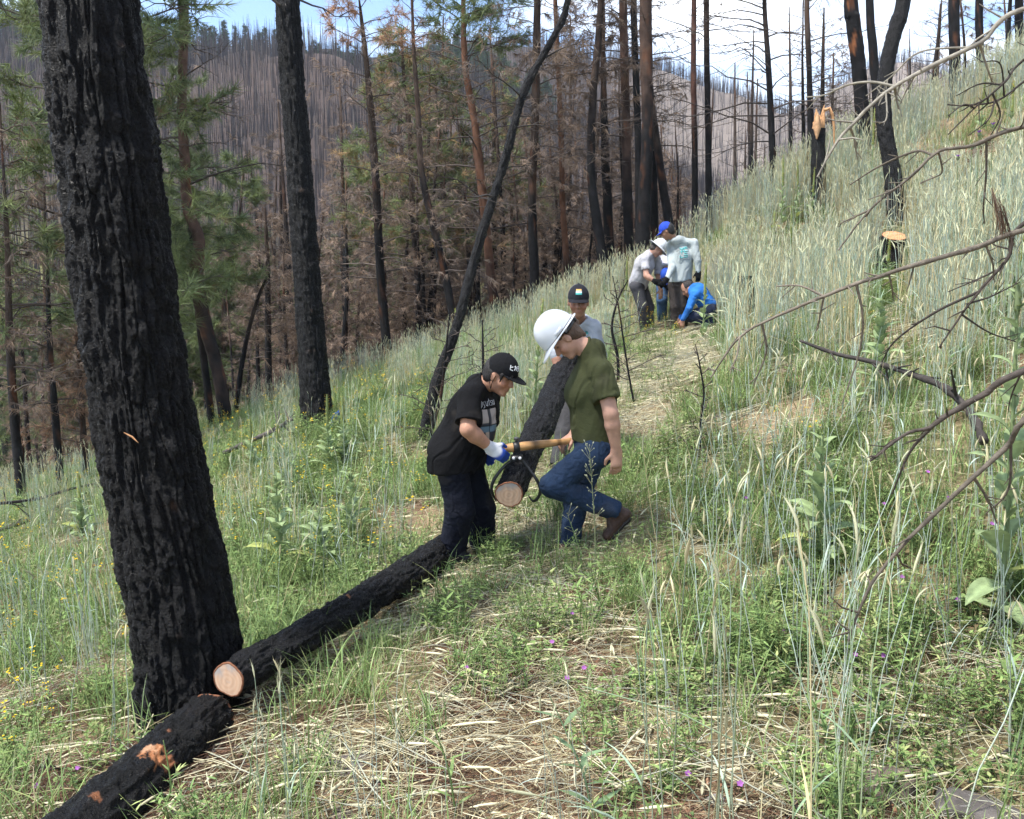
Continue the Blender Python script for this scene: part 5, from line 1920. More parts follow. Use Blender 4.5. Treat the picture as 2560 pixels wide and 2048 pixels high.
    # ---- hair
    if 'hair' in o:
        fd = Field([hc], res, 0.2)
        hs = s * o.get('hs', 1.0)
        ax = np.array([f, l, u])
        fd.ell(hc + (u * 0.020 - f * 0.022) * hs, ax, np.array([0.100, 0.083, 0.104]) * hs, 0.0)
        fd.ell(hc + (-f * 0.055 - u * 0.035) * hs, ax, np.array([0.050, 0.066, 0.055]) * hs, 0.02)
        fd.ell(hc + (f * 0.085 - u * 0.045) * hs, ax, np.array([0.085, 0.11, 0.095]) * hs, 0.01, cut=True)
        for sd in (-1, 1):
            fd.ell(hc + (f * 0.012 - u * 0.015 + l * sd * 0.085) * hs, ax, np.array([0.026, 0.03, 0.034]) * hs, 0.01, cut=True)
        for (a, b, ra, rb) in o.get('locks', []):
            fd.cone(hc + (f * a[0] + l * a[1] + u * a[2]) * hs, hc + (f * b[0] + l * b[1] + u * b[2]) * hs, ra * hs, rb * hs, 0.012)
        field_obj(fd, 'hair', M['hair'], root, o['hair'], org, 0.003, 40, u, 3)
    return root, org, (f, l, u)


def JJ(d):
    return {k: P(*v) for k, v in d.items()}

# ------------------------------------------------------------------ prints laid on cloth
from mathutils.bvhtree import BVHTree


def bvh_of(o):
    me = o.data
    n = len(me.vertices)
    co = np.zeros(n * 3, np.float32)
    me.vertices.foreach_get("co", co)
    co = co.reshape(-1, 3)
    return BVHTree.FromPolygons([tuple(c) for c in co], [tuple(p.vertices) for p in me.polygons])


def lay(o, org, c, xd, yd, nd, strokes, r, col, name, mat='print', lift=0.001):
    """strokes: polylines in metres on the plane (xd, yd) at c, dropped along -nd on to the cloth"""
    t = bvh_of(o)
    xd, yd, nd = unit(xd), unit(yd), unit(nd)
    mb = MB()
    for st in strokes:
        st = np.asarray(st, float)
        dense = []
        for a, b in zip(st[:-1], st[1:]):
            m = max(2, int(np.linalg.norm(b - a) / 0.006) + 1)
            dense += [a + (b - a) * i / m for i in range(m)]
        dense.append(st[-1])
        pts = []
        for x, y in dense:
            p = c - org + xd * x + yd * y + nd * 0.25
            h = t.ray_cast(Vector(p), Vector(-nd), 0.6)
            if h[0] is not None:
                pts.append(np.array(h[0]) + nd * lift)
        if len(pts) > 1:
            mb.tube(np.array(pts), r, 4, col)
    if mb.n:
        return mb.build(name, M[mat], o)


def lay_patch(o, org, c, xd, yd, nd, w, h, colfn, name, nx=16, ny=16, lift=0.003, inside=None):
    t = bvh_of(o)
    xd, yd, nd = unit(xd), unit(yd), unit(nd)
    v = np.zeros((ny, nx, 3))
    cc = np.zeros((ny, nx, 3))
    ok = np.zeros((ny, nx), bool)
    for i in range(ny):
        for j in range(nx):
            a, b = j / (nx - 1), i / (ny - 1)
            x, y = (a - 0.5) * w, (b - 0.5) * h
            p = c - org + xd * x + yd * y + nd * 0.25
            hh = t.ray_cast(Vector(p), Vector(-nd), 0.6)
            if hh[0] is not None and (inside is None or inside(2 * a - 1, 2 * b - 1)):
                ok[i, j] = True
                v[i, j] = np.array(hh[0]) + nd * lift
            cc[i, j] = colfn(a, b)
    q = []
    for i in range(ny - 1):
        for j in range(nx - 1):
            if ok[i, j] and ok[i, j + 1] and ok[i + 1, j + 1] and ok[i + 1, j]:
                q.append((i * nx + j, i * nx + j + 1, (i + 1) * nx + j + 1, (i + 1) * nx + j))
    if q:
        mb = MB()
        mb.add(v.reshape(-1, 3), q, None, cc.reshape(-1, 3))
        return mb.build(name, M['print'], o)


def child(root, name):
    return [c for c in root.children if c.name.split('.')[0] == name]


# ------------------------------------------------------------------ the two carrying the log
J = JJ(dict(head=(1412, 845, 5.70), neck=(1472, 874, 5.70), chest=(1482, 965, 5.72), pelvis=(1487, 1105, 5.72), shL=(1503, 930, 5.55), shR=(1478, 918, 5.88),
            elL=(1527, 1035, 5.47), elR=(1466, 1025, 5.98), wrL=(1541, 1128, 5.50), wrR=(1432, 1090, 5.83), hipL=(1490, 1128, 5.62), hipR=(1480, 1128, 5.83),
            knL=(1382, 1212, 5.60), knR=(1440, 1252, 5.84), anL=(1536, 1276, 5.66), anR=(1424, 1362, 5.74), toeL=(1520, 1338, 5.66), heelL=(1562, 1288, 5.66), toeR=(1386, 1406, 5.62)))
_d = unit(J['chest'] - J['pelvis'])
GIRL, ORG, (f, l, u) = person('person in a white hard hat, olive green t-shirt and blue jeans lifting the tong handle', J, dict(
    origin=(J['pelvis'][0], J['pelvis'][1], float(gz(J['pelvis'][0], J['pelvis'][1]))), res=0.0065, s=1.0, skin=(0.46, 0.255, 0.175), face=(-0.57, -0.10, -0.80), up=(-0.82, 0, 0.57), arm=1.12,
    smile=0.8, parted=True,
    handL=((0.02, 0.0, -1), (0.25, -1, 0.1), np.array([-1, -0.2, 0]), 0.42), handR=((-0.75, -0.25, -0.45), (-0.35, -0.6, 0.7), np.array([0.3, -0.8, -0.2]), 1.15),
    shirt=dict(name='tee_shirt', sleeve='short', slen=0.66, swide=0.082, col=(0.062, 0.066, 0.029), folds=0.011, fscale=7, fdir=(0.5, 0.3, 1),
               torso=[('pelvis', 'chest', 0.148, 0.142, 1.22), ('chest', 'neck', 0.138, 0.080, 1.3)], hem=(P(1485, 1106, 5.72), (-0.13, 0, -1)),
               bumps=[(P(1450, 985, 5.72), (0.095, 0.14, 0.09))]),
    trousers=dict(col=(0.024, 0.042, 0.080), w=(0.100, 0.078, 0.064), folds=0.010), shoe=(0.055, 0.030, 0.021),
    hair=(0.10, 0.055, 0.03), locks=[((-0.07, 0, -0.02), (-0.085, 0.01, -0.08), 0.036, 0.018), ((-0.07, 0.0, 0.0), (-0.115, 0.0, 0.0), 0.034, 0.024)]))
# hard hat
hc = J['head'] + u * 0.050
mb = MB()
hat = empty('hard_hat', 'white plastic hard hat on the person in the olive green t-shirt', 'hard hat')
hat.location = hc
rf, rl, ru = 0.135, 0.117, 0.150
nr, ns = 20, 60
v = np.zeros((nr, ns, 3))
for i in range(nr):
    e = (math.pi / 2) * i / (nr - 1)
    for j in range(ns):
        a = 2 * math.pi * j / ns
        ridge = 1 + 0.022 * math.exp(-((math.sin(a) * math.cos(e)) / 0.16) ** 2) * math.sin(e) ** 0.5
        v[i, j] = (f * rf * math.cos(e) ** 0.86 * math.cos(a) + l * rl * math.cos(e) ** 0.86 * math.sin(a) + u * ru * math.sin(e) ** 0.95) * ridge
mb.grid(v, np.broadcast_to(np.array([0.62, 0.635, 0.65]), v.shape), wrap=True)
mb.grid((v * 0.975)[::-1], np.broadcast_to(np.array([0.7, 0.72, 0.74]), v.shape), wrap=True)
mb.build('shell', M['plastic'], hat)
mb = MB()
v = np.zeros((6, ns, 3))
for i in range(6):
    t = (i / 4 if i < 5 else 1.0)
    for j in range(ns):
        a = 2 * math.pi * j / ns
        fr = max(0.0, math.cos(a))
        ext = 0.012 + 0.058 * fr ** 2.2 + 0.012 * max(0, -math.cos(a))
        v[i, j] = f * (rf + ext * t) * math.cos(a) + l * (rl + ext * t * 0.9) * math.sin(a) - u * (0.004 + ext * t * (0.22 + 0.2 * fr) + (0.006 if i == 5 else 0))
mb.grid(v, np.broadcast_to(np.array([0.62, 0.635, 0.65]), v.shape), wrap=True)
mb.build('brim', M['plastic'], hat)
mb = MB()                                                  # suspension band and ratchet behind
th = np.linspace(0.55 * math.pi, 1.45 * math.pi, 20)
mb.tube([f * 0.112 * math.cos(a) + l * 0.098 * math.sin(a) - u * 0.028 for a in th], 0.013, 6, (0.012, 0.012, 0.014))
mb.tube([-f * 0.118 - u * 0.030 + l * 0.03, -f * 0.124 - u * 0.030, -f * 0.118 - u * 0.030 - l * 0.03], 0.017, 8, (0.012, 0.012, 0.014), True)
mb.build('head_band', M['plastic'], hat)
mb = MB()
for sd in (1, -1):
    mb.tube([l * sd * (rl - 0.004) + u * 0.012 + f * 0.03, l * sd * (rl - 0.004) + u * 0.012 - f * 0.03], 0.014, 6, (0.60, 0.615, 0.63), True)
mb.build('accessory_slot', M['plastic'], hat)

J = JJ(dict(head=(1250, 938, 5.70), neck=(1204, 962, 5.76), chest=(1185, 1025, 5.78), pelvis=(1148, 1140, 5.80), shR=(1174, 992, 5.61), shL=(1222, 990, 5.94),
            elR=(1170, 1074, 5.50), elL=(1215, 1070, 6.06), wrR=(1226, 1120, 5.58), wrL=(1205, 1118, 6.0), hipR=(1132, 1172, 5.69), hipL=(1170, 1172, 5.92),
            knR=(1150, 1278, 5.70), knL=(1203, 1272, 5.95), anR=(1132, 1368, 5.80), anL=(1206, 1356, 6.02), toeR=(1168, 1396, 5.74), toeL=(1240, 1374, 6.0)))


def glove_col(wr, d, n, back):
    def fn(v):
        q = v - wr
        t = q @ d
        pal = smooth(-0.012, -0.024, q @ n + 0.3 * np.maximum(t - 0.085, 0)) * smooth(0.0, 0.03, t)
        c = np.array([0.62, 0.62, 0.64]) * (1 - pal)[:, None] + np.array([0.03, 0.07, 0.32]) * pal[:, None]
        cu = smooth(-0.034, -0.040, t)[:, None]
        return c * (1 - cu) + np.array([0.20, 0.50, 0.22]) * cu
    return fn


BOY, ORG, (f, l, u) = person('person in a black cap, black t-shirt and dark trousers gripping the tong handle', J, dict(
    origin=(J['pelvis'][0], J['pelvis'][1], float(gz(J['pelvis'][0], J['pelvis'][1]))), res=0.0065, s=0.98, skin=(0.42, 0.215, 0.135), face=(0.80, -0.46, -0.40), up=(0.40, -0.15, 0.9), arm=1.22,
    handR=((0.80, 0.12, -0.55), (-0.25, -0.85, 0.40), np.array([0.3, 0.1, 0.9]), 1.15), handL=((0.3, -0.75, -0.45), (-0.6, 0.3, 0.6), np.array([0.3, 0.1, 0.9]), 1.0),
    gloves=glove_col,
    shirt=dict(name='tee_shirt', sleeve='short', slen=0.80, swide=0.088, col=(0.0085, 0.0082, 0.0088), folds=0.012, fscale=6.5, fdir=(0.6, 0.2, 0.7),
               torso=[(P(1140, 1172, 5.80), P(1143, 1130, 5.80), 0.174, 0.172, 1.36), (P(1143, 1130, 5.80), 'chest', 0.172, 0.152, 1.22), ('chest', 'neck', 0.148, 0.082, 1.2)], hem=(P(1145, 1170, 5.80), (0.06, 0, -1)),
               bumps=[(P(1188, 1075, 5.72), (0.13, 0.15, 0.15))]),
    trousers=dict(mat='cloth', col=(0.013, 0.0145, 0.023), w=(0.098, 0.094, 0.088), folds=0.009), shoe=(0.012, 0.012, 0.013),
    hair=(0.015, 0.011, 0.009), locks=[((0.088, 0.04, 0.04), (0.088, 0.05, 0.012), 0.016, 0.008), ((0.09, -0.03, 0.04), (0.090, -0.05, 0.016), 0.016, 0.008), ((0.05, -0.075, 0.03), (0.055, -0.077, -0.02), 0.014, 0.006)]))
boy_shirt = child(BOY, 'tee_shirt')[0]
cap = empty('cap', 'black flat-brimmed cap with white lettering on the person in black', 'cap')
hc = J['head'] + u * 0.040
cap.location = hc
R3, crown = cap_parts(cap, hc, hc, f, l, u, 1.0, (0.0095, 0.0095, 0.0105), (0.0095, 0.0095, 0.0105), None, 0.078, True)
# white katakana on the front of the cap, from the wearer's right to left as seen here
KANA = {'hi': [[(-.4, .5), (-.4, -.4), (.4, -.45)], [(-.4, .05), (.35, .25)]],
        'ka': [[(-.45, .25), (.4, .25), (.35, -.35), (.15, -.45)], [(-.05, .5), (-.05, .1), (-.4, -.45)]],
        'chi': [[(-.25, .45), (.3, .5)], [(-.45, .1), (.45, .12)], [(0, .48), (0, -.1), (-.25, -.5)]]}
mb = MB()
for (kn, az) in (('hi', -0.62), ('ka', -0.28), ('chi', 0.06)):
    for st in KANA[kn]:
        pts = []
        st = np.array(st)
        for a, b in zip(st[:-1], st[1:]):
            for t in np.linspace(0, 1, 5):
                x, y = a + (b - a) * t
                pts.append(on_dome(np.zeros(3), f, l, u, R3, az + x * 0.28, 0.50 + y * 0.30 - 0.25 * (az + 0.28) ** 2))
        mb.tube(pts, 0.0026, 4, (0.82, 0.82, 0.82))
mb.build('lettering', M['print'], cap)
# black mask loop at the ear and lettering and print on the shirt front
mb = MB()
e0 = J['head'] - ORG
for dx in (-0.012, 0.018):
    mb.tube([e0 + f * dx - l * 0.090 + u * 0.006, e0 + f * (dx * 0.7) - l * 0.088 - u * 0.04, e0 + f * 0.015 - l * 0.078 - u * 0.085], 0.0022, 4, (0.01, 0.01, 0.01))
mb.build('mask_loop', M['cloth'], BOY)
nd = unit([0.62, -0.72, -0.12])
xd = unit([0.72, 0.62, 0.0])
yd = unit(np.cross(nd, xd))
pc = P(1226, 1058, 5.62)
LET = {'J': [[(.2, .5), (.2, -.3), (0, -.5), (-.2, -.3)]], 'u': [[(-.2, .2), (-.2, -.35), (0, -.5), (.2, -.3)], [(.2, .2), (.2, -.5)]], 'j': [[(.05, .2), (.05, -.6), (-.2, -.75)]],
       't': [[(0, .5), (0, -.4), (.2, -.5)], [(-.2, .2), (.2, .2)]], 's': [[(.2, .15), (-.15, .15), (-.15, -.1), (.18, -.2), (.12, -.5), (-.2, -.45)]]}
st = []
for i, ch in enumerate("Jujutsu"):
    st += [[(x * 0.036 + (i - 3) * 0.022, y * 0.040 + 0.118) for x, y in s_] for s_ in LET[ch]]
lay(boy_shirt, ORG, pc, xd, yd, nd, st, 0.0018, (0.55, 0.56, 0.58), 'lettering')


def panel_col(a, b):
    if 0.47 < a < 0.52 or 0.49 < b < 0.53:
        return (0.01, 0.01, 0.012)
    if b > 0.53:
        return (0.36, 0.31, 0.28) if (a < 0.47 and b > 0.62) or (a > 0.6) else (0.05, 0.05, 0.055)
    return (0.10, 0.15, 0.18) if b > 0.33 else ((0.34, 0.27, 0.21) if 0.25 < a < 0.47 else (0.03, 0.03, 0.035))


lay_patch(boy_shirt, ORG, pc - yd * 0.02, xd, yd, nd, 0.15, 0.20, panel_col, 'printed_panels', 26, 30, 0.002)

# ------------------------------------------------------------------ the one at the far end of the log
J = JJ(dict(head=(1446, 755, 7.45), neck=(1446, 808, 7.60), chest=(1446, 862, 7.66), pelvis=(1448, 975, 7.90), shR=(1410, 822, 7.56), shL=(1484, 820, 7.56),
            elR=(1390, 882, 7.46), elL=(1500, 890, 7.46), wrR=(1396, 938, 7.36), wrL=(1478, 935, 7.30), hipR=(1428, 985, 7.88), hipL=(1468, 985, 7.88),
            knR=(1412, 1080, 7.72), knL=(1470, 1080, 7.75), anR=(1396, 1158, 7.64), anL=(1465, 1158, 7.7), toeR=(1384, 1192, 7.46), toeL=(1470, 1190, 7.5)))
HOOD, ORG, (f, l, u) = person('person in a dark cap and gray hooded shirt holding the far log end', J, dict(
    origin=(J['pelvis'][0], J['pelvis'][1], float(gz(J['pelvis'][0], J['pelvis'][1]))), res=0.008, s=1.0, skin=(0.27, 0.135, 0.085), face=(-0.05, -1, -0.14), up=(0, -0.14, 1),
    handR=((0.45, -0.4, -0.8), (-0.6, -0.7, 0.2), np.array([0.4, -0.6, 0.2]), 0.6), handL=((-0.45, -0.4, -0.8), (0.6, -0.7, 0.2), np.array([-0.4, -0.6, 0.2]), 0.6),
    shirt=dict(name='hooded_shirt', sleeve='pushed', col=(0.33, 0.35, 0.38), folds=0.006, fscale=8, torso=[('pelvis', 'chest', 0.125, 0.122, 1.4), ('chest', 'neck', 0.118, 0.080, 1.4)],
               hem=(P(1447, 985, 7.9), (0, 0.2, -1)), bumps=[(P(1428, 806, 7.56), (0.05, 0.07, 0.045)), (P(1463, 806, 7.56), (0.05, 0.07, 0.045)), (P(1446, 800, 7.68), (0.10, 0.06, 0.06))]),
    trousers=dict(mat='cloth', col=(0.06, 0.058, 0.06), w=(0.095, 0.08, 0.07)), shoe=(0.02, 0.02, 0.022), hair=(0.012, 0.010, 0.009)))
hood_shirt = child(HOOD, 'hooded_shirt')[0]
cap = empty('cap', 'dark gray trucker cap with an orange white and teal badge', 'cap')
hc = J['head'] + u * 0.042
cap.location = hc
R3, crown = cap_parts(cap, hc, hc, f, l, u, 0.98, (0.018, 0.019, 0.024), (0.016, 0.016, 0.02), (0.12, 0.12, 0.13), 0.062)
mb = MB()
v = np.zeros((9, 9, 3))
cc = np.zeros((9, 9, 3))
for i in range(9):
    for j in range(9):
        v[i, j] = on_dome(np.zeros(3), f, l, u, R3, (j / 8 - 0.5) * 0.62, 0.30 + 0.46 * i / 8, 1.02)
        cc[i, j] = [(0.06, 0.30, 0.28), (0.06, 0.30, 0.28), (0.10, 0.40, 0.37), (0.5, 0.6, 0.58), (0.75, 0.75, 0.72), (0.03, 0.03, 0.03), (0.8, 0.6, 0.4), (0.75, 0.33, 0.06), (0.75, 0.33, 0.06)][i]
mb.grid(v, cc)
mb.build('badge', M['print'], cap)
lay_patch(hood_shirt, ORG, P(1466, 832, 7.4), (1, 0, 0), (0, 0.1, 1), (0, -1, 0.1), 0.055, 0.045, lambda a, b: (0.04, 0.05, 0.06) if 0.62 < b < 0.8 else ((0.6, 0.65, 0.65) if b < 0.38 else (0.08, 0.38, 0.38)), 'badge', 14, 14, 0.004, lambda x, y: x * x + y * y < 1)

# ------------------------------------------------------------------ the four farther up the path
DOWN = ((0, 0, -1), (0, -1, 0.1), np.array([-1, 0, 0]), 0.5)
BLACKG = lambda wr, d, n, back: (lambda v: np.broadcast_to(np.array([0.010, 0.010, 0.011]), v.shape))
J = JJ(dict(head=(1668, 578, 13.95), neck=(1690, 604, 14.0), chest=(1705, 640, 14.0), pelvis=(1700, 700, 14.0), shL=(1676, 615, 14.12), shR=(1734, 608, 13.9),
            elL=(1680, 668, 13.9), elR=(1744, 652, 13.82), wrL=(1668, 697, 13.75), wrR=(1746, 680, 13.8), hipL=(1688, 712, 14.05), hipR=(1713, 710, 13.95),
            knL=(1690, 768, 14.0), knR=(1706, 768, 13.95), anL=(1690, 818, 14.02), anR=(1706, 815, 14.0), toeL=(1680, 836, 14.1), toeR=(1698, 836, 14.1)))
STAND, ORG, (f, l, u) = person('person in a blue cap and pale hooded shirt standing with back turned', J, dict(
    origin=(J['pelvis'][0], J['pelvis'][1], float(gz(J['pelvis'][0], J['pelvis'][1]))), res=0.012, s=1.0, skin=(0.30, 0.16, 0.10), face=(-0.80, 0.30, -0.45), up=(-0.40, 0.1, 0.9),
    handL=((-0.6, -0.1, -0.7), (0.3, -0.9, 0), np.array([-1, 0, 0.3]), 0.5), handR=DOWN, gloves=BLACKG,
    shirt=dict(name='hooded_shirt', sleeve='long', col=(0.36, 0.395, 0.39), folds=0.010, fscale=7, fdir=(0.2, 0, 1), torso=[('pelvis', 'chest', 0.145, 0.140, 1.25), ('chest', 'neck', 0.135, 0.09, 1.3)],
               hem=(P(1700, 705, 14.0), (0.05, 0, -1)), bumps=[(P(1694, 601, 13.95), (0.12, 0.09, 0.07))]),
    trousers=dict(mat='cloth', col=(0.042, 0.035, 0.032), w=(0.105, 0.088, 0.078), folds=0.008), shoe=(0.03, 0.026, 0.024), hair=(0.012, 0.011, 0.010)))
cap = empty('cap', 'bright blue cap on the standing person in the pale gray hooded shirt', 'cap')
hc = J['head'] + u * 0.042
cap.location = hc
cap_parts(cap, hc, hc, f, l, u, 1.0, (0.03, 0.07, 0.42), (0.03, 0.06, 0.36), None, 0.07)
so = child(STAND, 'hooded_shirt')[0]
pc = P(1712, 632, 13.8)
xd, nd = unit([1, 0.12, 0]), unit([0.12, -1, 0.05])
yd = unit(np.cross(nd, xd)) * -1
yd = yd if yd[2] > 0 else -yd
lay(so, ORG, pc, xd, yd, nd, [[(-.06, .14), (.06, .155), (.085, -.10), (.0, -.09), (-.03, -.145), (-.05, -.145), (-.06, .14)]], 0.003, (0.16, 0.20, 0.22), 'outline_print')
lay(so, ORG, pc, xd, yd, nd, [[(-.05, .08), (-.025, .04), (0, .08)], [(-.025, .04), (-.03, -.01)], [(.05, .09), (.01, .08), (.01, .0), (.05, .0)], [(-.05, -.03), (-.05, -.07), (-.01, -.065)], [(0.0, -.03), (.05, -.03), (.05, -.06), (.0, -.06)],
                              [(-.05, .06), (.06, .07)], [(-.05, .02), (.06, .03)]], 0.008, (0.13, 0.40, 0.40), 'lettering')

J = JJ(dict(head=(1643, 622, 14.35), neck=(1627, 635, 14.4), chest=(1612, 660, 14.42), pelvis=(1596, 708, 14.5), shR=(1612, 648, 14.25), shL=(1640, 646, 14.58),
            elR=(1616, 690, 14.15), elL=(1650, 690, 14.55), wrR=(1638, 704, 14.1), wrL=(1655, 706, 14.4), hipR=(1592, 715, 14.42), hipL=(1602, 715, 14.62),
            knR=(1606, 765, 14.4), knL=(1622, 768, 14.6), anR=(1610, 815, 14.5), anL=(1624, 818, 14.65), toeR=(1630, 832, 14.5), toeL=(1642, 834, 14.65)))
BENT, ORG, (f, l, u) = person('person in a white brimmed hat and gray t-shirt bending forward beside the standing one', J, dict(
    origin=(J['pelvis'][0], J['pelvis'][1], float(gz(J['pelvis'][0], J['pelvis'][1]))), res=0.012, s=1.0, skin=(0.44, 0.24, 0.17), face=(0.72, -0.15, -0.66), up=(0.66, 0, 0.72), arm=1.1,
    handR=((0.8, -0.1, -0.4), (0, -0.8, 0.5), np.array([0, 0, 1]), 0.6), handL=((0.6, -0.3, -0.5), (0, 0.5, 0.7), np.array([0, 0, 1]), 0.6), gloves=BLACKG,
    shirt=dict(name='tee_shirt', sleeve='short', col=(0.42, 0.41, 0.43), folds=0.008, fscale=7, torso=[('pelvis', 'chest', 0.145, 0.145, 1.2), ('chest', 'neck', 0.14, 0.085, 1.25)], hem=(P(1594, 722, 14.5), (-0.2, 0, -1))),
    trousers=dict(mat='cloth', col=(0.075, 0.072, 0.078), w=(0.105, 0.085, 0.075)), hair=(0.04, 0.03, 0.025)))
hat = empty('sun_hat', 'white wide-brimmed hat with a gray underside on the bending person', 'hat')
hc = J['head'] + u * 0.05
hat.location = hc
mb = MB()
dome(mb, np.zeros(3), f, l, u, 0.115, 0.10, 0.13, (0.60, 0.615, 0.63), 36, 12)
mb.build('crown', M['cloth'], hat)
mb = MB()
v = np.zeros((5, 36, 3))
for i in range(5):
    for j in range(36):
        a = 2 * math.pi * j / 36
        v[i, j] = f * (0.113 + 0.068 * i / 4) * math.cos(a) + l * (0.098 + 0.06 * i / 4) * math.sin(a) - u * (0.03 * i / 4)
mb.grid(v, np.broadcast_to(np.array([0.60, 0.615, 0.63]), v.shape), wrap=True)
mb.grid(v[::-1] - u * 0.006, np.broadcast_to(np.array([0.25, 0.27, 0.28]), v.shape), wrap=True)
mb.build('brim', M['cloth'], hat)

J = JJ(dict(head=(1664, 690, 14.35), neck=(1668, 670, 14.55), chest=(1670, 660, 14.72), pelvis=(1672, 672, 15.15), shR=(1648, 668, 14.6), shL=(1690, 668, 14.6),
            elR=(1645, 700, 14.5), elL=(1694, 702, 14.5), wrR=(1652, 725, 14.4), wrL=(1684, 728, 14.4), hipR=(1656, 685, 15.15), hipL=(1688, 685, 15.15),
            knR=(1655, 750, 14.95), knL=(1688, 750, 14.95), anR=(1655, 800, 15.1), anL=(1686, 800, 15.1), toeR=(1652, 815, 14.9), toeL=(1684, 815, 14.9)))
STOOP, ORG, (f, l, u) = person('person in a lavender gray t-shirt and jeans stooping behind the standing one, head down', J, dict(
    origin=(J['pelvis'][0], J['pelvis'][1], float(gz(J['pelvis'][0], J['pelvis'][1]))), res=0.012, s=1.0, skin=(0.40, 0.22, 0.15), face=(-0.1, -0.55, -0.83), up=(0, -0.83, 0.55),
    handL=DOWN, handR=DOWN,
    shirt=dict(name='tee_shirt', sleeve='short', col=(0.40, 0.40, 0.46), folds=0.008, torso=[('pelvis', 'chest', 0.15, 0.15, 1.25), ('chest', 'neck', 0.14, 0.085, 1.25)], hem=(P(1672, 676, 15.2), (0, 1, -0.3))),
    trousers=dict(col=(0.055, 0.105, 0.20), w=(0.11, 0.088, 0.075)), hair=(0.03, 0.02, 0.018)))
cap = empty('cap', 'blue cap on the lowered head of the stooping person', 'cap')
hc = J['head'] + u * 0.042
cap.location = hc
cap_parts(cap, hc, hc, f, l, u, 1.0, (0.03, 0.08, 0.40), (0.03, 0.07, 0.35), None, 0.065)

J = JJ(dict(head=(1720, 722, 13.85), neck=(1733, 724, 13.75), chest=(1745, 730, 13.70), pelvis=(1770, 765, 13.7), shL=(1736, 738, 13.55), shR=(1734, 730, 13.9),
            elL=(1722, 772, 13.48), elR=(1718, 765, 13.98), wrL=(1706, 800, 13.5), wrR=(1700, 798, 13.9), hipL=(1772, 778, 13.6), hipR=(1772, 775, 13.85),
            knL=(1728, 792, 13.55), knR=(1730, 790, 13.9), anL=(1778, 808, 13.6), anR=(1780, 805, 13.9), toeL=(1790, 818, 13.6), toeR=(1792, 815, 13.9)))
KNEEL, ORG, (f, l, u) = person('person in a bright blue jacket crouching on the ground behind the standing one', J, dict(
    origin=(J['pelvis'][0], J['pelvis'][1], float(gz(J['pelvis'][0], J['pelvis'][1]))), res=0.012, s=0.98, skin=(0.40, 0.21, 0.14), face=(-0.75, 0, -0.65), up=(-0.6, 0, 0.8),
    handL=DOWN, handR=DOWN,
    shirt=dict(name='jacket', sleeve='long', col=(0.03, 0.155, 0.48), folds=0.014, fscale=6, torso=[('pelvis', 'chest', 0.135, 0.135, 1.2), ('chest', 'neck', 0.125, 0.08, 1.2)], hem=(P(1785, 785, 13.7), (0.9, 0, -0.6))),
    trousers=dict(col=(0.02, 0.028, 0.055), w=(0.105, 0.085, 0.072)), hair=(0.02, 0.014, 0.012)))

# ------------------------------------------------------------------ logs
def cut_face(root, org, ring, c, nrm, stain, mat='cut'):
    """sawn end: its own flat disc with growth rings"""
    n = Vector(unit(nrm))
    rot = n.to_track_quat('Z', 'Y').to_matrix()
    ri = np.array(rot.inverted())
    loc = (np.asarray(ring) - c) @ ri.T * np.array([0.955, 0.955, 1.0])
    off = float(loc[:, 2].max()) + 0.003
    ang = np.arctan2(loc[:, 1], loc[:, 0])
    rad_ = np.hypot(loc[:, 0], loc[:, 1])
    rad_ = sum(np.roll(rad_, j_) for j_ in range(-5, 6)) / 11.0 * (1 + 0.012 * np.sin(ang * 7) + 0.008 * np.sin(ang * 13 + 1))
    loc[:, 0], loc[:, 1] = rad_ * np.cos(ang), rad_ * np.sin(ang)
    k = len(loc)
    mb = MB()
    rows = [loc * t for t in (1.0, 0.9, 0.7, 0.45, 0.2)]
    rows = [np.concatenate([r_[:, :2], np.full((k, 1), off)], 1) for r_ in rows]
    V = np.stack(rows)
    ax = np.asarray(stain, float)
    world = V @ np.array(rot).T
    m = smooth(-0.02, 0.07, world @ unit(ax))[..., None] * np.ones(3) if mat == 'cut' else np.broadcast_to(np.array([0.52, 0.27, 0.13]), V.shape)
    mb.grid(V, m, wrap=True)
    mb.add(np.concatenate([rows[-1], [[0, 0, off]]]), None, [(i, (i + 1) % k, k) for i in range(k)], (0.3, 0.3, 0.3) if mat == 'cut' else (0.5, 0.26, 0.125))
    o = mb.build('cut_face', M[mat], root)
    o.location = c
    o.rotation_euler = rot.to_euler()
    mb = MB()
    rim = loc * np.array([1.0, 1.0, 1.0])
    rim = np.concatenate([rim, rim[:1]])
    rim[:, 2] = off - 0.004
    mb.tube(rim, 0.006, 5, (0.20, 0.085, 0.045))
    b = mb.build('inner_bark', M['fresh'], root)
    b.location = c
    b.rotation_euler = rot.to_euler()
    return o


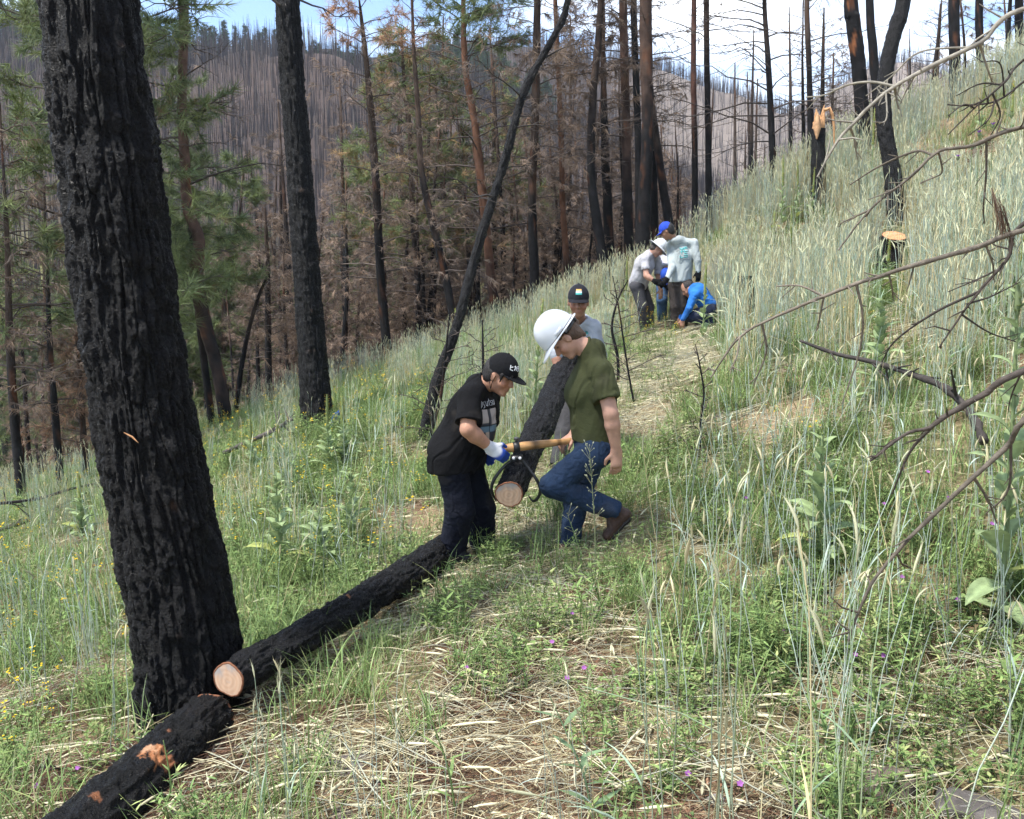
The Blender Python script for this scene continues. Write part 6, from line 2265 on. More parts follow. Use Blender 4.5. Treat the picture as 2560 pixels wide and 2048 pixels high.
def log(name, label, p0, p1, r0, r1, seed, scars=(), faces=(True, False), nt=96, bend=0.0, stain=(-0.3, 0, 1), amp=0.019, face_n=None, ns=None, flare=0.0, fmat='cut', tilt=None):
    p0, p1 = np.asarray(p0, float), np.asarray(p1, float)
    org = 0.5 * (p0 + p1)
    root = empty(name, label, 'log' if 'log' in name else 'stump', None)
    root.location = org
    mid = org + np.array([0, 0, bend])

    def cf(v, H, fine, t, L):
        c = char_col(v, H, fine, t, L)
        gl = smooth(0.6, 0.95, fbm((v) * 22, 2, seed))[..., None] * 0.3
        c = c * (1 - gl) + np.array([0.055, 0.05, 0.048]) * gl
        for (sp, sr, sc) in scars:
            d = np.linalg.norm(v + org - sp, axis=-1) / sr + 0.8 * fbm(v * 34, 3, 8)
            w = smooth(1.0, 0.75, d)[..., None]
            c = c * (1 - w) + np.asarray(sc) * (1 + 0.3 * fbm(v * 60, 2, 4))[..., None] * w
        return np.clip(c, 0.004, 1)
    L = np.linalg.norm(p1 - p0)
    tip = p1 - org + (np.asarray(tilt) if tilt is not None else 0)
    mb, tp, tr, v = bark_trunk([p0 - org, (p0 * 0.25 + p1 * 0.75 - org) if tilt is not None else mid - org, tip], [r0, 0.5 * (r0 + r1), r1], nt, ns or int(L / 0.008) + 20, amp, 0.050, 0.13, seed, cf, flare)
    mb.build('bark', M['char'], root)
    d = unit(p1 - p0)
    if faces[0]:
        cut_face(root, org, v[0], tp[0], face_n if face_n is not None else -d, stain, fmat)
    if faces[1]:
        cut_face(root, org, v[-1], tp[-1], face_n if face_n is not None else d, stain, fmat)
    return root


ORANGE = (0.46, 0.19, 0.08)


def on_log(u_, v_, p0, p1, r):
    """point on the near side of a log seen at photo pixel (u_, v_)"""
    d = unit(p1 - p0)
    best, bd = None, 9.0
    for y_ in np.linspace(2.6, 8.0, 1100):
        q = P(u_, v_, y_)
        w = q - p0
        e = np.linalg.norm(w - (w @ d) * d)
        if e < r:
            return q
        if e < bd:
            best, bd = q, e
    return best

log('charred_log', 'long charred log lying beside the great trunk, its pale sawn end facing left', A0, A1, 0.080, 0.112, 31,
    [(on_log(873, 1483, A0, A1, 0.1), 0.020, (0.42, 0.19, 0.09)), (on_log(830, 1506, A0, A1, 0.1), 0.018, (0.20, 0.08, 0.045))], bend=-0.01)
_sc = []
for (uu, vv, rr, cc_) in ((392, 1888, 0.055, ORANGE), (425, 1905, 0.036, (0.30, 0.12, 0.055)), (372, 1872, 0.03, (0.50, 0.27, 0.15)), (242, 1992, 0.019, (0.25, 0.10, 0.045)),
                          (425, 1823, 0.013, (0.22, 0.09, 0.045))):
    _sc.append((on_log(uu, vv, B0, BE, 0.118), rr, cc_))
log('charred_log', 'short charred log in the lower left corner with orange bark scars', B0, BE, 0.108, 0.126, 47, _sc, faces=(True, False), amp=0.021)
L0, L1 = P(1275, 1233, 5.56), P(1440, 862, 7.95)
log('charred_log', 'charred log lifted off the ground between the two people, sawn end to the front', L0, L1, 0.092, 0.108, 59,
    [(P(1270, 1190, 5.5), 0.02, (0.12, 0.11, 0.1))], amp=0.017, face_n=unit(np.array([-0.12, -0.97, -0.2])))
# stumps up the slope
s1 = P(2230, 592, 12.6)
s0 = np.array([s1[0], s1[1], float(gz(s1[0], s1[1])) - 0.1])
log('sawn_stump', 'black stump with a flat orange sawn top among the tall grass', s0, s1, 0.18, 0.16, 71, faces=(False, True), face_n=(0.0, -0.42, 0.9), tilt=(0, -0.075, 0), fmat='fresh', nt=40, ns=50, flare=0.15)
s1 = P(1866, 690, 12.6)
s0 = np.array([s1[0], s1[1], float(gz(s1[0], s1[1])) - 0.1])
log('burnt_stump', 'small jet black burnt stump right of the crouching person', s0, s1, 0.14, 0.115, 73, faces=(False, False), nt=32, ns=40, flare=0.2)
log('charred_log', 'black log lying uphill on the straw behind the crouching person', rest(1776, 772, 0.1), rest(1850, 702, 0.1), 0.11, 0.095, 79, faces=(False, False), nt=32)

# ------------------------------------------------------------------ log carrying tongs
tool = empty('log_tongs', 'wooden handled steel log tongs gripping the lifted log', 'log tongs')
tool.location = P(1295, 1117, 5.7)
O_ = np.array(tool.location)
hp = catmull(np.array([np.append(P(1196, 1129, 5.80), 0.021), np.append(P(1240, 1124, 5.70), 0.024), np.append(P(1290, 1118, 5.69), 0.0285), np.append(P(1350, 1111, 5.73), 0.0265), np.append(P(1405, 1105, 5.78), 0.020), np.append(P(1428, 1102, 5.80), 0.022)]), 40)
mb = MB()
hw = np.array([0.50, 0.27, 0.105])
hcol = np.array([hw * (1 - 0.75 * math.exp(-((i - 24) / 1.8) ** 2)) * (1 - 0.8 * math.exp(-((i - 33.5) / 0.9) ** 2)) * (1 + 0.06 * math.sin(i * 1.7)) for i in range(40)])
mb.tube(hp[:, :3] - O_, hp[:, 3], 20, hcol, True)
e_ = unit(hp[-1, :3] - hp[-2, :3])
mb.tube([hp[-1, :3] - O_, hp[-1, :3] - O_ + e_ * 0.012, hp[-1, :3] - O_ + e_ * 0.018], [0.022, 0.016, 0.002], 20, hw)
mb.build('handle', M['handle'], tool)
k_ = 17
c_ = hp[k_, :3] - O_
dx = unit(hp[k_ + 1, :3] - hp[k_ - 1, :3])
mb = MB()
mb.tube([c_ - dx * 0.020, c_ - dx * 0.018, c_ + dx * 0.018, c_ + dx * 0.020], [0.030, 0.035, 0.035, 0.030], 24, (0.014, 0.014, 0.015), True)
mb.build('clamp_ring', M['steel'], tool)
mb = MB()
up = np.array([0, 0, 1.0])
mb.tube([c_ + up * 0.028, c_ + up * 0.046], [0.010, 0.010], 10, (0.014, 0.014, 0.015), True)
mb.tube([c_ + up * 0.046, c_ + up * 0.062], [0.018, 0.018], 6, (0.06, 0.06, 0.065), True)
mb.tube([c_ - up * 0.030, c_ - up * 0.058], [0.013, 0.016], 10, (0.014, 0.014, 0.015), True)
mb.build('swivel_bolt', M['steel'], tool)
pl = P(1292, 1145, 5.665) - O_
mb = MB()
for dy in (-0.016, 0.016):
    q = pl + np.array([0, dy, 0])
    mb.tube([q + np.array([-0.040, 0, 0.003]), q + np.array([-0.034, 0, 0.003]), q + np.array([0.034, 0, 0.005]), q + np.array([0.040, 0, 0.005])], [0.008, 0.016, 0.016, 0.008], 8, (0.016, 0.016, 0.017), True)
mb.build('pivot_plate', M['steel'], tool)
for sx in (-0.020, 0.020):
    mb = MB()
    q = pl + np.array([sx, -0.030, 0.004])
    mb.tube([q, q - np.array([0, 0.006, 0]), q - np.array([0, 0.010, 0])], [0.0105, 0.009, 0.003], 12, (0.72, 0.72, 0.72), True)
    mb.build('rivet', M['plastic'], tool)
for arm in ([(1284, 1148, 5.665), (1262, 1165, 5.66), (1241, 1190, 5.65), (1230, 1212, 5.65), (1230, 1231, 5.66), (1240, 1252, 5.70)],
            [(1302, 1147, 5.665), (1322, 1172, 5.66), (1342, 1200, 5.65), (1351, 1224, 5.66), (1346, 1243, 5.68), (1333, 1253, 5.70), (1321, 1239, 5.72)]):
    q = catmull(np.array([P(*a_) for a_ in arm]), 26) - O_
    mb = MB()
    mb.tube(q, np.concatenate([np.full(20, 0.0105), np.linspace(0.0105, 0.004, 6)]), 8, (0.016, 0.016, 0.017), True)
    mb.build('tong_arm', M['steel'], tool)

# ------------------------------------------------------------------ dead boughs reaching in from the right
dead = empty('dead_pine_tree', 'dead pine at the right edge whose bare boughs reach across the grass', 'tree')
tb = np.array([2.45, 3.1, 0.0])
tb[2] = gz(tb[0], tb[1]) - 0.1
dead.location = tb
mb, tp_, tr_, _ = bark_trunk([np.zeros(3), np.array([0.02, 0.03, 1.6]), np.array([0.1, 0.05, 3.4]), np.array([0.15, 0.2, 5.5])], [0.12, 0.10, 0.08, 0.02], 20, 120, 0.008, 0.05, 0.12, 88, burnt_col(0.8, (0.12, 0.10, 0.085), 0.1))
mb.build('trunk', M['bark'], dead)
GRAYB, DARKB, MIDB = np.array([0.25, 0.225, 0.18]), np.array([0.055, 0.044, 0.036]), np.array([0.135, 0.112, 0.086])
gb = np.random.default_rng(12)


def bough(main, y, w0, w1, col, subs, twigs=14):
    pts = [P(u_, v_, y) for u_, v_ in main]
    att = np.array([tb[0], tb[1], pts[0][2] + 0.12])
    pts = [att] + pts
    w0, w1 = w0 * 0.76, w1 * 0.76
    r = np.concatenate([[px2m(w0, pts[1]) * 0.62], np.linspace(px2m(w0, pts[1]) / 2, px2m(w1, pts[-1]) / 2, len(pts) - 1)])
    q = catmull(np.concatenate([np.array(pts), r[:, None]], 1), 70)
    jit = np.cumsum(gb.normal(0, 0.0016, (70, 3)), 0) * np.linspace(0, 1, 70)[:, None] * 0.6
    q[:, :3] += jit
    knot = 1 + 0.22 * np.maximum(0, vnoise(np.stack([np.arange(70) * 0.55, np.zeros(70), np.zeros(70)], -1), int(w0 * 7)))
    mb = MB()
    mb.tube(q[:, :3] - tb, q[:, 3] * knot, 7, col * gb.uniform(0.8, 1.2, (70, 1)))
    o = mb.build('bough', M['branch'], dead)
    for sb in subs:
        ww = sb[0]
        sp = [P(u_, v_, y - 0.02 + 0.06 * i * (1 if ww > 5 else -1)) for i, (u_, v_) in enumerate(sb[1:])]
        j = int(np.argmin(np.linalg.norm(q[:, :3] - sp[0], axis=1)))
        sp[0] = q[j, :3]
        rr = np.linspace(px2m(ww, sp[0]) / 2, px2m(ww * 0.45, sp[0]) / 2, len(sp))
        qq = catmull(np.concatenate([np.array(sp), rr[:, None]], 1), 18)
        m2 = MB()
        m2.tube(qq[:, :3] - tb, qq[:, 3], 5, col * gb.uniform(0.75, 1.2))
        for _ in range(4):
            i0 = gb.integers(3, 17)
            e2 = unit(qq[i0, :3] - qq[i0 - 1, :3]) + gb.normal(0, 0.6, 3)
            m2.tube([qq[i0, :3] - tb, qq[i0, :3] - tb + unit(e2) * gb.uniform(0.02, 0.07)], [0.0022, 0.0012], 4, col * 0.9)
        m2.build('side_branch', M['branch'], o)
    m2 = MB()
    for _ in range(twigs):
        i0 = gb.integers(20, 69)
        d_ = unit(q[i0, :3] - q[i0 - 1, :3]) * 0.6 + gb.normal(0, 0.7, 3)
        d_ = unit(d_)
        ln = gb.uniform(0.015, 0.11)
        b_ = q[i0, :3] - tb
        m2.tube([b_, b_ + d_ * ln * 0.6, b_ + d_ * ln + np.array([0, 0, gb.normal(0, 0.01)])], [0.0035, 0.0026, 0.0012], 4, col * gb.uniform(0.8, 1.2))
    tag(m2.build('twigs', M['branch'], o), kind='stuff')


bough([(2600, 10), (2440, 105), (2230, 210), (2120, 312), (2078, 362), (2036, 438)], 2.9, 17, 6, GRAYB,
      [(8, (2230, 210), (2180, 205), (2120, 212), (2060, 238), (2015, 243)), (9, (2230, 210), (2240, 240), (2246, 272)), (8, (2120, 312), (2135, 345), (2143, 400)), (8, (2445, 85), (2455, 130), (2475, 190), (2480, 205)),
       (6, (2420, 90), (2300, 130), (2230, 190), (2165, 240)), (5, (2246, 270), (2215, 300), (2180, 305))])
bough([(2600, 312), (2430, 370), (2345, 385), (2280, 445), (2180, 525), (2095, 635)], 3.0, 14, 5, MIDB,
      [(8, (2345, 385), (2290, 378), (2200, 415), (2125, 462)), (6, (2170, 525), (2130, 545), (2100, 560)), (6, (2360, 388), (2355, 430), (2330, 445)), (7, (2475, 360), (2465, 440), (2458, 520), (2462, 560)), (5, (2290, 380), (2240, 470), (2170, 500))])
bough([(2600, 568), (2440, 620), (2290, 665), (2150, 712), (2030, 760), (1930, 805), (1850, 850), (1780, 955)], 3.1, 19, 5, MIDB * 1.15,
      [(8, (2157, 712), (2156, 790), (2148, 880), (2105, 1010)), (7, (2470, 608), (2482, 660), (2484, 700)), (7, (2070, 738), (2000, 715), (1940, 716)), (6, (2070, 740), (2050, 790), (2045, 822)), (7, (1920, 810), (1915, 880), (1885, 960)), (6, (2225, 690), (2230, 720), (2232, 745)), (5, (1850, 850), (1842, 890), (1828, 920))])
bough([(2600, 912), (2450, 985), (2350, 1040), (2310, 1068), (2250, 1080), (2165, 1150)], 2.7, 24, 7, DARKB * 1.3,
      [(10, (2330, 1055), (2275, 1130), (2230, 1235)), (7, (2250, 1082), (2220, 1110), (2205, 1130)), (6, (2540, 945), (2530, 985), (2520, 1025))])
bough([(2630, 1015), (2520, 1120), (2440, 1195), (2350, 1280), (2250, 1385), (2180, 1475), (2125, 1610)], 2.5, 20, 8, MIDB * 0.8,
      [(9, (2440, 1192), (2470, 1250), (2492, 1308)), (8, (2600, 1120), (2520, 1225), (2465, 1285)), (7, (2240, 1395), (2255, 1410), (2262, 1418)), (6, (2180, 1475), (2172, 1450), (2168, 1440))])
bough([(2600, 540), (2520, 650), (2450, 730), (2410, 780), (2350, 865)], 3.4, 14, 5, DARKB,
      [(8, (2450, 732), (2340, 780), (2240, 850), (2205, 905)), (6, (2430, 755), (2480, 740), (2550, 705)), (6, (2410, 780), (2470, 830), (2540, 855)), (6, (2500, 670), (2440, 700), (2370, 730))])
bough([(2600, 120), (2510, 205), (2440, 262), (2370, 330)], 4.4, 9, 4, DARKB * 0.9,
      [(6, (2510, 205), (2450, 210), (2390, 240)), (6, (2480, 230), (2500, 290), (2470, 350)), (5, (2440, 262), (2410, 262), (2370, 290))], 26)
bough([(2610, 170), (2500, 250), (2420, 265), (2370, 262)], 4.6, 8, 4, DARKB * 0.9, [(5, (2500, 250), (2470, 300), (2420, 340)), (5, (2540, 215), (2500, 160), (2450, 155))], 26)
# tuft of dead needles hanging from the third bough
mb = MB()
gn = np.random.default_rng(3)
needle_tufts(mb, np.array([P(2505, 540, 3.1), P(2520, 565, 3.1), P(2490, 520, 3.1)]) - tb, np.array([[0.25, 0, -1], [0.3, 0, -1], [0.3, 0, -1.0]]), 0.13, 46, [(0.16, 0.10, 0.065), (0.11, 0.075, 0.05)], 0.22, 0.3, 0.0012, gn)
tag(mb.build('needles', M['needle'], dead), kind='stuff')


def stick(label, uv, ys, w0, w1, col, name='fallen_branch', lift=None, nsub=5, group=None):
    pts = [P(u_, v_, y_) for (u_, v_), y_ in zip(uv, ys)] if ys is not None else [rest(u_, v_, 0.02, lift or 1.0) for u_, v_ in uv]
    r = [px2m(w, p) / 2 for w, p in zip(np.linspace(w0, w1, len(pts)), pts)]
    org = pts[0]
    q = catmull(np.concatenate([np.array(pts), np.array(r)[:, None]], 1), 30)
    mb = MB()
    mb.tube(q[:, :3] - org, q[:, 3] * (1 + 0.15 * gb.normal(0, 1, 30)), 7, np.asarray(col) * gb.uniform(0.8, 1.2, (30, 1)), True)
    for _ in range(nsub):
        i0 = gb.integers(4, 29)
        d_ = unit(unit(q[i0, :3] - q[i0 - 1, :3]) + gb.normal(0, 0.6, 3))
        ln = gb.uniform(3, 10) * q[i0, 3] + 0.03
        mb.tube([q[i0, :3] - org, q[i0, :3] - org + d_ * ln], [q[i0, 3] * 0.5, q[i0, 3] * 0.2], 5, np.asarray(col))
    o = mb.build(name, M['branch'], None)
    o.location = org
    return tag(o, label, 'branch', group)


stick('dark dead stick slanting down through the grass behind the upper boughs', [(2000, 852), (2090, 885), (2180, 905), (2290, 940), (2370, 975), (2430, 1040), (2460, 1105)], [6.0, 5.9, 5.8, 5.6, 5.4, 5.2, 5.0], 7, 24, (0.05, 0.042, 0.037), nsub=9)
stick('long black fallen branch at the far left below the burnt stems', [(-30, 1262), (90, 1248), (180, 1222), (262, 1205)], [10.4, 10.9, 11.3, 11.7], 9, 6, (0.03, 0.026, 0.024), nsub=10)
stick('gray fallen limb at the left edge nearest the tall grass', [(-30, 1338), (60, 1305), (130, 1275), (215, 1232)], [9.6, 10.2, 10.6, 11.0], 14, 7, (0.07, 0.058, 0.05), nsub=10)
stick('grayish fallen limb in the grass between the two left trunks', [(560, 1132), (620, 1105), (680, 1078), (730, 1048)], [10.6, 10.9, 11.2, 11.4], 12, 9, (0.10, 0.085, 0.075), nsub=8)
stick('black forked stick on the ground left of the great trunk base', [(20, 1925), (110, 1920), (190, 1925), (270, 1885)], None, 20, 9, (0.024, 0.02, 0.018), nsub=5)
stick('thin dead stick lying in front of the great trunk base', [(250, 1730), (310, 1755), (360, 1795), (420, 1830)], None, 7, 11, (0.06, 0.05, 0.042), nsub=4)
stick('curved dark twig on the straw right of the lower left log', [(592, 1868), (612, 1910), (650, 1930), (700, 1942)], None, 9, 7, (0.045, 0.035, 0.03), nsub=3)
stick('pale dead stick along the right side of the lower left log', [(480, 1935), (520, 1895), (560, 1855)], None, 7, 4, (0.10, 0.085, 0.075), nsub=2)
stick('knotty dark root on the straw in the middle foreground', [(1090, 1745), (1160, 1712), (1220, 1698), (1285, 1712)], None, 9, 12, (0.055, 0.042, 0.036), nsub=5)
stick('thick black stick poking out at the bottom right of centre', [(1975, 2040), (2010, 1995), (2045, 1965), (2085, 1945)], None, 26, 16, (0.04, 0.032, 0.028), nsub=3)
stick('dark twig on bare soil at the right edge of the picture', [(2480, 1905), (2520, 1875), (2570, 1830)], None, 10, 7, (0.035, 0.03, 0.03), nsub=3)
stick('crooked dark twig under the lowest bough', [(1905, 1580), (1940, 1540), (1985, 1560), (2040, 1600), (2085, 1590)], None, 8, 6, (0.05, 0.04, 0.035), nsub=5)
stick('black twig lying on the soil in the lower right corner', [(1690, 1805), (1745, 1775), (1800, 1750)], None, 8, 6, (0.04, 0.033, 0.03), nsub=2)
for (lab, uv, y, w, br) in (
        ('black burnt sapling with spreading twigs left of the bending worker', [(1590, 1010), (1566, 900), (1550, 790), (1532, 690)], 9.0, [6, 5, 4, 2], BR(16, (0.2, 0.97), 0.42, droop=-0.1, sub=5, r=0.006)),
        ('gray leafless sapling rising behind the black cap', [(1210, 1040), (1208, 920), (1206, 800)], 9.4, [9, 8, 3], BR(18, (0.25, 0.97), 0.5, droop=0.05, sub=6, r=0.005, col=(0.10, 0.085, 0.075))),
        ('thin burnt sapling climbing beside the leaning pine', [(1062, 1095), (1100, 1000), (1112, 900), (1125, 780)], 9.5, [10, 9, 7, 3], BR(18, (0.2, 0.97), 0.6, droop=0.1, sub=6, r=0.006)),
        ('small black twiggy shrub in the straw below the standing worker', [(1752, 1055), (1760, 985), (1748, 905), (1738, 860)], 6.9, [6, 5, 4, 2], BR(14, (0.1, 0.97), 0.22, droop=-0.2, sub=4, r=0.0035)),
        ('crooked black sapling bending over beside the path', [(1545, 900), (1530, 820), (1545, 750), (1570, 700)], 10.0, [8, 7, 5, 3], BR(14, (0.2, 0.97), 0.4, droop=-0.1, sub=5, r=0.005))):
    pth, rad = tpath(uv, y, w, None)
    make_tree('burnt_sapling', lab, 'sapling', 'burnt saplings in the grass', pth, rad, int(uv[0][0]), char_to=9, nt=7, ns=30, branches=br, flare=0.1)

# ------------------------------------------------------------------ mullein plants
def leaf_mesh(ln, w, seed, yellow=0.0):
    g = np.random.default_rng(seed)
    m, k = 9, 5
    s = np.linspace(0, 1, m)
    prof = w * np.sin(np.pi * np.clip(s, 0, 1) ** 0.75) ** 0.8 + 0.006 * (1 - s)
    v = np.zeros((m, k, 3))
    el = 0.85 - 1.25 * s
    x = np.concatenate([[0], np.cumsum(np.cos(el[:-1]) * ln / (m - 1))])
    z = np.concatenate([[0], np.cumsum(np.sin(el[:-1]) * ln / (m - 1))])
    for j in range(k):
        t = (j - 2) / 2
        v[:, j, 0] = x
        v[:, j, 1] = prof * t
        v[:, j, 2] = z + 0.25 * prof * abs(t) + 0.05 * w * np.sin(s * 14 + t * 2) * abs(t)
    base = np.array([0.24, 0.31, 0.15]) * (1 - yellow) + np.array([0.34, 0.36, 0.09]) * yellow
    c = np.broadcast_to(base, v.shape).copy()
    c[:, 2] = base * 1.35
    mb = MB()
    mb.grid(v, c * g.uniform(0.92, 1.08, (m, k, 1)))
    me = mb.mesh("leaf")
    me.materials.append(M['leaf'])
    return me


LEAVES = [leaf_mesh(0.26, 0.045, 1), leaf_mesh(0.22, 0.042, 2), leaf_mesh(0.17, 0.036, 3), leaf_mesh(0.11, 0.022, 4), leaf_mesh(0.26, 0.06, 5, 0.7)]


def mullein(label, u_, vb, vt, flower, lush=1.0, seed=0):
    g = np.random.default_rng(seed)
    b = hit(u_, vb)
    t = P(u_ + g.normal(0, 6), vt, b[1])
    h = max(0.35, t[2] - b[2])
    root = empty('mullein_plant', label, 'plant', 'mullein plants on the slope')
    root.location = b
    lean = np.array([g.normal(0, 0.02), g.normal(0, 0.02), 0])
    mb = MB()
    zz = np.linspace(0, h * 0.97, 8)
    mb.tube(lean * (zz[:, None] ** 2) + np.stack([zz * 0, zz * 0, zz], -1), np.linspace(0.011, 0.006, 8), 6, (0.24, 0.30, 0.14))
    mb.build('stem', M['leaf'], root)
    near = b[1] < 9.5
    n = int((26 if near else 15) * lush)
    top = h * (0.62 if flower else 0.96)
    for i in range(n):
        q = (i + 0.5) / n
        z = top * q ** 1.15
        me = LEAVES[0 if q < 0.35 else (1 if q < 0.55 else (2 if q < 0.8 else 3))] if g.uniform() > 0.15 or q > 0.25 else LEAVES[4]
        o = bpy.data.objects.new('leaf', me)
        COL.objects.link(o)
        o.parent = root
        o.location = tuple(lean * z * z + np.array([0, 0, z]))
        o.rotation_euler = (g.normal(0, 0.12), -0.35 * q + g.normal(0, 0.15) + (0.35 if q < 0.2 else 0), i * 2.4 + g.normal(0, 0.2))
        sc = g.uniform(0.8, 1.15) * (1.0 if q > 0.1 else 1.05)
        o.scale = (sc, sc, sc)
    mb = MB()
    z0 = h * (0.60 if flower else 0.90)
    zz = np.linspace(z0, h, 7)
    sp = 0.017 if flower else 0.012
    mb.tube(lean * (zz[:, None] ** 2) + np.stack([zz * 0, zz * 0, zz], -1), sp * np.array([0.7, 1, 1.05, 1, 0.9, 0.7, 0.2]), 7, (0.27, 0.32, 0.12) if flower else (0.25, 0.31, 0.15))
    nf = int(90 * (h - z0) / 0.4) + 14
    for i in range(nf):
        z = z0 + (h - z0) * g.uniform(0, 0.97)
        a = g.uniform(0, 6.28)
        d = np.array([math.cos(a), math.sin(a), 0.35])
        p0 = lean * z * z + np.array([0, 0, z]) + d * sp * 0.8
        col = (0.62, 0.47, 0.05) if flower and g.uniform() < 0.55 else (0.26, 0.31, 0.12)
        leaf_strip(mb, p0, d, np.array([0, 0, 1.0]), 0.016, 0.007, col)
    tag(mb.build('flower_spike', M['flower'], root), kind='stuff')
    return root


MULL = [('tall leafy mullein with broad pale leaves at the right edge of the picture', 2500, 1560, 700, 0, 1.1), ('leafy mullein in the shade below the right boughs', 2195, 1020, 745, 0, 1.4),
        ('young pale mullein among the herbs under the dark forked bough', 2045, 1405, 1090, 0, 0.9), ('slim mullein spike with a yellow tip left of the gray hooded boy', 1338, 1065, 745, 1, 0.9),
        ('leafy mullein between the great trunk and the long log', 700, 1435, 1190, 0, 0.8), ('leafy mullein just above the middle of the long log', 880, 1390, 1180, 0, 0.7), ('pale mullein rosette close behind the long log', 800, 1440, 1290, 0, 0.7),
        ('mullein spike left of the bending worker', 1564, 860, 640, 1, 0.8), ('mullein spike right of the standing worker', 1757, 858, 655, 1, 0.8),
        ('leftmost of three yellow mullein spikes below the splintered snag', 1953, 580, 385, 1, 0.8), ('middle of three yellow mullein spikes below the splintered snag', 1992, 560, 398, 1, 0.8),
        ('rightmost of three yellow mullein spikes below the splintered snag', 2028, 575, 418, 1, 0.8), ('dark green mullein spike beside the curved black trunk', 2176, 500, 268, 1, 0.8),
        ('left one of two mullein spikes on the skyline at the right', 2448, 370, 190, 1, 0.8), ('right one of two mullein spikes on the skyline at the right', 2522, 395, 200, 1, 0.8),
        ('mullein with yellow flowers standing before the sawn stump', 2216, 740, 598, 1, 0.8), ('thick bright yellow mullein spike near the right edge', 2540, 800, 555, 1, 0.9),
        ('yellow mullein spike left of the great black trunk', 206, 1350, 1182, 1, 0.8), ('yellow mullein spike beside the straight black trunk base', 822, 1190, 985, 1, 0.8),
        ('yellow mullein spike a little right of the straight trunk base', 862, 1180, 990, 1, 0.8), ('short mullein left of the straight black trunk', 632, 1200, 1045, 1, 0.8),
        ('short mullein close to the straight black trunk', 698, 1200, 1055, 1, 0.8), ('green mullein stalk above the sawn stump on the slope', 1926, 720, 525, 1, 0.8),
        ('yellow dried mullein stalk beside the boulder', 1972, 760, 510, 1, 0.7), ('mullein spike over the ridge near the gray sapling', 1140, 880, 770, 1, 0.7)]
for i, (lab, uu, vb, vt, fl, lush) in enumerate(MULL):
    mullein(lab, uu, vb, vt, fl, lush, 60 + i)

# ------------------------------------------------------------------ purple flowers, rocks, chips, cloth
gf = np.random.default_rng(8)
LANDMARKS = [('the large brown rock', 2215, 1935), ('the whitish spotted rock', 2445, 2010), ('the small round gray stone', 1795, 1992), ('the drooping tip of the lowest bough', 2125, 1590), ('the young pale mullein', 2045, 1300),
             ('the raised heel in blue jeans', 1545, 1300), ('the pale rock under the lifted log', 1305, 1442), ('the knotty dark root', 1180, 1710), ('the tip of the dark forked bough', 2220, 1180), ('the tall leafy mullein', 2490, 1300),
             ('the black forked stick', 120, 1925), ('the crooked dark twig', 1990, 1570), ('the black twig on the soil', 1745, 1775), ('the planted foot in blue jeans', 1400, 1410)]
_used = set()


def where(uu, vv):
    """nearest landmark and the side of it, each answer given once"""
    for nm, a, b in sorted(LANDMARKS, key=lambda t: (t[1] - uu) ** 2 + (t[2] - vv) ** 2):
        dx, dy = uu - a, vv - b
        for w in ((('right of' if dx > 0 else 'left of') if abs(dx) > abs(dy) else ('below' if dy > 0 else 'above')), (('below' if dy > 0 else 'above') if abs(dx) > abs(dy) else ('right of' if dx > 0 else 'left of'))):
            if (nm, w) not in _used:
                _used.add((nm, w))
                return w + ' ' + nm
    return 'among the herbs'


for (uu, vv, h) in ((2139, 1637, .16), (2207, 1640, .2), (2255, 1443, .2), (2392, 1500, .2), (1850, 1960, .14), (1720, 1935, .14), (2065, 1315, .16), (1995, 1255, .16), (1865, 1205, .15), (1865, 1245, .15),
                    (1795, 1295, .15), (2210, 1260, .18), (2370, 1245, .2), (2480, 1310, .2), (1460, 1670, .12), (1418, 1695, .12), (1167, 1670, .1), (1380, 1605, .12), (1430, 1533, .12), (195, 1920, .12), (90, 1965, .12), (2320, 1180, .18), (1960, 1580, .14)):
    p = hit(uu, min(2040, vv + h * 330))
    top = P(uu, vv, p[1])
    root = empty('purple_wildflower', 'tiny magenta wildflower on a thin stem ' + where(uu, vv), 'flower', 'magenta wildflowers')
    root.location = p
    hz = max(0.05, top[2] - p[2])
    mb = MB()
    tip = np.array([top[0] - p[0], 0, hz])
    mb.tube([np.zeros(3), tip * 0.5 + np.array([0.01, 0, 0]), tip], [0.0022, 0.0018, 0.0013], 4, (0.12, 0.17, 0.06))
    mb.build('stem', M['leaf'], root)
    mb = MB()
    for i in range(5):
        a = i * 1.2566 + gf.uniform(0, 0.3)
        leaf_strip(mb, tip, np.array([math.cos(a), math.sin(a) * 0.7 - 0.35, math.sin(a) * 0.5 + 0.45]), np.array([0, -0.6, 0.8]), 0.013, 0.006, (0.36, 0.13, 0.40))
    mb.build('petals', M['flower'], root)
for (uu, vv, tl) in ((2447, 338, 'second from the right'), (2395, 398, 'leftmost'), (2482, 318, 'rightmost'), (2430, 372, 'second from the left')):
    p = P(uu, vv, 9.5)
    gz_ = float(gz(p[0], p[1]))
    root = empty('purple_thistle', tl + ' of four purple thistle heads over the grass at the upper right', 'flower', 'purple thistles at the upper right')
    root.location = (p[0], p[1], gz_)
    tip = np.array([0, 0, max(0.4, p[2] - gz_)])
    mb = MB()
    mb.tube([np.zeros(3), tip * 0.6 + np.array([0.02, 0, 0]), tip], [0.005, 0.004, 0.003], 5, (0.16, 0.22, 0.10))
    mb.tube([tip - np.array([0, 0, 0.01]), tip + np.array([0, 0, 0.012]), tip + np.array([0, 0, 0.022])], [0.008, 0.018, 0.012], 8, (0.14, 0.18, 0.09))
    mb.build('stem', M['leaf'], root)
    mb = MB()
    for i in range(26):
        a = gf.uniform(0, 6.28)
        leaf_strip(mb, tip + np.array([0, 0, 0.02]), np.array([math.cos(a) * 0.8, math.sin(a) * 0.8, 1]), np.array([0, 0, 1.0]), 0.035, 0.004, (0.33, 0.13, 0.50))
    mb.build('petals', M['flower'], root)


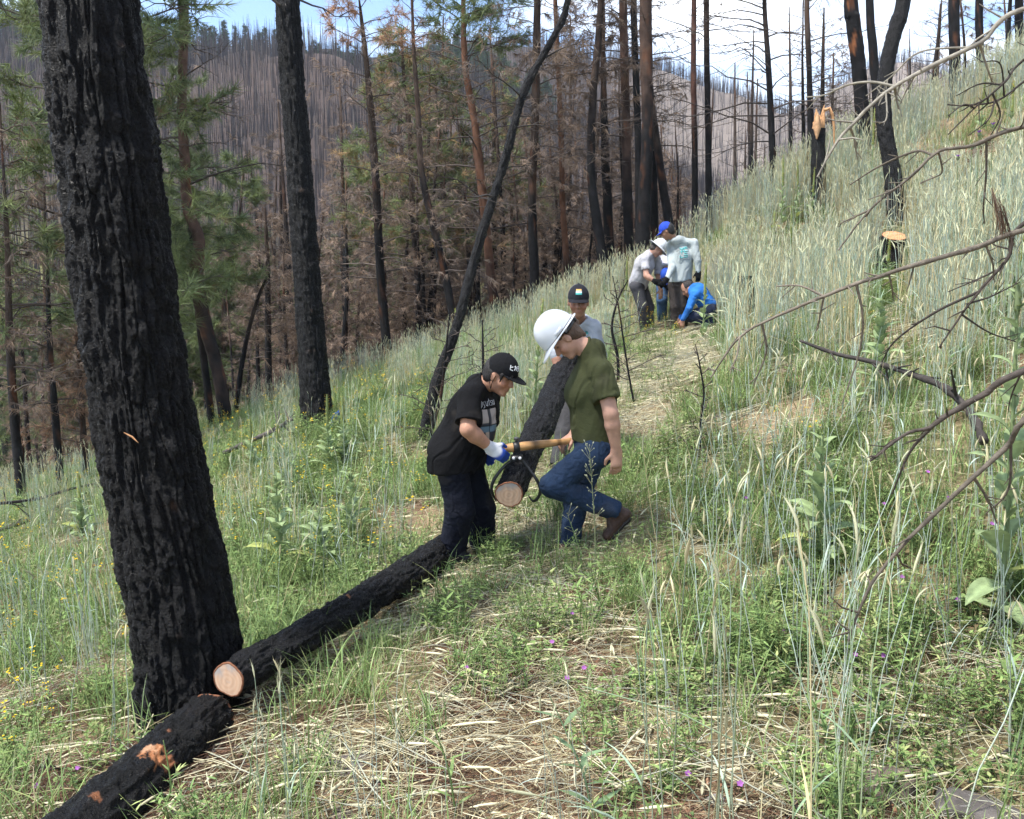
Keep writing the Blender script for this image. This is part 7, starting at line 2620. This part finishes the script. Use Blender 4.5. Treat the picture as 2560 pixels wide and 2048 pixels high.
def rock(label, u_, v_, wpx, hpx, col, seed, flat=0.6, y=None):
    p = hit(u_, v_ + hpx * 0.35) if y is None else P(u_, v_, y)
    r = px2m(wpx, p) / 2
    g = np.random.default_rng(seed)
    th, ph = np.meshgrid(np.linspace(0, 2 * math.pi, 72, endpoint=False), np.linspace(-math.pi / 2, math.pi / 2, 40))
    d = np.stack([np.cos(ph) * np.cos(th), np.cos(ph) * np.sin(th), np.sin(ph)], -1)
    pn = g.normal(0, 1, (16, 3))
    pn /= np.linalg.norm(pn, axis=1, keepdims=True)
    rr = np.full(d.shape[:2], 1.25)
    for k_ in range(16):                        # broken faces of the stone
        rr = np.minimum(rr, g.uniform(0.72, 1.0) / np.maximum(d @ pn[k_], 0.05))
    rr = rr + 0.035 * fbm(d * 6, 3, seed + 3)
    v = d * rr[..., None] * np.array([r, r * 0.8, r * flat])
    c = np.asarray(col) * (1 + 0.3 * fbm(v / r * 3, 3, seed + 9))[..., None]
    w = smooth(0.75, 0.95, fbm(v / r * 6 + 5, 3, seed + 11))[..., None] * 0.5
    mb = MB()
    mb.grid(v, np.clip(c * (1 - w) + np.array([0.5, 0.48, 0.45]) * w, 0.01, 1), wrap=True)
    o = mb.build('rock', M['rock'])
    o.location = p
    o.rotation_euler = (g.normal(0, 0.1), g.normal(0, 0.1), g.uniform(0, 6))
    return tag(o, label, 'rock', 'rocks in the grass')


RB = (0.15, 0.115, 0.095)
rock('flat gray brown rock half buried in straw at the bottom left of centre', 885, 1905, 150, 50, (0.16, 0.135, 0.12), 1, 0.35)
rock('small angular rock just below the flat gray brown rock', 948, 1958, 50, 40, (0.13, 0.10, 0.09), 2, 0.7)
rock('large brown rock at the lower right behind the wheat stalks', 2215, 1935, 210, 110, (0.12, 0.092, 0.075), 3, 0.5)
rock('whitish spotted rock in the bottom right corner', 2445, 2010, 190, 80, (0.13, 0.115, 0.105), 4, 0.4)
rock('small round gray stone at the foot of the straw in the lower right', 1795, 1992, 55, 40, (0.18, 0.165, 0.15), 5, 0.7)
rock('pale rock in the trodden straw below the lifted log', 1305, 1442, 60, 30, (0.20, 0.165, 0.14), 6, 0.5)
rock('dark stone sunk in the straw near the bottom edge', 845, 2035, 80, 40, (0.15, 0.12, 0.105), 7, 0.4)
rock('tan rounded boulder on the slope right of the standing worker', 1800, 662, 110, 60, (0.36, 0.28, 0.225), 8, 0.6)
rock('small reddish stone beside the dark trousers in the straw', 1198, 1412, 46, 26, (0.16, 0.10, 0.08), 9, 0.5)

cm = Field([P(842, 1062, 11.4)], 0.012, 0.24)
_c0 = P(842, 1050, 11.4)
cm.cone(_c0 + np.array([-0.01, 0, 0.06]), _c0 + np.array([-0.05, 0, -0.11]), 0.035, 0.055, 0.02)
cm.cone(_c0 + np.array([0.02, 0, 0.10]), _c0 + np.array([0.0, 0, -0.04]), 0.02, 0.04, 0.02)
_cl = field_obj(cm, 'blue_cloth', M['cloth'], None, (0.03, 0.075, 0.26), _c0, 0.012, 14, None, 2)
_cl.location = _c0
tag(_cl, 'scrap of dark blue cloth in the grass right of the straight black trunk', 'cloth')

# single weeds in front
def weed(label, base, tip, n, ln, w, col, y=None, seeds=0, bend=0.03):
    b = hit(*base) if y is None else P(base[0], base[1], y)
    t = P(tip[0], tip[1], b[1] + 0.02)
    root = empty('leafy_weed', label, 'plant')
    root.location = b
    g = np.random.default_rng(int(base[0]))
    q = catmull(np.array([np.zeros(3), (t - b) * 0.35 + np.array([bend, 0, 0]), (t - b) * 0.7 + np.array([bend * 0.6, 0, 0]), t - b]), 16)
    mb = MB()
    mb.tube(q, np.linspace(0.0045, 0.0015, 16), 6, col)
    st = mb.build('stem', M['leaf'], root)
    for i in range(n):
        k_ = int(1 + (i + 0.5) / n * 12)
        a = i * 2.4 + 0.6
        mb = MB()
        d = np.array([math.cos(a), math.sin(a) * 0.7, 0.55])
        for hs in (1,):
            leaf_strip(mb, np.zeros(3), d, np.array([0, 0, 1.0]), ln * g.uniform(0.7, 1.2) * (1.1 - 0.6 * k_ / 16), w * (1.1 - 0.5 * k_ / 16), np.asarray(col) * g.uniform(0.9, 1.15))
        o = mb.build('leaf', M['leaf'], root)
        o.location = tuple(q[k_])
    if seeds:
        mb = MB()
        for i in range(seeds):
            k_ = g.integers(6, 16)
            d = unit(np.array([g.normal(0, 0.6), g.normal(0, 0.5), 0.8])) * g.uniform(0.03, 0.07)
            mb.tube([q[k_], q[k_] + d * 0.6, q[k_] + d], [0.0012, 0.001, 0.001], 4, (0.30, 0.30, 0.17))
            mb.tube([q[k_] + d * 0.95, q[k_] + d * 1.08, q[k_] + d * 1.2], [0.001, 0.004, 0.0015], 5, (0.42, 0.42, 0.28))
        tag(mb.build('seed_heads', M['leaf'], root), kind='stuff')
    return root


weed('tall bluish green weed with broad leaves at the bottom edge in the middle', (1482, 2046), (1372, 1735), 10, 0.13, 0.013, (0.17, 0.25, 0.13), bend=0.02)
weed('slender green weed with narrow leaves left of the broad leaved weed', (1140, 2040), (1040, 1700), 12, 0.10, 0.007, (0.20, 0.28, 0.10), bend=0.02)
weed('dry branching weed with pale seed heads in front of the blue jeans', (1488, 1440), (1474, 1130), 6, 0.07, 0.006, (0.24, 0.27, 0.14), seeds=34, bend=0.01)
weed('short green weed in front of the planted foot in blue jeans', (1450, 1450), (1420, 1290), 10, 0.07, 0.006, (0.20, 0.27, 0.11), seeds=14)
weed('thin green weed standing in front of the scarred lower left log', (405, 2040), (408, 1850), 9, 0.05, 0.005, (0.20, 0.28, 0.10))
weed('leafy green weed clump near the large brown rock', (2120, 1880), (2090, 1690), 16, 0.10, 0.010, (0.17, 0.25, 0.08))
weed('green leafy weed right of the leafy clump by the brown rock', (2180, 1870), (2170, 1680), 16, 0.10, 0.010, (0.16, 0.24, 0.08))
weed('low green leafy weed left of the leafy clump by the brown rock', (2060, 1890), (2020, 1730), 14, 0.10, 0.010, (0.17, 0.25, 0.09))

# wood chips and bark flakes
gch = np.random.default_rng(99)
_chp, _u, _v = field(5200, 2.2, 7.5)
_kk = in_poly(_u, _v, PATH) | in_poly(_u, _v, BARE_) | in_poly(_u, _v, LOWL)
_kk &= gch.uniform(0, 1, len(_chp)) < 0.75
_chp = _chp[_kk]
mb = MB()
n = len(_chp)
a = gch.uniform(0, 6.28, n)
ln, wd = gch.uniform(0.005, 0.02, n), gch.uniform(0.002, 0.006, n)
dx_ = np.stack([np.cos(a), np.sin(a), gch.normal(0, 0.25, n)], -1) * ln[:, None]
dy_ = np.stack([-np.sin(a), np.cos(a), gch.normal(0, 0.25, n)], -1) * wd[:, None]
c0 = _chp + np.array([0, 0, 0.008]) + np.stack([a * 0, a * 0, gch.uniform(0, 0.02, n)], -1)
V = np.stack([c0 - dx_ - dy_, c0 + dx_ - dy_, c0 + dx_ * 0.7 + dy_, c0 - dx_ * 0.8 + dy_], 1).reshape(-1, 3)
cc = np.array([(0.24, 0.125, 0.07), (0.17, 0.09, 0.055), (0.34, 0.20, 0.12), (0.10, 0.06, 0.04)])[gch.integers(0, 4, n)]
mb.add(V, np.arange(4 * n).reshape(-1, 4), None, np.repeat(cc, 4, 0))
tag(mb.build('wood_chips', M['fresh'], smooth_shade=False), 'rust brown wood chips and bark flakes strewn over the trodden soil', 'chips', kind='stuff')
mb = MB()
q = P(330, 1092, 3.92)
mb.tube([q + np.array([-0.03, -0.01, 0.02]), q, q + np.array([0.03, -0.01, -0.025])], [0.002, 0.005, 0.001], 5, (0.48, 0.25, 0.12))
_sp = mb.build('splinter', M['fresh'], bpy.data.objects['charred_pine_tree'])
_sp.location = -bpy.data.objects['charred_pine_tree'].location

# ------------------------------------------------------------------ thin blue air between here and the far slopes
def haze_box():
    lo, hi = np.array([-760.0, -20.0, -34.0]), np.array([760.0, 860.0, 125.0])
    c = np.array([[x, y, z] for z in (lo[2], hi[2]) for y in (lo[1], hi[1]) for x in (lo[0], hi[0])])
    mb = MB()
    mb.add(c, [(0, 2, 3, 1), (4, 5, 7, 6), (0, 1, 5, 4), (2, 6, 7, 3), (0, 4, 6, 2), (1, 3, 7, 5)])
    m = bpy.data.materials.new("haze_air")
    m.use_nodes = True
    n, l = m.node_tree.nodes, m.node_tree.links
    n.clear()
    o = n.new("ShaderNodeOutputMaterial")
    v = n.new("ShaderNodeVolumePrincipled")
    v.inputs['Color'].default_value = (0.80, 0.87, 1.0, 1)
    v.inputs['Density'].default_value = 0.00022
    v.inputs['Anisotropy'].default_value = 0.2
    l.new(v.outputs[0], o.inputs['Volume'])
    h = mb.build("haze", m, smooth_shade=False)
    tag(h, 'thin bluish haze filling the valley air', 'haze', kind='stuff')


haze_box()
